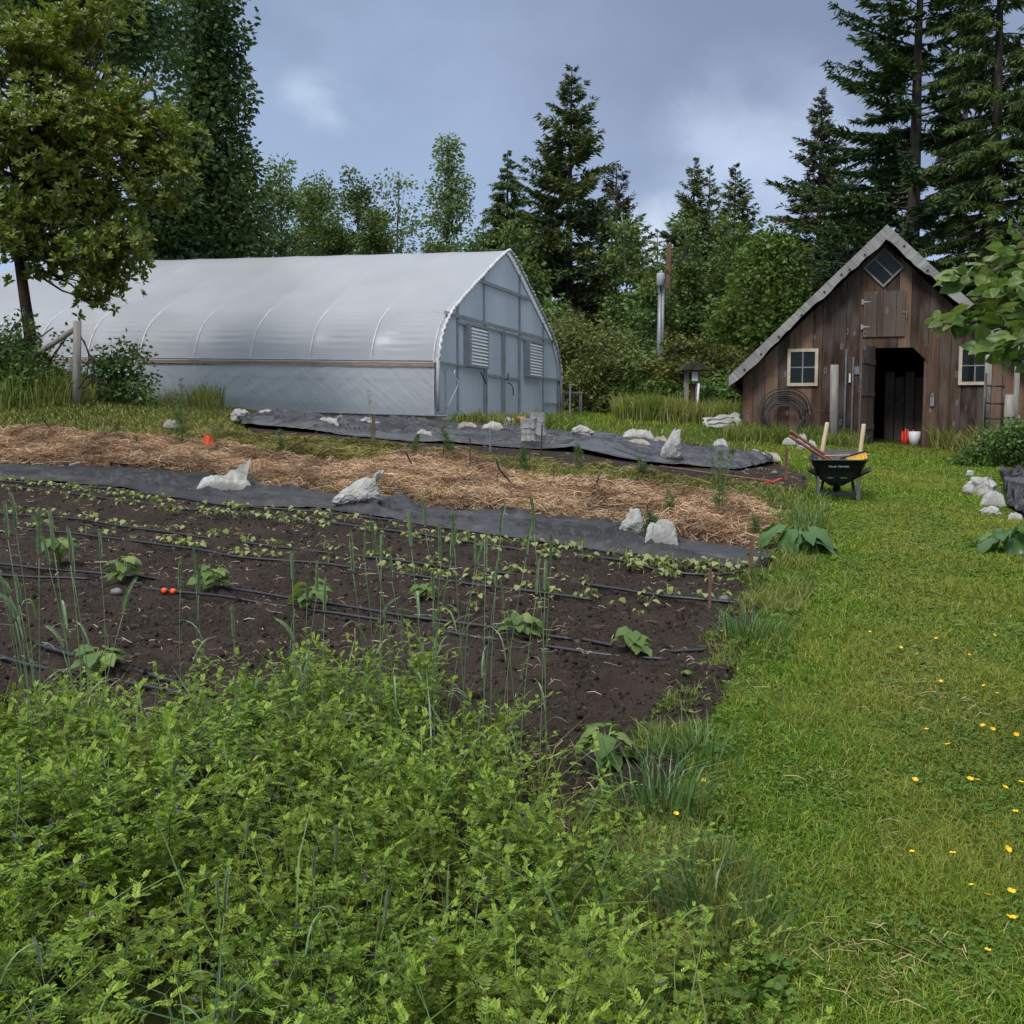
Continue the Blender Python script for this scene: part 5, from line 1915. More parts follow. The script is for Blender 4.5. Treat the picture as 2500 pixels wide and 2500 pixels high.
# apple branch close on the right, its trunk just outside the view
APPLE = leafmat('apple_leaves', [(0, (.050, .095, .022)), (.45, (.085, .145, .032)), (.8, (.14, .20, .05)), (1, (.20, .25, .085))], .45, .42, .45)
base = np.array([2.75, 3.6, 0])
base[2] = float(gz(2.75, 3.6)) - .05
ap = thing('apple_tree', 'apple tree reaching in from the right with large fresh green leaves', 'tree', base)
tb = MB()
fork = np.array([2.55, 3.5, 1.55])
tb.tube([base.tolist(), (base * .5 + fork * .5 + np.array([.05, 0, 0])).tolist(), fork.tolist(), [2.5, 3.5, 2.6]], [.055, .048, .04, .012], 8)
BR = [[(2580, 640, 3.4), (2500, 640, 3.35), (2440, 655, 3.3), (2390, 680, 3.25), (2345, 672, 3.2), (2328, 662, 3.2)],
      [(2580, 640, 3.4), (2520, 600, 3.4), (2470, 610, 3.35), (2420, 640, 3.3), (2403, 640, 3.3)],
      [(2600, 760, 3.4), (2520, 770, 3.3), (2450, 775, 3.25), (2380, 785, 3.2), (2320, 790, 3.15), (2306, 789, 3.15)],
      [(2600, 760, 3.4), (2530, 720, 3.45), (2450, 720, 3.4), (2395, 735, 3.35), (2350, 765, 3.3)],
      [(2600, 760, 3.4), (2540, 820, 3.3), (2480, 835, 3.2), (2430, 850, 3.15), (2400, 860, 3.1)],
      [(2600, 760, 3.4), (2540, 860, 3.5), (2490, 880, 3.5), (2455, 880, 3.5)],
      [(2600, 700, 3.3), (2530, 670, 3.15), (2480, 690, 3.1), (2440, 705, 3.05)],
      [(2600, 760, 3.5), (2540, 740, 3.4), (2490, 760, 3.35), (2440, 800, 3.3)],
      [(2600, 700, 3.5), (2550, 640, 3.5), (2510, 600, 3.5), (2480, 560, 3.5)],
      [(2600, 800, 3.2), (2540, 800, 3.1), (2500, 830, 3.05), (2470, 850, 3.0)]]
q = QB()
for br in BR:
    P = np.array([at(*x) for x in br])
    tb.tube([fork.tolist()] + P.tolist(), np.linspace(.014, .0025, len(P) + 1).tolist(), 5)
    Pf = polyat(P, 60)
    Ld = np.linalg.norm(P[-1] - P[0])
    nl = int(Ld / .0095)
    f = rng.uniform(.05, 1, nl)
    f[:3] = 1.0
    c = np.stack([np.interp(f, np.linspace(0, 1, 60), Pf[:, i]) for i in range(3)], 1)
    D = rdir(nl, -.7, .5)
    D[:, 0] -= .35
    pet = unit(D + np.array([0, 0, .3])) * rng.uniform(.015, .04, nl)[:, None]
    L = rng.uniform(.05, .09, nl) * np.where(f > .9, .65, 1)
    N = rdir(nl, .2, 1)
    q.add(bigleaf(c + pet, D, N, L, L * rng.uniform(.58, .74, nl), rng.uniform(.05, .5, nl), .16, None, .035), T_BIG)
tb.build('trunk', BARK, ap, True, base)
q.build('leaves', APPLE, ap, base, True)


# ------------------------------------------------------------------ bags and tarps
BAGM = NT('white_woven_sack')
n1 = BAGM.noise(7, detail=5)
n2 = BAGM.noise(2.2, detail=3)
bc = BAGM.ramp(n1.outputs[0], [(.3, (.25, .25, .23)), (.55, (.39, .39, .37)), (.75, (.52, .52, .50))])
bc = BAGM.mix(BAGM.n('ShaderNodeMapRange', {0: n2.outputs[0], 1: .46, 2: .68, 4: .7}).outputs[0], bc, (.23, .20, .15))
bb_ = BAGM.bsdf(bc, .5, Specular_IOR_Level=.4)
nv = BAGM.noise(13, detail=4, dist=1.6)
BAGM.bump(bb_, nv.outputs[0], .35, .03)
BAGW = BAGM.done(bb_.outputs[0])
BAGB = flecked('beige_soiled_sack', [(.3, (.20, .175, .13)), (.6, (.34, .31, .25)), (.8, (.45, .425, .36))], 8, .7, bump=.8, bdist=.05)


STRIPEM = flecked('grey_green_stripe', [(.3, (.16, .18, .16)), (.7, (.26, .28, .25))], 8, .6)


def ridge(x):
    return 1 - abs(2 * (x - math.floor(x)) - 1)


def sackcloth(b, W, D, H, seed, stand, lean, taper):
    """a filled sack: two layers of cloth meeting in a seam, pulled into folds near the seam"""
    nu, nv = 70, 54
    of = Vector((seed * 5.1, seed * 2.3, seed))
    for layer in (1, -1):
        G_ = []
        for j in range(nv + 1):
            bb = -1 + 2 * j / nv
            row = []
            for i in range(nu + 1):
                a = -1 + 2 * i / nu
                pr = max(0, (1 - abs(a) ** 2.3) * (1 - abs(bb) ** 2.3)) ** .45
                q = Vector((a * 1.6, bb * 1.3, layer * .7)) + of
                lo = mnoise.noise(q)
                warp = mnoise.noise(q * 2.2) * .8
                f1 = abs(a) ** 2 * ridge(bb * 3.3 + warp + seed * .37) ** 2
                f2 = abs(bb) ** 2 * ridge(a * 4.1 + warp + seed * .61) ** 2
                f3 = ridge(a * 1.7 + bb * 1.1 + warp * 1.2) ** 4 + .6 * ridge(a * 1.3 - bb * 2.3 + warp) ** 5
                cr = (.16 * f1 + .16 * f2 + .11 * f3) * (.55 if stand else 1) + .012 * mnoise.noise(q * 7)
                th = pr * (1 + .28 * lo) + (cr - .08) * pr ** .35
                if stand:
                    h = (bb + 1) / 2
                    wd = 1 - taper * h ** 1.4 - .10 * (1 - h) ** 5
                    x = a * W / 2 * wd * (1 - .06 * math.sin(h * 7 + seed)) + lean * W * h ** 1.5 + .015 * mnoise.noise(q * 3)
                    y = layer * D / 2 * th * (1 - .75 * h ** 1.5) + .05 * D * math.sin(h * 3 + seed)
                    z = H * h * (1 + .10 * mnoise.noise(Vector((a * 1.5, seed, 0))) * h)
                    row.append((x, y, z))
                else:
                    x = a * W / 2 * (1 - .10 * (1 - bb * bb) * abs(a) ** 4)
                    y = bb * D / 2 * (1 - .10 * (1 - a * a) * abs(bb) ** 4)
                    z = H * th if layer > 0 else -.012 * pr
                    row.append((x, y, max(-.02, z + (.10 * H * abs(a * bb) ** 6 if layer > 0 else 0))))
            G_.append(row)
        b.grid(G_)


def bag(u, v, wpx, hpx, style, label, seed, mat=None, name='sandbag', cat='bag', lean=0.0, group='white bags weighing down the tarps', neck=None, depth=.6):
    if style == 'crumple' and seed % 2 == 0 and hpx > 12:
        style, depth = 'pillow', .75
    p = gp(u, v)
    sc = p[1] / F
    W, H = wpx * sc, hpx * sc
    nt_, np_ = 64, 34
    rows_ = []
    of = Vector((seed * 3.7, seed * 1.3, 0))
    for j in range(np_ + 1):
        f = j / np_
        if style == 'pillow':
            a = f * PI / 2
            r, z = math.cos(a) ** .55, math.sin(a) ** .8
        elif style == 'upright':
            z = f
            r = (1 - f) ** .62 * .92 + .10 * (1 - f) + .03
            r *= 1 - .25 * (1 - f) ** 6
        elif style == 'sack':
            z = f
            r = .92 - .14 * math.sin(PI * f) + .06 * f
        else:
            a = f * PI / 2
            r, z = math.cos(a) ** .7, math.sin(a)
        row = []
        for i in range(nt_):
            t = 2 * PI * i / nt_
            cs, sn = math.cos(t), math.sin(t)
            e_ = .75
            x = math.copysign(abs(cs) ** e_, cs) * r * W / 2
            y = math.copysign(abs(sn) ** e_, sn) * r * W / 2 * depth
            q = Vector((x / max(W, .1) * 3, y / max(W, .1) * 3, z * 1.7)) + of
            amp = {'pillow': .085, 'upright': .10, 'sack': .07}.get(style, .24)
            qs = Vector((q.x, q.y, q.z * .22)) if style != 'pillow' else Vector((q.x * .8 + q.y * .4, q.y * .8, q.z * .45))
            nz = mnoise.noise(q * 1.3) * amp + (abs(mnoise.noise(qs * 2.6)) + .6 * abs(mnoise.noise(qs * 5.3 + Vector((3, 1, 0))))) * -amp * 1.25 + mnoise.noise(q * 9) * amp * .08
            k = 1 + nz * 1.4
            zz = z * H * (1 + (mnoise.noise(q * 1.1 + Vector((9, 0, 0))) * amp * (1.6 if style == 'crumple' else .8)) * f)
            row.append((x * k + lean * W * z ** 1.6, y * k, max(-.02, zz)))
        rows_.append(row)
    b = MB()
    if style in ('pillow', 'upright'):
        sackcloth(b, W, W * depth, H, seed, style == 'upright', lean, .72 if style == 'upright' else 0)
    else:
        b.grid(rows_, close=True)
    if style == 'sack':         # open top: the cloth turns in and down again
        inn = [[(x * .93, y * .93, z - H * .18 * k_) for x, y, z in rows_[-2]] for k_ in (0, 1, 2)]
        b.grid([rows_[-1]] + inn, close=True)
        if seed == 14:
            nq = nt_
            for j in (12, 13, 20, 21, 27):
                for i in range(nq):
                    b.mi[j * nq + i] = 1
    elif style == 'crumple':
        b.add([rows_[-1][i] for i in range(nt_)], [tuple(range(nt_))])
    if neck == 'flap':          # loose open end standing up
        for yo in (-.10, .07):
            g_ = []
            for i in range(13):
                q_ = i / 12
                row = []
                for k in range(9):
                    f = k / 8
                    zt = H * (.85 + 1.12 * q_ ** 1.3)
                    zb_ = H * .45
                    row.append((W * (-.12 + .50 * q_ + .10 * f * q_), yo * (1 - f * .75) + .03 * math.sin(i * .9 + f * 3) * f, zb_ + (zt - zb_) * f + .012 * math.sin(i * 1.7)))
                g_.append(row)
            b.grid(g_)
    if neck == 'tie':
        cx_, cz_ = (W * .36, H * .93) if style == 'upright' else (W * .40, H * .78)
        for k in range(9):
            a = k * 2 * PI / 9
            b.tube([(W * .24, 0, H * (.8 if style == 'upright' else .62)), (cx_, 0, cz_), (cx_ + W * .10 + .05 * math.cos(a), .05 * math.sin(a), cz_ + H * .12 + .06 * math.cos(a * 1.3))], [.05, .022, .014], 5)
    o = b.build(name, [mat or BAGW, STRIPEM], None, True)
    p = np.array(p)
    o.location = (p[0], p[1], p[2] + (.055 if v < 1160 and u < 1900 or 1170 < v < 1350 and u < 1700 else .015))
    o.rotation_euler = (0, 0, -math.atan2(p[0], p[1]))
    return tag(o, label, cat, group)


bag(549, 1207, 132, 38, 'pillow', 'flat full sandbag with an open flap standing up on the black fabric strip', 1, neck='flap', depth=.5)
bag(868, 1249, 128, 70, 'upright', 'full white sandbag with tied neck leaning right on the black fabric strip', 2, neck='tie', depth=.75, lean=.26)
bag(1543, 1324, 76, 68, 'upright', 'left bag of the pair on the fabric strip, with a pointed top', 3, lean=.10, depth=.8)
bag(1614, 1347, 84, 62, 'pillow', 'right bag of the pair on the fabric strip, rounded and creased', 4, depth=.8)
bag(588, 1034, 50, 27, 'crumple', 'crumpled white bag at the far left end of the back tarps', 5)
bag(652, 1022, 50, 14, 'crumple', 'flat white bag near the greenhouse wall, second from the left end of the tarps', 6)
bag(704, 1020, 42, 11, 'pillow', 'small flat white bag close under the greenhouse wall behind the tarp hump', 7)
bag(800, 1050, 58, 23, 'pillow', 'white bag with tied neck on the tarp in front of the greenhouse side', 8, neck='tie', lean=.1)
bag(900, 1043, 52, 16, 'crumple', 'low crumpled white bag behind the orange brown stake', 9)
bag(1035, 1077, 43, 20, 'crumple', 'white bag at the front edge of the tarp with weeds growing through', 10)
bag(1141, 1058, 54, 21, 'pillow', 'smooth beige white bag in front of the crank handle corner', 11, BAGB)
bag(1203, 1058, 56, 20, 'crumple', 'crumpled white bag in front of the greenhouse doors', 12)
bag(1243, 1046, 34, 20, 'crumple', 'small grey white bag half behind the upright sacks', 13)
bag(1290, 1092, 44, 62, 'sack', 'tall striped open sack standing on the tarp by the orange bag', 14, name='open_sack', cat='sack', depth=.9)
bag(1314, 1073, 44, 58, 'sack', 'tall white sack standing upright behind the striped sack', 15, name='open_sack', cat='sack', lean=-.05)
bag(1271, 1042, 28, 20, 'pillow', 'orange bag tucked behind the upright sacks', 16, flecked('orange_sack', [(.3, (.55, .16, .08)), (.7, (.72, .27, .15))], 7, .6), name='orange_sack', group=None)
bag(1418, 1073, 62, 25, 'crumple', 'crumpled white bag on the tarp edge right of the upright sacks', 17)
bag(1557, 1081, 80, 27, 'crumple', 'long white bag lying slantwise at the back edge of the tarp', 18, lean=-.3)
bag(1557, 1095, 62, 14, 'pillow', 'flat cream bag lying in front of the long slanting bag', 19, BAGB)
bag(1612, 1089, 36, 17, 'crumple', 'small pale bag just behind the tall pointed bag', 20, BAGB)
bag(1636, 1135, 58, 78, 'upright', 'tall white bag with pointed leaning top at the tarp front edge', 21, lean=.30, depth=.8)
bag(1758, 1108, 42, 25, 'crumple', 'round white bag near the right end of the back tarp', 22)
bag(1844, 1119, 22, 15, 'pillow', 'tiny white bag behind the beige one at the tarp end', 23)
bag(1876, 1134, 62, 21, 'crumple', 'long beige bag at the right end of the back tarp', 24, BAGB)
for k, (u, v, w_, h_, lb) in enumerate(((1926, 1088, 33, 20, 'leftmost'), (1958, 1088, 26, 25, 'tallest'), (1981, 1099, 26, 20, 'rightmost'), (1962, 1100, 42, 12, 'lowest and flattest'))):
    bag(u, v, w_, h_, 'crumple', lb + ' white bag of the heap between barn wall and wheelbarrow', 30 + k, group='heap of white bags behind the wheelbarrow')
bag(421, 1052, 44, 20, 'crumple', 'dirty grey white bag lying alone in the mown grass at the left', 40, BAGB)
bag(2392, 1214, 80, 44, 'crumple', 'large white bag on the left edge of the right tarp', 41, group='white bags on the right tarp')
bag(2424, 1239, 58, 34, 'crumple', 'knotted white bag in the middle of the row on the right tarp', 42, group='white bags on the right tarp')
bag(2418, 1260, 54, 20, 'crumple', 'low white bag half hidden in grass beside the right tarp', 43, group='white bags on the right tarp')
bag(2478, 1274, 36, 18, 'crumple', 'nearest white bag of the row on the right tarp', 44, group='white bags on the right tarp')
bag(2368, 1166, 22, 15, 'crumple', 'small white scrap of bag at the far end of the right tarp', 45, group='white bags on the right tarp')

TARP = NT('black_plastic_sheet')
n1 = TARP.noise(3, detail=5)
tb_ = TARP.bsdf(TARP.ramp(n1.outputs[0], [(.3, (.008, .0085, .011)), (.65, (.017, .0185, .023)), (.82, (.05, .05, .05))]), .27, Specular_IOR_Level=.55)
TARP.bump(tb_, n1.outputs[0], .35, .03)
TARPM = TARP.done(tb_.outputs[0])
strip('black_tarp', [(560, 1016), (640, 1021), (760, 1022), (900, 1027), (1060, 1040), (1300, 1052), (1400, 1062), (1500, 1068), (1600, 1084), (1700, 1102), (1800, 1110), (1895, 1130)],
      [(590, 1046), (700, 1056), (800, 1063), (900, 1074), (1000, 1084), (1100, 1087), (1300, 1102), (1400, 1108), (1500, 1127), (1600, 1140), (1700, 1146), (1800, 1152), (1880, 1141)],
      240, 90, .085, TARPM, 'long wrinkled black plastic tarp in front of the greenhouse', 'tarp', 71,
      hump=[(690, 1040, .55, .14), (760, 1048, .5, .10), (1430, 1104, .5, .11), (1490, 1112, .45, .08), (1780, 1135, .4, .09), (1840, 1135, .3, .10), (1120, 1080, .6, .03)], fold_dir=(.9, 5.0), z0=.05, front=.05)
strip('black_tarp', [(830, 1016), (960, 1020), (1060, 1036), (1300, 1046)], [(840, 1022), (960, 1027), (1060, 1044), (1300, 1054)], 60, 10, .03, FABM,
      'narrow black ground cloth tight along the greenhouse base', 'tarp', 75, z0=.02)
strip('black_tarp', [(2440, 1158), (2560, 1166), (2900, 1190)], [(2460, 1240), (2540, 1292), (2800, 1400)], 80, 80, .13, TARPM, 'wrinkled black tarp at the right picture edge', 'tarp', 81, fold_dir=(.8, 4.0))
# folded white and black sheet by the barn corner
p = gp(1770, 1048)
f = MB()
G_ = []
for i in range(22):
    row = []
    for j in range(14):
        x = -.42 + .84 * i / 21
        y = .5 * j / 13
        z = .05 + .34 * (j / 13) * (.6 + .4 * i / 21) + .014 * math.sin(i * .7 + j * .5) + .03 * mnoise.noise(Vector((i * .35, j * .45, 3)))
        row.append((x + .02 * math.sin(j * 1.3), y, z))
    G_.append(row)
r_, c_ = 22, 14
f.v = []
V = [q for row in G_ for q in row]
Fs, mi = [], []
f.add(V, [])
for i in range(r_ - 1):
    for j in range(c_ - 1):
        f.f.append((i * c_ + j, (i + 1) * c_ + j, (i + 1) * c_ + j + 1, i * c_ + j + 1))
        f.mi.append(1 if (j in (3, 4, 8, 9)) and 1 < i < 17 + (j % 2) else 0)
o = f.build('folded_sheet', [BAGW, TARPM], None, True)
o.location = p
md_ = o.modifiers.new('thickness', 'SOLIDIFY')
md_.thickness = .01
tag(o, 'folded white and black plastic sheet beside the barn corner', 'sheet')


# ------------------------------------------------------------------ drip lines
def dline(pts, label, r=.011, name='drip_line', lift=.012, wob=True):
    P = np.array([gp(*q)[:2] for q in pts])
    P = polyat(P, max(8, len(pts) * 9))
    for _ in range(3):
        P[1:-1] = (P[:-2] + 2 * P[1:-1] + P[2:]) / 4
    if wob:
        P[1:-1, 1] += .035 * (vn(P[1:-1, 0], P[1:-1, 1], .7, 12) - .5)
    z = gz(P[:, 0], P[:, 1]) + .03 + lift + .012 * (vn(P[:, 0], P[:, 1], .4, 13) - .5)
    f = MB()
    f.tube(np.stack([P[:, 0], P[:, 1], z], 1).tolist(), r, 7)
    return tag(f.build(name, BLACK_PLASTIC, None, True), label, 'hose', 'drip lines along the bean rows')


dline([(-250, 1165), (0, 1183), (260, 1200), (400, 1218), (560, 1245), (760, 1257), (1000, 1287), (1171, 1312), (1310, 1333), (1440, 1351), (1517, 1364), (1662, 1385)], 'black drip line lying along the front edge of the fabric strip')
BLINE = [(-250, 1170), (0, 1191), (274, 1227), (430, 1250), (569, 1260), (776, 1284), (1000, 1312), (1259, 1354), (1492, 1374), (1621, 1411), (1725, 1420), (1776, 1418), (1828, 1405), (1875, 1381)]
dline(BLINE, 'second drip line from the fabric strip, curling back at its right end')
CLINE = [(-250, 1240), (0, 1263), (197, 1279), (342, 1302), (518, 1325), (673, 1346), (776, 1359), (1000, 1384), (1155, 1408), (1259, 1418), (1362, 1431), (1518, 1455), (1647, 1475), (1818, 1488)]
dline(CLINE, 'black drip line with sparse beans beside it ending near the second stake')
DLINE = [(-250, 1270), (0, 1294), (207, 1317), (362, 1338), (466, 1349), (569, 1372), (776, 1387), (1000, 1418), (1155, 1442), (1310, 1460), (1445, 1480)]
dline(DLINE, 'black drip line in the middle of the bed that stops short in bare soil')
ELINE = [(-250, 1360), (0, 1390), (129, 1403), (269, 1418), (362, 1424), (492, 1439), (673, 1468), (828, 1491), (1000, 1522), (1083, 1532), (1233, 1553), (1399, 1579)]
dline(ELINE, 'grey black drip line running through the squash plants')
dline([(1419, 1579), (1518, 1600), (1621, 1610), (1725, 1604)], 'short end piece of drip line beyond the right squash plant')
dline([(-250, 1390), (0, 1416), (110, 1423), (217, 1429)], 'short shiny drip line at the left edge near the first squash plant')
dline([(321, 1444), (414, 1457), (518, 1468), (585, 1478), (725, 1499), (1000, 1540), (1135, 1569), (1259, 1584), (1466, 1618), (1631, 1628)], 'nearest long drip line, with an orange coupling on it')
dline([(80, 1590), (178, 1622), (235, 1636), (312, 1654), (362, 1669), (420, 1687), (520, 1720)], 'thick black pipe at the edge of the vetch, farther of the two', .014)
dline([(-40, 1610), (54, 1640), (138, 1658), (217, 1674), (326, 1691), (417, 1712), (520, 1745)], 'thick black pipe at the edge of the vetch, nearer of the two', .014)
p = gp(411, 1458)
f = MB()
for dx in (-.045, .03):
    f.tube([(dx, -.002 * dx, .0), (dx + .03, 0, -.003)], .02, 8)
o = f.build('pipe_coupling', ORANGE, None, True)
o.location = (p[0], p[1], p[2] + .045)
o.rotation_euler = (0, 0, -.35)
tag(o, 'orange coupling on the nearest long drip line', 'coupling')


def loop(pts, label, r=.010, ends=(0, -1)):
    """standing curl of thin pipe: its ends touch the ground, the rest stands in the plane between them"""
    i0 = max(range(len(pts)), key=lambda i: pts[i][1])
    g0 = gp(*pts[i0])
    P = [at(u, v, g0[1] + .004 * (u - pts[i0][0])) for u, v in pts]
    P = polyat(np.array(P), 40)
    for _ in range(4):
        P[1:-1] = (P[:-2] + 2 * P[1:-1] + P[2:]) / 4
    P[:, 2] = np.maximum(P[:, 2] + .03, gz(P[:, 0], P[:, 1]) + .02)
    f = MB()
    f.tube(P.tolist(), r, 6)
    return tag(f.build('irrigation_hose', BLACK_PLASTIC, None, True), label, 'hose', 'loose ends of irrigation hose')


loop([(102, 1023), (108, 1034), (121, 1048), (146, 1066), (168, 1077)], 'thin hose end rising from the straw at the far left')
loop([(199, 1082), (236, 1085), (264, 1079), (283, 1057), (292, 1032)], 'thin hose curling up out of the straw left of the orange flag')
loop([(742, 1069), (748, 1086), (761, 1102), (777, 1107), (798, 1105)], 'hose end bent up in the mown grass right of the orange flag')
loop([(990, 1107), (1002, 1133), (1017, 1156), (1035, 1165), (1051, 1166)], 'hose end bent up at the straw edge in the middle')
loop([(1213, 1125), (1215, 1146), (1230, 1166), (1248, 1184), (1258, 1203), (1250, 1214), (1235, 1215), (1204, 1206), (1173, 1197)], 'hose twisted into a hook in front of the doors')
loop([(1463, 1165), (1457, 1188), (1468, 1208), (1481, 1226)], 'short hose end standing in the straw between the bags')
loop([(1722, 1196), (1716, 1213), (1699, 1232), (1673, 1245), (1642, 1250), (1599, 1260), (1559, 1262)], 'long hose arching up to the right over the straw')
for pts, lb in (([(728, 1155), (759, 1152), (792, 1156), (821, 1165), (845, 1174)], 'bowed hose piece lying on straw behind the tied sandbag'),
                ([(0, 1083), (50, 1080), (100, 1081)], 'hose piece on the straw at the left picture edge'),
                ([(172, 1085), (205, 1091), (240, 1096)], 'short hose piece half buried in straw at the left'),
                ([(280, 1107), (350, 1104), (480, 1113), (600, 1116), (700, 1130), (770, 1140)], 'long hose running along the straw past the orange flag'),
                ([(1400, 1247), (1520, 1262), (1640, 1290), (1780, 1300)], 'hose half buried in straw behind the pair of bags')):
    o = dline(pts, lb, .012, 'irrigation_hose', .05)
    o['group'] = 'loose ends of irrigation hose'


# ------------------------------------------------------------------ stakes, flag
STAKEW = flecked('reddish_stake_wood', [(.3, (.10, .055, .035)), (.6, (.19, .115, .08)), (.8, (.27, .18, .13))], 9, .85, (3, 3, .4), .4, .004)
REBAR = flecked('rusty_rod', [(.3, (.028, .022, .020)), (.7, (.07, .05, .042))], 14, .8, bump=.3, bdist=.003)


def stake(u, vt, vb, wpx, mat, label, lean=0.0, round_=False, name='stake'):
    p = gp(u, vb)
    h = (vb - vt) * p[1] / F
    w_ = max(.008, wpx * p[1] / F)
    f = MB()
    if round_:
        f.tube([(0, 0, -.1), (lean * h, 0, h)], w_ / 2, 6)
    else:
        f.beam((0, 0, -.1), (lean * h, 0, h - w_ * .5), w_, w_ * .7, up=(0, 1, 0))
        f.beam((lean * h, 0, h - w_ * .5), (lean * h, 0, h), w_ * .8, w_ * .55, up=(0, 1, 0))
    o = f.build(name, mat)
    o.location = p
    o.rotation_euler = (0, 0, random.uniform(-.5, .5) if not lean else 0)
    return tag(o, label, 'stake', 'stakes marking the bed ends and rows')


stake(1830, 1306, 1411, 9, STAKEW, 'reddish wooden stake at the end of the fabric strip', .045)
stake(1732, 1386, 1497, 8, STAKEW, 'reddish wooden stake standing in soil at the second drip line end')
stake(1840, 1257, 1284, 8, RED, 'short bright red stake in the straw at the right end of its bed')
stake(1917, 1094, 1178, 7, STAKEW, 'brown stake at the end of the back bed left of the wheelbarrow', .03)
stake(912, 1018, 1075, 7, STAKEW, 'pinkish brown stake at the front edge of the tarp by the greenhouse side')
stake(1643, 1231, 1283, 5, REBAR, 'thin dark stake in the straw behind the rounded bag')
stake(1666, 1234, 1266, 4, REBAR, 'short thin stake in the straw right of the rounded bag')
stake(1148, 1069, 1169, 3.5, REBAR, 'thin rod in the mown grass in front of the crank handle', 0, True)
stake(1197, 1045, 1107, 5, GALV, 'grey metal stake at the tarp edge in front of the doors', 0, True)
stake(1321, 1037, 1112, 4, REBAR, 'thin dark rod right in front of the upright sacks', .03, True)
stake(1083, 1092, 1146, 3, REBAR, 'thin rod at the straw edge below the crank post', 0, True)
stake(1165, 1121, 1167, 3, REBAR, 'thin short rod in green mulch in the middle', 0, True)
stake(1214, 1158, 1206, 3, REBAR, 'thin dark rod beside the hooked hose', 0, True)
stake(1293, 1094, 1161, 3, REBAR, 'thin rod in mulch below the striped sack', 0, True)
stake(1352, 1136, 1200, 3, REBAR, 'thin rod in mulch right of the hooked hose', 0, True)
stake(1391, 938, 1029, 5, GALV, 'upright pale metal pipe at the far greenhouse corner', .01, True)
stake(640, 1064, 1096, 3, REBAR, 'thin rod in mown grass right of the orange flag', 0, True)
stake(1580, 1230, 1290, 3, REBAR, 'thin rod in the straw just behind the pair of bags', 0, True)

p = gp(500, 1112)
fl = thing('marker_flag', 'small bright orange marker flag standing in the mulch', 'flag', p)
f = MB()
f.tube([(0, 0, -.05), (.0, 0, .34)], .003, 5)
f.build('wire', GALV, fl)
f = MB()
G_ = []
for i in range(7):
    row = []
    for j in range(6):
        x = .15 * i / 6
        row.append((x - .02, .02 * math.sin(i * 1.2 + j * .3), .34 - .17 * j / 5 * (1 - .05 * i) - .07 * (i / 6) - .012 * math.sin(i)))
    G_.append(row)
f.grid(G_)
f.build('cloth', ORANGE, fl)

# hoe lying in the mulch with a red head
p0, p1 = np.array(gp(1612, 1152)), np.array(gp(1868, 1192))
hoe = thing('garden_hoe', 'long handled hoe with a red head lying on the mulch near the wheelbarrow', 'hoe', p0)
f = MB()
a_, b__ = p0 + np.array([0, 0, .08]), p1 + np.array([0, 0, .10])
f.tube([a_.tolist(), b__.tolist()], .015, 7)
f.build('handle', STAKEW, hoe, True, p0)
f = MB()
c_ = b__ + (b__ - a_) / np.linalg.norm(b__ - a_) * .16
f.tube([b__.tolist(), (c_ - np.array([0, 0, .02])).tolist()], [.02, .028], 8)
f.beam((c_ + np.array([-.03, 0, -.01])).tolist(), (c_ + np.array([.10, .02, .04])).tolist(), .11, .016)
f.build('hoe_head', flecked('worn_red_paint', [(.3, (.16, .012, .012)), (.6, (.36, .025, .022)), (.75, (.12, .05, .04))], 9, .5), hoe, False, p0)


# ------------------------------------------------------------------ wheelbarrow
WBM = flecked('dark_green_black_paint', [(.3, (.010, .014, .014)), (.7, (.022, .028, .028))], 5, .38, bump=.06, bdist=.003, spec=.5)
WBIN = flecked('worn_tray_inside', [(.3, (.030, .028, .030)), (.6, (.07, .064, .066)), (.8, (.11, .10, .10))], 6, .55, bump=.2, bdist=.004)
GREYHANDLE = flecked('weathered_handle_wood', [(.3, (.035, .03, .026)), (.7, (.085, .075, .065))], 8, .8, (3, .4, 3), .3, .004)
p = gp(2045, 1226)
WR = -.29
wb = thing('wheelbarrow', 'dark wheelbarrow loaded with tools standing on the lawn before the barn', 'wheelbarrow', p, WR)


def ring(z, y0, y1, w0, w1, r=.06, tilt=0.0):
    """rounded rectangle outline of the tray at a height"""
    P = []
    for cx_, cy_, a0 in ((w1 / 2 - r, y1 - r, 0), (-w1 / 2 + r, y1 - r, PI / 2), (-w0 / 2 + r, y0 + r, PI), (w0 / 2 - r, y0 + r, 3 * PI / 2)):
        for k in range(6):
            a = a0 + k * PI / 10
            y = cy_ + r * math.sin(a)
            P.append((cx_ + r * math.cos(a), y, z + tilt * (y - y0)))
    return P


f = MB()
R1 = ring(.50, -.02, .80, .645, .60, .07, .115)
R2 = ring(.485, -.02, .80, .645, .60, .07, .115)
R3 = ring(.285, .07, .56, .46, .36, .07, .02)
R4 = ring(.295, .085, .545, .43, .33, .06, .02)
R5 = ring(.492, .0, .78, .605, .56, .06, .115)
R0 = ring(.50, -.035, .815, .675, .63, .08, .115)
R00 = ring(.485, -.035, .815, .675, .63, .08, .115)
f.grid([R3, R2, R00, R0, R1, R5, R4], close=True)
f.add(R3, [tuple(range(24))])
f.add(R4, [tuple(range(24))], 0)
t_ = f.build('tray', WBM, wb, True)
f = MB()
R5b = ring(.488, .004, .776, .598, .552, .06, .115)
R4b = ring(.299, .09, .54, .424, .324, .06, .02)
f.grid([R5b, R4b], close=True)
f.add(R4b, [tuple(range(24))])
f.build('tray_lining', WBIN, t_, True)
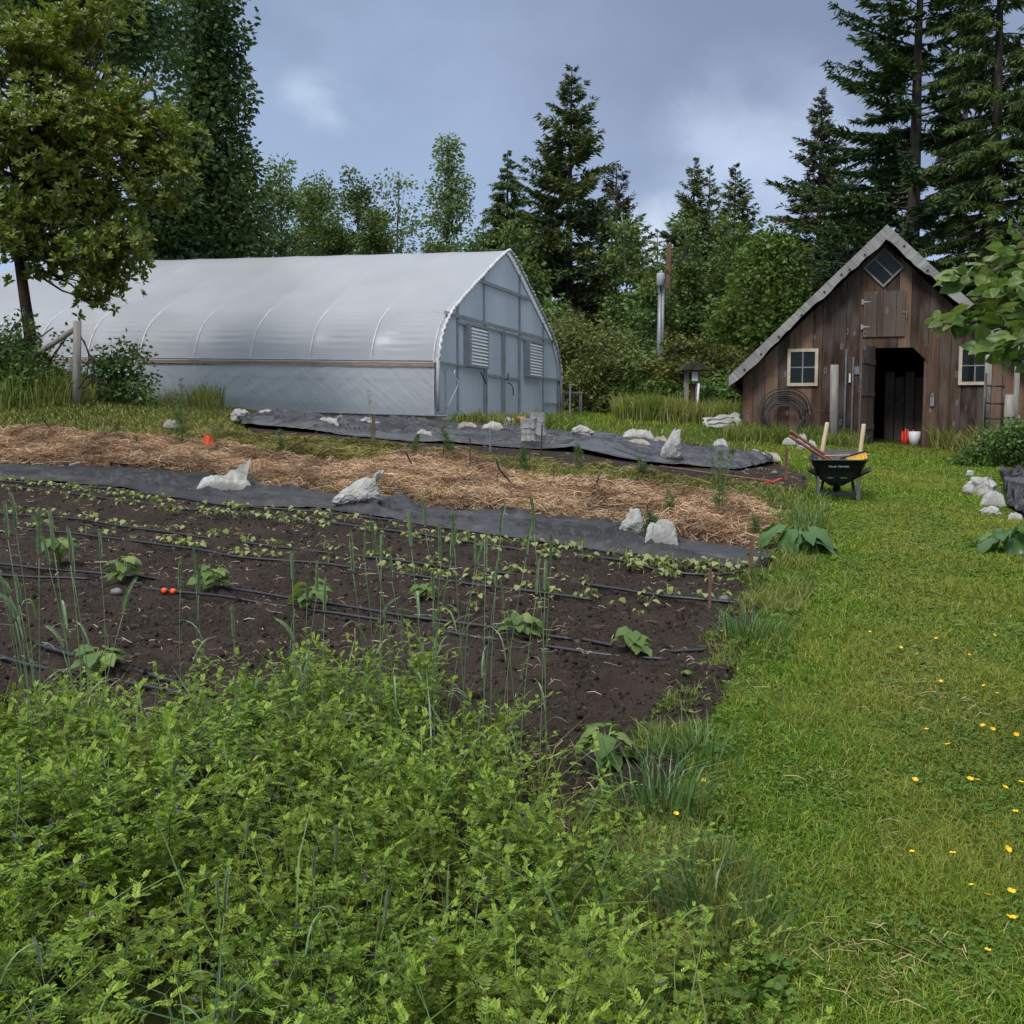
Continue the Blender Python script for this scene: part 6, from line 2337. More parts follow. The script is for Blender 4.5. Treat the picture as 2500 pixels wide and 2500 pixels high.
# lettering plate on the tray: TRUE TEMPER
tc_ = bpy.data.curves.new('lettering', 'FONT')
tc_.body = 'TRUE TEMPER'
tc_.size = .052
tc_.align_x = 'CENTER'
tc_.align_y = 'CENTER'
tc_.extrude = .0008
tc_.shear = .15
to_ = bpy.data.objects.new('lettering', tc_)
COL.objects.link(to_)
bpy.context.view_layer.update()
dgp = bpy.context.evaluated_depsgraph_get()
me = bpy.data.meshes.new_from_object(to_.evaluated_get(dgp))
bpy.data.objects.remove(to_)
me.materials.clear()
lt = link('lettering', me, WHITE_PAINT, t_)
ang = math.atan2(.105, .20)
lt.location = (.0, -.006, .415)
lt.rotation_euler = (PI / 2 + ang, 0, 0)
lt.scale = (.72, .62, 1)
f = MB()
f.box((.045, .062, .325), (.062, .066, .355))
f.build('sticker', GALV, t_)
for sg in (-1, 1):
    f = MB()
    f.beam((sg * .335, -.22, .40), (sg * .055, 1.02, .16), .042, .045)
    f.build('handle', GREYHANDLE, wb)
    f = MB()
    f.beam((sg * .225, .02, .0), (sg * .235, .13, .30), .045, .05, up=(0, 1, 0))
    f.beam((sg * .17, .36, .22), (sg * .20, .06, .02), .03, .03)
    f.build('leg', WBM, wb)
f = MB()
f.beam((-.205, .03, .095), (.205, .03, .095), .03, .035)
f.build('leg_brace', WBM, wb)
for y_, w_, z_ in ((.42, .18, .245), (.72, .12, .20)):
    f = MB()
    f.beam((-w_, y_, z_), (w_, y_, z_), .05, .03)
    f.build('cross_brace', WBM, wb)
wh = MB()
RW = .2
prof_ = [(RW - .075, -.03), (RW - .03, -.045), (RW, -.028), (RW + .004, 0), (RW, .028), (RW - .03, .045), (RW - .075, .03)]
wh.grid([[(x, .97 + r * math.cos(a), .20 + r * math.sin(a)) for r, x in prof_] for a in np.linspace(0, 2 * PI, 33)])
whl = wh.build('wheel', BLACK_PLASTIC, wb, True)
f = MB()
f.tube([(-.028, .97, .2), (.028, .97, .2)], RW - .07, 20)
f.tube([(-.08, .97, .2), (.08, .97, .2)], .014, 8)
f.build('rim', GALV, whl, True)

wbm = Matrix.Translation(Vector(p.tolist())) @ Matrix.Rotation(WR, 4, 'Z')


def inbarrow(name, label, a, b_, r, mat, cat='tool handle', n=9):
    o = thing(name, label, cat, wbm @ Vector(a), WR)
    f = MB()
    d = Vector(b_) - Vector(a)
    f.tube([(0, 0, 0), (d * .06), (d * .5), (d * .97), d], [r * .95, r, r * .96, r, r * .8], n)
    f.build('shaft', mat, o, True)
    return o


PALEW = flecked('pale_new_wood', [(.3, (.52, .40, .24)), (.7, (.66, .54, .36))], 10, .5, (3, 3, .4), .1, .003)
REDW = flecked('red_brown_varnished_wood', [(.3, (.16, .060, .042)), (.7, (.27, .115, .085))], 10, .45, (2, 2, 2), .1, .003)
inbarrow('mallet_handle', 'pale wooden handle standing upright in the left side of the wheelbarrow', (-.225, .42, .33), (-.135, .50, .935), .026, PALEW)
inbarrow('mallet_handle', 'pale wooden handle standing upright in the right side of the wheelbarrow', (.235, .42, .36), (.285, .46, .915), .026, PALEW)
inbarrow('rake_handle', 'upper of the two red brown handles sticking out to the left of the wheelbarrow', (.02, .40, .42), (-.565, .30, .835), .019, REDW)
inbarrow('rake_handle', 'lower of the two red brown handles sticking out to the left of the wheelbarrow', (-.02, .30, .42), (-.575, .18, .775), .019, REDW)
inbarrow('thin_cane', 'thin yellow cane lying across the wheelbarrow rim', (-.16, .12, .54), (.36, .3, .555), .006, PALEW, 'cane', 5)
br_ = thing('push_broom', 'broom with yellow bristles lying in the right side of the wheelbarrow', 'broom', wbm @ Vector((.19, .18, .49)), WR)
f = MB()
f.beam((-.17, -.02, .015), (.12, .02, .105), .055, .022)
f.build('broom_head', BLACK_PLASTIC, br_)
f = MB()
for i in range(15):
    for j in range(3):
        x = -.10 + .21 * i / 14
        z = .035 + .29 * (x + .10)
        y = -.035 + .02 * j
        f.tube([(x, y, z - .005), (x + .02 + random.uniform(-.008, .008), y - .035 + random.uniform(-.006, .006), z - .075)], [.006, .010], 4)
YEL = flecked('yellow_bristles', [(.3, (.60, .33, .02)), (.7, (.75, .46, .05))], 12, .6, bump=0)
f.build('bristles', YEL, br_)
o = br_
# red watering things in the doorway
p = Bw(.36, .45, -.04)
f = MB()
for k in range(14):
    a = rng.uniform(0, 2 * PI)
    r_ = rng.uniform(.02, .14)
    f.tube([(r_ * math.cos(a), r_ * .6 * math.sin(a), .02), (r_ * 1.2 * math.cos(a) + .02, r_ * .6 * math.sin(a), .24 + .16 * rng.random())], [.05, .012], 5)
o = f.build('red_bag', flecked('bright_red_cloth', [(.3, (.50, .03, .02)), (.7, (.70, .07, .04))], 6, .6), None, True)
o.location = p
tag(o, 'crumpled bright red bag inside the barn doorway beside the bucket', 'bag')

# ------------------------------------------------------------------ poles, wires, roofed post
POLEW = flecked('brown_pole_wood', [(.3, (.06, .03, .02)), (.6, (.13, .068, .046)), (.8, (.19, .11, .08))], 5, .9, (3, 3, .2), .5, .01)
X0 = float(at(1624, 900, 40)[0])
b0 = np.array([X0, 40, float(gz(X0, 40))])
tp_ = at(1634, 596, 40)
o = thing('utility_pole', 'tall brown wooden utility pole in front of the far trees', 'utility pole', b0)
f = MB()
f.tube([b0.tolist(), tp_.tolist()], [.115, .095], 10)
f.build('pole', POLEW, o, True, b0)
f = MB()
for k in range(3):
    q = at(1640, 650 + 40 * k, 39.85)
    f.tube([q.tolist(), (q + np.array([.05, -.12, 0])).tolist()], .02, 6)
f.build('insulator', GALV, o, True, b0)
X1 = float(at(1606, 940, 37)[0])
b1 = np.array([X1, 37, float(gz(X1, 37))])
o = thing('transformer_pole', 'grey metal pole carrying a round transformer can beside the utility pole', 'utility pole', b1)
f = MB()
f.tube([b1.tolist(), at(1613, 698, 37).tolist()], [.11, .09], 9)
f.build('pole', GALV, o, True, b1)
f = MB()
f.tube([at(1617, 925, 36.9).tolist(), at(1619, 705, 36.9).tolist()], .05, 7)
f.build('conduit', GALV, o, True, b1)
f = MB()
c0, c1_ = at(1613, 699, 36.8), at(1613, 667, 36.8)
f.tube([c0.tolist(), (c0 + np.array([0, 0, .03])).tolist(), (c1_ - np.array([0, 0, .04])).tolist(), c1_.tolist()], [.11, .145, .145, .12], 14)
f.tube([c1_.tolist(), (c1_ + np.array([.05, 0, .10])).tolist()], .03, 6)
tcan = f.build('transformer', flecked('pale_grey_enamel', [(.3, (.30, .33, .36)), (.7, (.42, .45, .48))], 5, .4, bump=0), o, True, b1)
f = MB()
for (u0, v0, Y0, u1, v1, Y1, sag) in ((1610, 708, 37, 1250, 760, 24 + 22, .2), (1634, 655, 40, 1300, 632, 60, .3), (1634, 705, 40, 2300, 716, 60, .3), (1634, 757, 40, 1350, 762, 58, .3), (1634, 757, 40, 2050, 757, 42, .2), (1634, 625, 40, 2000, 610, 60, .2)):
    A, B_ = at(u0, v0, Y0), at(u1, v1, Y1)
    t = np.linspace(0, 1, 14)
    P = A[None] * (1 - t[:, None]) + B_[None] * t[:, None]
    P[:, 2] -= sag * np.sin(PI * t)
    f.tube(P.tolist(), .011, 4, False)
tag(f.build('power_lines', BLACK_PLASTIC), 'thin dark power lines strung from the utility pole across the trees', 'power lines')

Xw = float(at(1690, 990, 28)[0])
bw = np.array([Xw, 28, float(gz(Xw, 28))])
o = thing('roofed_post', 'little mossy roofed stand on two grey posts behind the lawn', 'stand', bw)
hp = float(at(1690, 905, 28)[2]) - bw[2]
for u in (1671, 1694 + 4):
    dx = (u - 1686) * 28 / F
    f = MB()
    f.box((dx - .055, -.05, -.2), (dx + .055, .05, hp))
    f.build('post', POSTW, o)
f = MB()
f.box((-.05, .04, -.2), (.09, .09, hp - .35))
f.build('back_board', POLEW, o)
f = MB()
f.prism([(-.35, hp), (.42, hp), (.30, hp + .10), (.06, hp + .24), (-.26, hp + .13)], -.3, .3)
f.build('roof', flecked('mossy_shingles', [(.3, (.025, .028, .018)), (.6, (.055, .055, .04)), (.8, (.05, .065, .025))], 7, .95, bump=.8, bdist=.03), o)
f = MB()
f.box((-.04, -.14, hp - .28), (.12, -.06, hp - .03))
f.build('meter_box', WHITE_PAINT, o)
f = MB()
f.tube([(-.14, -.1, -.05), (-.12, -.1, .14), (0, -.11, .32), (.12, -.11, .5), (.15, -.11, hp - .35)], .032, 7)
f.build('pipe', WHITE_PAINT, o, True)

# braced fence post on the bank, with hanging hoses
pb = gp(184, 955)
Yp = 18.6
pb = np.array([float(at(184, 950, Yp)[0]), Yp, 0])
pb[2] = float(gz(pb[0], pb[1]))
o = thing('fence_post', 'grey round fence post with diagonal brace on the left bank', 'post', pb)
f = MB()
tp_ = at(189, 784, Yp)
f.tube([(pb - np.array([0, 0, .2])).tolist(), tp_.tolist()], [.075, .07], 9)
f.build('pole', POSTW, o, True, pb)
f = MB()
f.tube([(at(184, 800, Yp) + np.array([0, .05, 0])).tolist(), at(52, 890, Yp + .5).tolist()], [.05, .05], 8)
f.build('diagonal_brace', POSTW, o, True, pb)
f = MB()
for pts in ([(198, 822), (212, 850), (225, 880), (232, 905), (222, 935), (200, 948)], [(200, 880), (225, 905), (243, 930), (245, 960), (232, 985), (212, 996)], [(205, 830), (218, 870), (212, 920), (192, 950)], [(30, 860), (70, 845), (105, 818), (130, 800)]):
    P = polyat(np.array([at(u, v, Yp - .12) for u, v in pts]), 24)
    for _ in range(3):
        P[1:-1] = (P[:-2] + 2 * P[1:-1] + P[2:]) / 4
    P[:, 2] = np.maximum(P[:, 2], gz(P[:, 0], P[:, 1]) + .02)
    f.tube(P.tolist(), .012, 6)
tag(f.build('hanging_hose', BLACK_PLASTIC, None, True), 'loops of black hose hanging on the braced fence post', 'hose')


# ------------------------------------------------------------------ garden plants
BEAN = leafmat('bean_leaves', [(0, (.10, .150, .035)), (.5, (.19, .245, .065)), (1, (.33, .36, .14))], .3, .45, .4, gain=1.0)
SQUASH = leafmat('squash_leaves', [(0, (.060, .110, .025)), (.5, (.115, .175, .045)), (1, (.20, .25, .08))], .35, .5, .35)
DOCK = leafmat('dock_leaves', [(0, (.030, .085, .018)), (.5, (.055, .120, .025)), (1, (.09, .16, .04))], .3, .35, .5)


def plantmesh(nleaf, L, pet, h, mat, name, wr=.8, prof=(.35, 1.0, .72, .03), curl=.35, wave=.0, upr=.5, outl=None):
    q = QB()
    a = np.arange(nleaf) * 2.4 + rng.uniform(-.4, .4, nleaf)
    hh = h * rng.uniform(.35, 1, nleaf)
    rad = pet * rng.uniform(.4, 1, nleaf)
    P = np.stack([rad * np.cos(a), rad * np.sin(a), hh], 1)
    D = np.stack([np.cos(a), np.sin(a), rng.uniform(-.45, .35, nleaf) * upr], 1)
    N = np.tile([[0, 0, 1.0]], (nleaf, 1)) + rng.normal(0, .25, (nleaf, 3))
    Ls = L * rng.uniform(.65, 1.2, nleaf)
    if L > .06:
        q.add(bigleaf(P, D, N, Ls, Ls * wr, curl, .14, outl, wave, .25 if wr > .8 else .0), T_BIG)
    else:
        q.add(leafstrip(P, D, N, Ls, Ls * wr, curl, .10, prof, wave), T_STRIP)
    # leaf stalks as thin strips
    O = np.zeros((nleaf, 3))
    w_ = max(.0015, L * .035)
    Sd = np.stack([-np.sin(a), np.cos(a), 0 * a], 1) * w_
    M = P * np.array([.45, .45, .75])
    q.add(np.stack([O - Sd, O + Sd, M - Sd, M + Sd, P - Sd, P + Sd], 1), T_BLADE)
    o = q.build(name, mat, smooth=True)
    return o


beans = [plantmesh(int(rng.integers(3, 7)), .050, .045, .085, BEAN, 'bean_seedling', .88, curl=.5) for _ in range(7)]


def rowalong(line, du, dv, k, j, lab, u0=-60, u1=1900, sc=(.65, 1.2)):
    P = polyat(np.array([gp(u + du, v + dv)[:2] for u, v in line if u0 <= u <= u1]), 200)
    f = np.sort(rng.uniform(0, 199, k))
    out = []
    for x in f:
        pt = np.array([np.interp(x, np.arange(200), P[:, i]) for i in range(2)])
        pt = pt + rng.normal(0, j, 2)
        src = beans[rng.integers(len(beans))]
        o = copyobj(src, (pt[0], pt[1], float(gz(pt[0], pt[1])) + .02), rng.uniform(0, 6.28), rng.uniform(*sc), lab, 'bean seedlings along the drip lines')
        o['category'] = 'seedling'
        out.append(o)


rowalong(BLINE, 0, -13, 82, .035, 'young bean seedling with pale heart shaped leaves, row beside the fabric strip', sc=(.8, 1.3))
rowalong(BLINE, 0, 8, 76, .03, 'young bean seedling with pale heart shaped leaves, row below second drip line', sc=(.8, 1.3), u1=1780)
rowalong(CLINE, 0, -6, 56, .04, 'young bean seedling with pale heart shaped leaves, sparse third row')
rowalong(DLINE, 0, -10, 54, .045, 'young bean seedling with pale heart shaped leaves, sparse fourth row nearest bare soil')
rowalong([(1540, 1385), (1620, 1395), (1700, 1402), (1790, 1400)], 0, 0, 20, .06, 'young bean seedling in the dense clump at the right end of the strip', sc=(.9, 1.3))
rowalong([(1100, 1500), (1300, 1490), (1500, 1500), (1650, 1540)], 0, 0, 12, .22, 'stray yellowing seedling on bare soil between the middle and nearest drip lines', sc=(.7, 1.1))
for s_ in beans:
    bpy.data.objects.remove(s_)

SQ = [(145, 1392, 1.25, 'squash plant with one yellowing leaf at the far left drip line'), (303, 1428, 1.05, 'squash plant second from the left on the near drip lines'), (517, 1452, 1.1, 'squash plant right of the orange coupling'),
      (757, 1496, 1.05, 'squash plant behind the tall rye in the middle left'), (1265, 1568, .95, 'squash plant among rye stalks left of the bare soil'), (1545, 1612, 1.0, 'spreading squash plant at the right end of the near drip line'),
      (1478, 1900, 1.0, 'squash plant at the vetch edge near the lower right of the soil'), (243, 1665, 1.0, 'pale squash plant between the two thick pipes'), (1040, 1480, .8, 'small squash plant in the vetch beside the middle rye stalks')]
for u, v, k, lb in SQ:
    p = gp(u, v)
    o = plantmesh(17, .090, .085, .18, SQUASH, 'squash_plant', .95, (.5, 1.0, .7, .04), .5, .07, .5, [(0, .30), (.05, .85), (.2, 1.0), (.34, .86), (.42, .98), (.56, .78), (.66, .74), (.82, .40), (.93, .2), (1, .01)])
    o.location = (p[0], p[1], p[2] + .02)
    o.scale = (k, k, k)
    tag(o, lb, 'squash plant', 'squash plants in the soil')
for u, v, k, lb in ((1950, 1352, 1.25, 'large leaved dark green dock plant at the end of the straw bed'), (2462, 1352, 1.15, 'large leaved dock plant at the right edge of the lawn'), (1690, 1235, .55, 'small pale dock plant in the mulch behind the right stake'), (1225, 1228, .45, 'tiny bright leaf plant in the straw in the middle')):
    p = gp(u, v)
    o = plantmesh(16, .27, .10, .20, DOCK, 'dock_plant', .50, (.30, .95, .8, .05), .5, .09, 2.6, [(0, .12), (.07, .5), (.2, .85), (.4, 1.0), (.6, .92), (.8, .62), (.93, .28), (1, .01)])
    o.location = p
    o.scale = (k, k, k)
    tag(o, lb, 'plant')

# asparagus ferns: thin stem with feathery side shoots
ASP = leafmat('asparagus_needles', [(0, (.05, .085, .03)), (.5, (.085, .125, .045)), (1, (.13, .17, .07))], .3, .6, .2)


def asparagus(u, vb, vt, lab, nstem=1, wide=.22, dens=1.0):
    p = gp(u, vb)
    H = (vb - vt) * p[1] / F
    o = thing('asparagus_fern', lab, 'plant', p, 0, 'feathery asparagus plants in the mulch')
    f = MB()
    q = QB()
    for s_ in range(nstem):
        lx, ly = rng.normal(0, .10, 2) * H
        h = H * (1 if s_ == 0 else rng.uniform(.55, .95))
        f.tube([(0, 0, 0), (lx * .3, ly * .3, h * .5), (lx, ly, h)], [.006, .005, .002], 5)
        k = int(46 * dens)
        t = rng.uniform(.25, 1, k)
        c = np.stack([lx * t ** 1.5, ly * t ** 1.5, h * t], 1)
        a = rng.uniform(0, 2 * PI, k)
        ln = wide * H * (1.15 - t) * rng.uniform(.4, 1, k)
        D = np.stack([np.cos(a), np.sin(a), rng.uniform(.3, 1.1, k)], 1)
        for j in range(7):
            f_ = rng.uniform(.1, 1, k)
            P = c + unit(D) * (ln * f_)[:, None]
            q.add(leaf4(P, D * .6 + rng.normal(0, .5, (k, 3)), rdir(k, 0, 1), .05 + .25 * ln * .4, np.full(k, .006)), T1)
        q.add(leaf4(c, D, rdir(k, 0, 1), ln, np.full(k, .005)), T1)
    f.build('stem', STEM, o, True)
    q.build('fronds', ASP, o)


for a in ((447, 1112, 925, 'tall feathery asparagus at the bank foot left of the greenhouse', 4, .25, 1.2), (520, 1108, 985, 'feathery asparagus just behind the orange flag', 2, .25, .8), (908, 1146, 955, 'thin tall asparagus stalk in front of the greenhouse side', 1, .12, .4),
          (1100, 1140, 1048, 'feathery asparagus in green mulch below the crank handle', 3, .3, 1), (1755, 1290, 1085, 'tall thin asparagus at the right end of the straw', 3, .14, .8), (1410, 1172, 1085, 'feathery asparagus right of the upright sacks', 2, .25, .8),
          (1570, 1180, 1120, 'short feathery asparagus below the tall pointed bag', 2, .35, 1), (1010, 1128, 1062, 'feathery asparagus in mulch under the weedy bag', 2, .3, .9), (335, 1112, 1065, 'low feathery asparagus at the straw edge on the left', 2, .35, .9),
          (1630, 1278, 1200, 'thin asparagus shoots in the straw right of the long hose', 2, .15, .5), (1280, 1170, 1090, 'feathery asparagus beside the hooked hose', 2, .3, .9), (690, 1120, 1050, 'low feathery asparagus in mown grass right of the flag', 2, .3, .9), (1590, 1330, 1255, 'wispy weed growing between the pair of bags', 5, .4, .9), (1840, 1330, 1262, 'wispy asparagus near the red stake', 2, .25, .7)):
    asparagus(*a)

# stones
STONE = flecked('grey_stone', [(.3, (.10, .10, .10)), (.7, (.22, .22, .21))], 12, .8, bump=.4, bdist=.01)
for u, v, s_, lb in ((284, 1457, .034, 'rounded grey stone on soil left of the orange coupling'), (1767, 1474, .03, 'rounded brown grey stone near the second stake'), (1890, 1160, .04, 'pale stone on soil behind the hoe head')):
    p = gp(u, v)
    f = MB()
    G_ = []
    for j in range(9):
        f_ = -PI / 2 + PI * j / 8
        G_.append([(s_ * 1.35 * math.cos(f_) * math.cos(a) * (1 + .15 * math.sin(2 * a + j)), s_ * math.cos(f_) * math.sin(a), s_ * .8 * math.sin(f_) * (1 + .1 * math.cos(a))) for a in np.linspace(0, 2 * PI, 15)[:-1]])
    f.grid(G_, close=True)
    o = f.build('stone', STONE, None, True)
    o.location = (p[0], p[1], p[2] + .035)
    tag(o, lb, 'stone')


# ------------------------------------------------------------------ vetch in front
VL = leafmat('vetch_leaves', [(0, (.024, .060, .006)), (.35, (.062, .115, .009)), (.75, (.125, .190, .016)), (1, (.20, .25, .040))], .22, .50, .28, patch=(.105, .145, .012), pscale=2.2, gain=1.5)
VY = leafmat('vetch_young_tips', [(0, (.11, .20, .020)), (.6, (.18, .255, .028)), (1, (.27, .33, .07))], .36, .5, .25, gain=1.55)
VF = leafmat('vetch_flowers', [(0, (.15, .08, .20)), (.5, (.24, .17, .32)), (.85, (.36, .27, .45)), (1, (.26, .03, .16))], .3, .5, .3, gain=1.0)


def sprig(H, lie):
    """one vetch shoot at the origin: leaflets (0), young leaflets (1), flowers (2), stem strips (3)"""
    out = {0: [], 1: [], 2: [], 3: []}
    az = rng.uniform(0, 2 * PI)
    k = 19
    t = np.linspace(0, 1, k) ** .72
    le = lie * H
    path = np.stack([le * t ** 1.5 * math.cos(az) + .03 * np.sin(t * 5 + az), le * t ** 1.5 * math.sin(az) + .03 * np.cos(t * 4), H * np.sqrt(np.maximum(.1, 1 - (lie * .55) ** 2)) * (t - .18 * lie * t ** 2)], 1)
    d = unit(np.gradient(path, axis=0))
    sw = .0016
    for i in range(k - 1):
        s_ = np.cross(d[i], [.3, .2, 1.0])
        s_ = s_ / (np.linalg.norm(s_) + 1e-9) * sw
        m = (path[i] + path[i + 1]) / 2
        out[3].append(np.stack([path[i] - s_, path[i] + s_, m - s_, m + s_, path[i + 1] - s_, path[i + 1] + s_]))
    for i in range(3, k):
        a = i * 2.6 + rng.uniform(-.4, .4)
        tip = i >= k - 3
        hd = np.array([math.cos(a), math.sin(a), 0])
        up_ = d[i]
        spread = rng.uniform(.5, 1.15) if not tip else rng.uniform(.4, 1.0)
        rd = unit(up_ * math.cos(spread) + hd * math.sin(spread))
        rl = rng.uniform(.048, .078) * (1 if not tip else .55)
        npair = int(rng.integers(5, 8))
        sd_ = unit(np.cross(rd, [0, 0, 1.0]) + 1e-6)
        nn = unit(np.cross(sd_, rd))
        if nn[2] < 0:
            nn = -nn
        arch = rng.uniform(.1, .5)
        f = np.linspace(.2, 1, npair)
        c = path[i] + rd * (rl * f)[:, None] - np.array([0, 0, 1.0]) * (arch * rl * f ** 2 * (0 if tip else 1))[:, None]
        L = rng.uniform(.0155, .0235) * (1 - .25 * np.abs(f - .5)) * (.7 if tip else 1)
        for sg in (-1, 1):
            Dl = unit(sd_ * sg + rd * (.35 if not tip else 1.1) + nn * (.15 if not tip else .5) + rng.normal(0, .12, (npair, 3)))
            lf = leaf6(c, Dl, np.tile(nn, (npair, 1)) + rng.normal(0, .2, (npair, 3)), L, L * rng.uniform(.34, .44), .12, .08)
            out[1 if tip else 0] += list(lf)
        e_ = path[i] + rd * rl - np.array([0, 0, arch * rl])
        s_ = sd_ * .0008
        m = path[i] + rd * rl * .5 - np.array([0, 0, arch * rl * .25])
        out[3].append(np.stack([path[i] - s_, path[i] + s_, m - s_, m + s_, e_ - s_, e_ + s_]))
        if not tip and i > 5 and rng.random() < .055:
            fp = path[i] + hd * .012
            fl_ = leaf6(np.tile(fp, (4, 1)), unit(hd[None] + rng.normal(0, .35, (4, 3)) + np.array([0, 0, .5])), rdir(4), np.full(4, .020), np.full(4, .011), .2, .2)
            out[2] += list(fl_)
    return {k_: (np.array(v) if v else np.zeros((0, 6, 3))) for k_, v in out.items()}


VETCH = [(-3.4, 4.1), (-1.75, 3.95), (-1.38, 3.95), (-1.25, 4.3), (-.95, 4.6), (-.4, 4.6), (-.2, 4.2), (-.02, 3.6), (.16, 3.1), (.34, 2.7), (.46, 2.2), (.36, 1.0), (-3.4, 1.0)]
variants = [sprig(rng.uniform(.40, .62), rng.uniform(.25, .6)) for _ in range(9)] + [sprig(rng.uniform(.40, .65), rng.uniform(.8, 1.2)) for _ in range(9)]
p = scatter(VETCH, 3700, .45, 1.25)
dens = vn(p[:, 0], p[:, 1], .45, 301) * .6 + vn(p[:, 0], p[:, 1], .18, 302) * .4
bare_ = ((p[:, 1] > 3.2) & (dens < .40)) | (dens < .27)
p = p[~bare_]
q = QB()
GREENS = {0: T2, 1: T2, 2: T2, 3: T_BLADE}
for x, y in p:
    v_ = variants[rng.integers(len(variants))]
    a = rng.uniform(0, 2 * PI)
    # the stand gets lower towards its edges
    edge_ = float(np.clip(1.05 - .42 * sm(-.1, .6, x) - .22 * sm(3.4, 4.6, y), .4, 1))
    hm = edge_ * (.52 + .55 * float(vn(x, y, .62, 303)) + .30 * float(vn(x, y, .25, 304))) * (1 + .30 * math.exp(-((x + .75) / .55) ** 2 - ((y - 4.2) / .6) ** 2))
    s_ = rng.uniform(.8, 1.12) * hm
    s_ *= .88
    ca, sa = math.cos(a) * s_, math.sin(a) * s_
    Rm = np.array([[ca, sa, 0], [-sa, ca, 0], [0, 0, s_]])
    o_ = np.array([x, y, float(gz(x, y)) + .01])
    for k_, A in v_.items():
        if len(A):
            q.add(A @ Rm + o_, GREENS[k_], k_)
tag(q.build('vetch', [VL, VY, VF, STEM]), 'thick green stand of flowering vetch filling the near ground', 'vetch', kind='stuff')
# grass and clover mixed into the vetch
VG = [(-3.4, 4.6), (-1.2, 4.5), (-.3, 4.9), (.15, 3.9), (.55, 3.0), (.62, 2.2), (.5, 1.0), (-3.4, 1.0)]
grassfield('vetch_grass', VG, 2600, (.12, .40), (.003, .006), (.15, .8), 'blades of grass growing between the vetch', LONGGRASS, .5, 1.2)

STRAPPY = leafmat('strappy_grass', [(0, (.045, .095, .030)), (.5, (.075, .140, .045)), (1, (.13, .20, .07))], .3, .42, .5)
for u, v, n_, h_, r_, lb in ((1830, 1570, 130, .24, .09, 'upright green grass tuft at the soil edge below the second stake'), (1610, 1990, 130, .26, .08, 'coarse blue green grass tuft at the lower corner of the soil'), (1700, 1870, 100, .20, .08, 'loose grass tuft at the soil edge above the coarse one'),
                             (1960, 1300, 130, .30, .10, 'tall grass tuft behind the large leaved dock'), (1740, 2260, 160, .24, .11, 'pale dense grass tuft where lawn meets vetch')):
    c_ = gp(u, v)
    pts = np.stack([rng.normal(0, r_, n_), rng.normal(0, r_, n_), np.zeros(n_)], 1)
    q = QB()
    out_az = np.arctan2(pts[:, 1], pts[:, 0]) + rng.normal(0, .6, n_)
    q.add(blades(pts, rng.uniform(.5, 1.15, n_) * h_, rng.uniform(.005, .009, n_), rng.uniform(.15, .9, n_), out_az), T_BLADE)
    o = q.build('grass_tuft', STRAPPY)
    o.location = c_
    tag(o, lb, 'grass tuft', 'grass tufts along the lawn edge')

p = scatter(VETCH, 420, .3, 1.3)
n = len(p)
q = QB()
q.add(blades(np.stack([p[:, 0], p[:, 1], gz(p[:, 0], p[:, 1])], 1), rng.uniform(.30, .62, n), rng.uniform(.005, .010, n), rng.uniform(.4, 1.0, n)), T_BLADE)
tag(q.build('broad_grass_blades', STRAPPY), 'broad blue green grass blades tangled through the vetch', 'grass', kind='stuff')

# rye stalks, each an object
RYE = leafmat('rye_heads', [(0, (.10, .155, .085)), (.5, (.15, .205, .115)), (1, (.23, .27, .155))], .25, .55, .3)
RYEB = leafmat('rye_blades', [(0, (.075, .135, .06)), (.5, (.12, .19, .09)), (1, (.22, .30, .18))], .35, .45, .4)


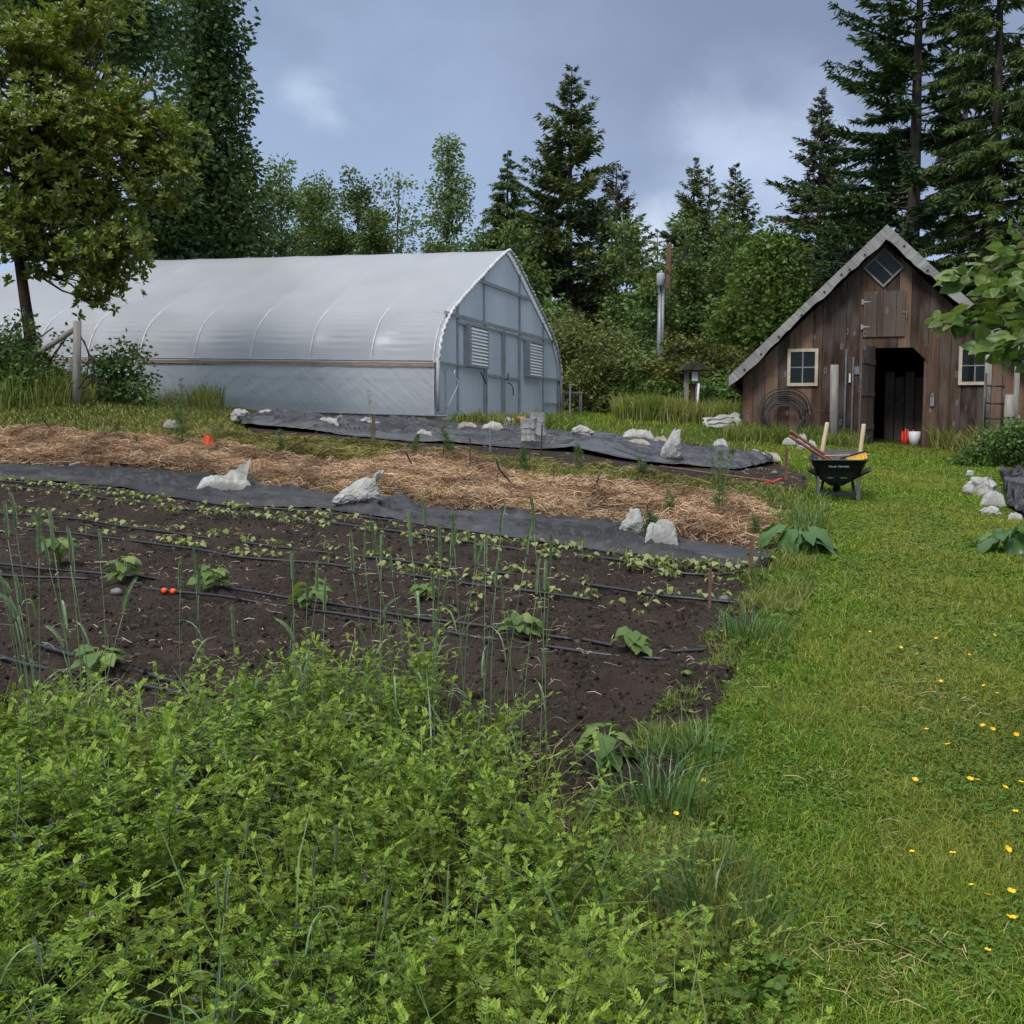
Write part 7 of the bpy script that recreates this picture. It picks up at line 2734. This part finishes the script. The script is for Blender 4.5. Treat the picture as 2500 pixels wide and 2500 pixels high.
def rye(H, nod):
    o = thing('rye_stalk', 'x', 'rye stalk')
    a = rng.uniform(0, 2 * PI)
    d = np.array([math.cos(a), math.sin(a), 0])
    t = np.linspace(0, 1, 9)
    P = np.stack([d[0] * .10 * H * t ** 2, d[1] * .10 * H * t ** 2, H * t], 1)
    f = MB()
    f.tube(P.tolist(), np.linspace(.0026, .0015, 9).tolist(), 5)
    f.build('stem', RYEB, o, True)
    k = 15
    s_ = np.linspace(0, 1, k)
    hl = rng.uniform(.10, .15)
    ang = nod * s_
    hx = np.cumsum(np.sin(ang)) / k * hl
    hz = np.cumsum(np.cos(ang)) / k * hl
    hp = P[-1][None] + np.stack([d[0] * hx, d[1] * hx, hz], 1)
    q = QB()
    sd_ = np.array([-d[1], d[0], 0])
    dd = unit(np.gradient(hp, axis=0))
    for sg in (-1, 1):
        for o_ in (sd_, d):
            D = dd + o_[None] * sg * .32
            q.add(leaf6(hp, D, np.tile(np.cross(o_, [0, 0, 1.0]), (k, 1)), np.full(k, .024), .0085 * (1 - .4 * s_), .3, 0), T2)
            q.add(leaf4(hp + dd * .015, dd + o_[None] * sg * .22, np.tile(np.cross(o_, [0, 0, 1.0]), (k, 1)), .034 * (1 - .3 * s_), np.full(k, .0011)), T1)
    q.build('seed_head', RYE, o)
    nb_ = int(rng.integers(1, 3))
    for k in range(nb_):
        q = QB()
        z0 = H * (.18 + .52 * (k + rng.random()) / nb_)
        aa = rng.uniform(0, 2 * PI)
        L = rng.uniform(.16, .26)
        W = rng.uniform(.006, .010)
        hd = np.array([math.cos(aa), math.sin(aa), 0])
        sdd = np.array([-hd[1], hd[0], 0])
        el0 = rng.uniform(.9, 1.35)
        pts = [P[0] * 0 + np.array([P[4][0] * .5, P[4][1] * .5, z0])]
        n_ = 7
        for j in range(n_):
            e_ = el0 - rng.uniform(1.6, 2.4) * (j / n_) ** 1.6
            pts.append(pts[-1] + (hd * math.cos(e_) + np.array([0, 0, math.sin(e_)])) * L / n_)
        pts = np.array(pts)
        wv = W * np.array([.5, .9, 1, 1, .9, .7, .45, .08])
        for j in range(n_):
            q.add(np.array([[pts[j] - sdd * wv[j] / 2, pts[j] + sdd * wv[j] / 2, pts[j + 1] + sdd * wv[j + 1] / 2, pts[j + 1] - sdd * wv[j + 1] / 2]]), T1)
        q.build('blade', RYEB, o)
    return o


ryes = [rye(rng.uniform(.66, .98), rng.choice([.08, .2, .3, .45, .25, 1.1])) for _ in range(9)]


def ryeset(pts, lab, grp, sc=(.8, 1.1)):
    for x, y in pts:
        src = ryes[rng.integers(len(ryes))]
        copyobj(src, (x, y, float(gz(x, y))), rng.uniform(0, 6.28), rng.uniform(*sc), lab, grp, (rng.normal(0, .05), rng.normal(0, .05)))


def zone(u0, u1, y0, y1, n):
    y = rng.uniform(y0, y1, n)
    return [((rng.uniform(u0, u1) - 1250) / F * yy, yy) for yy in y]


ryeset(zone(20, 230, 3.5, 4.3, 15), 'slender rye stalk in the loose stand at the left picture edge', 'rye at the left edge', (.85, 1.1))
ryeset(zone(560, 800, 3.6, 4.3, 8), 'slender rye stalk standing above the vetch hump left of the middle', 'rye left of the middle', (.65, .9))
ryeset(zone(860, 1190, 3.7, 4.5, 16), 'slender rye stalk in the tall stand in the middle of the bed edge', 'rye in the middle stand', (.75, 1.05))
ryeset(zone(1180, 1350, 3.6, 4.2, 8), 'slender rye stalk at the right end of the stand over bare soil', 'rye right of the middle', (.8, 1.05))
ryeset(zone(390, 480, 3.8, 4.2, 3), 'single rye stalk over bare soil between the left and middle stands', 'rye over bare soil', (.7, .9))
ryeset(zone(-50, 1400, 1.9, 3.0, 16), 'rye stalk mostly hidden in the near vetch', 'rye in the near vetch', (.4, .6))
for s_ in ryes:
    for c in list(s_.children):
        bpy.data.objects.remove(c)
    bpy.data.objects.remove(s_)

# buttercups
BUTTER = flecked('buttercup_yellow', [(.3, (.70, .42, .01)), (.7, (.85, .58, .02))], 9, .4, bump=0)
bc_ = thing('buttercup', 'x', 'flower')
f = MB()
f.tube([(0, 0, 0), (.01, 0, .05), (.012, 0, .10)], .0011, 4)
f.build('stem', STEM, bc_)
q = QB()
for k in range(5):
    a = k * 2 * PI / 5
    q.add(leafstrip(np.array([[.012, 0, .10]]), np.array([[math.cos(a), math.sin(a), .35]]), np.array([[0, 0, 1.0]]), .011, .0105, -.3, .1, (.25, .95, 1.0, .5)), T_STRIP)
q.build('petals', BUTTER, bc_, smooth=True)
BUT = [(2290, 1677), (2305, 1715), (2340, 1710), (2365, 1708), (2420, 1650), (2418, 1675), (2425, 1718), (2210, 1640), (2215, 1625), (2275, 1813), (2340, 1858), (2415, 1802), (2345, 1940), (2378, 1938), (2410, 1950), (2482, 1950), (2485, 2027), (2244, 2120), (2388, 2095), (2410, 2078),
       (2346, 2146), (2385, 2214), (2440, 2232), (2418, 2250), (2436, 2328), (2497, 2320), (2388, 2378), (2225, 1940), (1845, 1578), (1702, 1853), (1732, 1912), (1632, 2016), (1855, 2350), (1720, 2425), (2130, 1555), (2205, 1524), (2285, 1565), (2360, 1608), (2400, 1800), (2466, 1816), (2400, 1560), (2270, 1605), (2180, 1585)]
for u, v in BUT:
    g_ = gp(u, v + 30)
    s_ = rng.uniform(.9, 1.3) * (1.0 if v > 1700 else .85)
    lab = 'yellow buttercup flower on the right side of the lawn' if u > 2080 else 'yellow buttercup flower in the longer grass along the soil edge'
    copyobj(bc_, g_, rng.uniform(0, 6), s_, lab, 'buttercups in the lawn' if u > 2080 else 'buttercups along the soil edge', (rng.normal(.25, .3), rng.normal(0, .3)))
for c in list(bc_.children):
    bpy.data.objects.remove(c)
bpy.data.objects.remove(bc_)
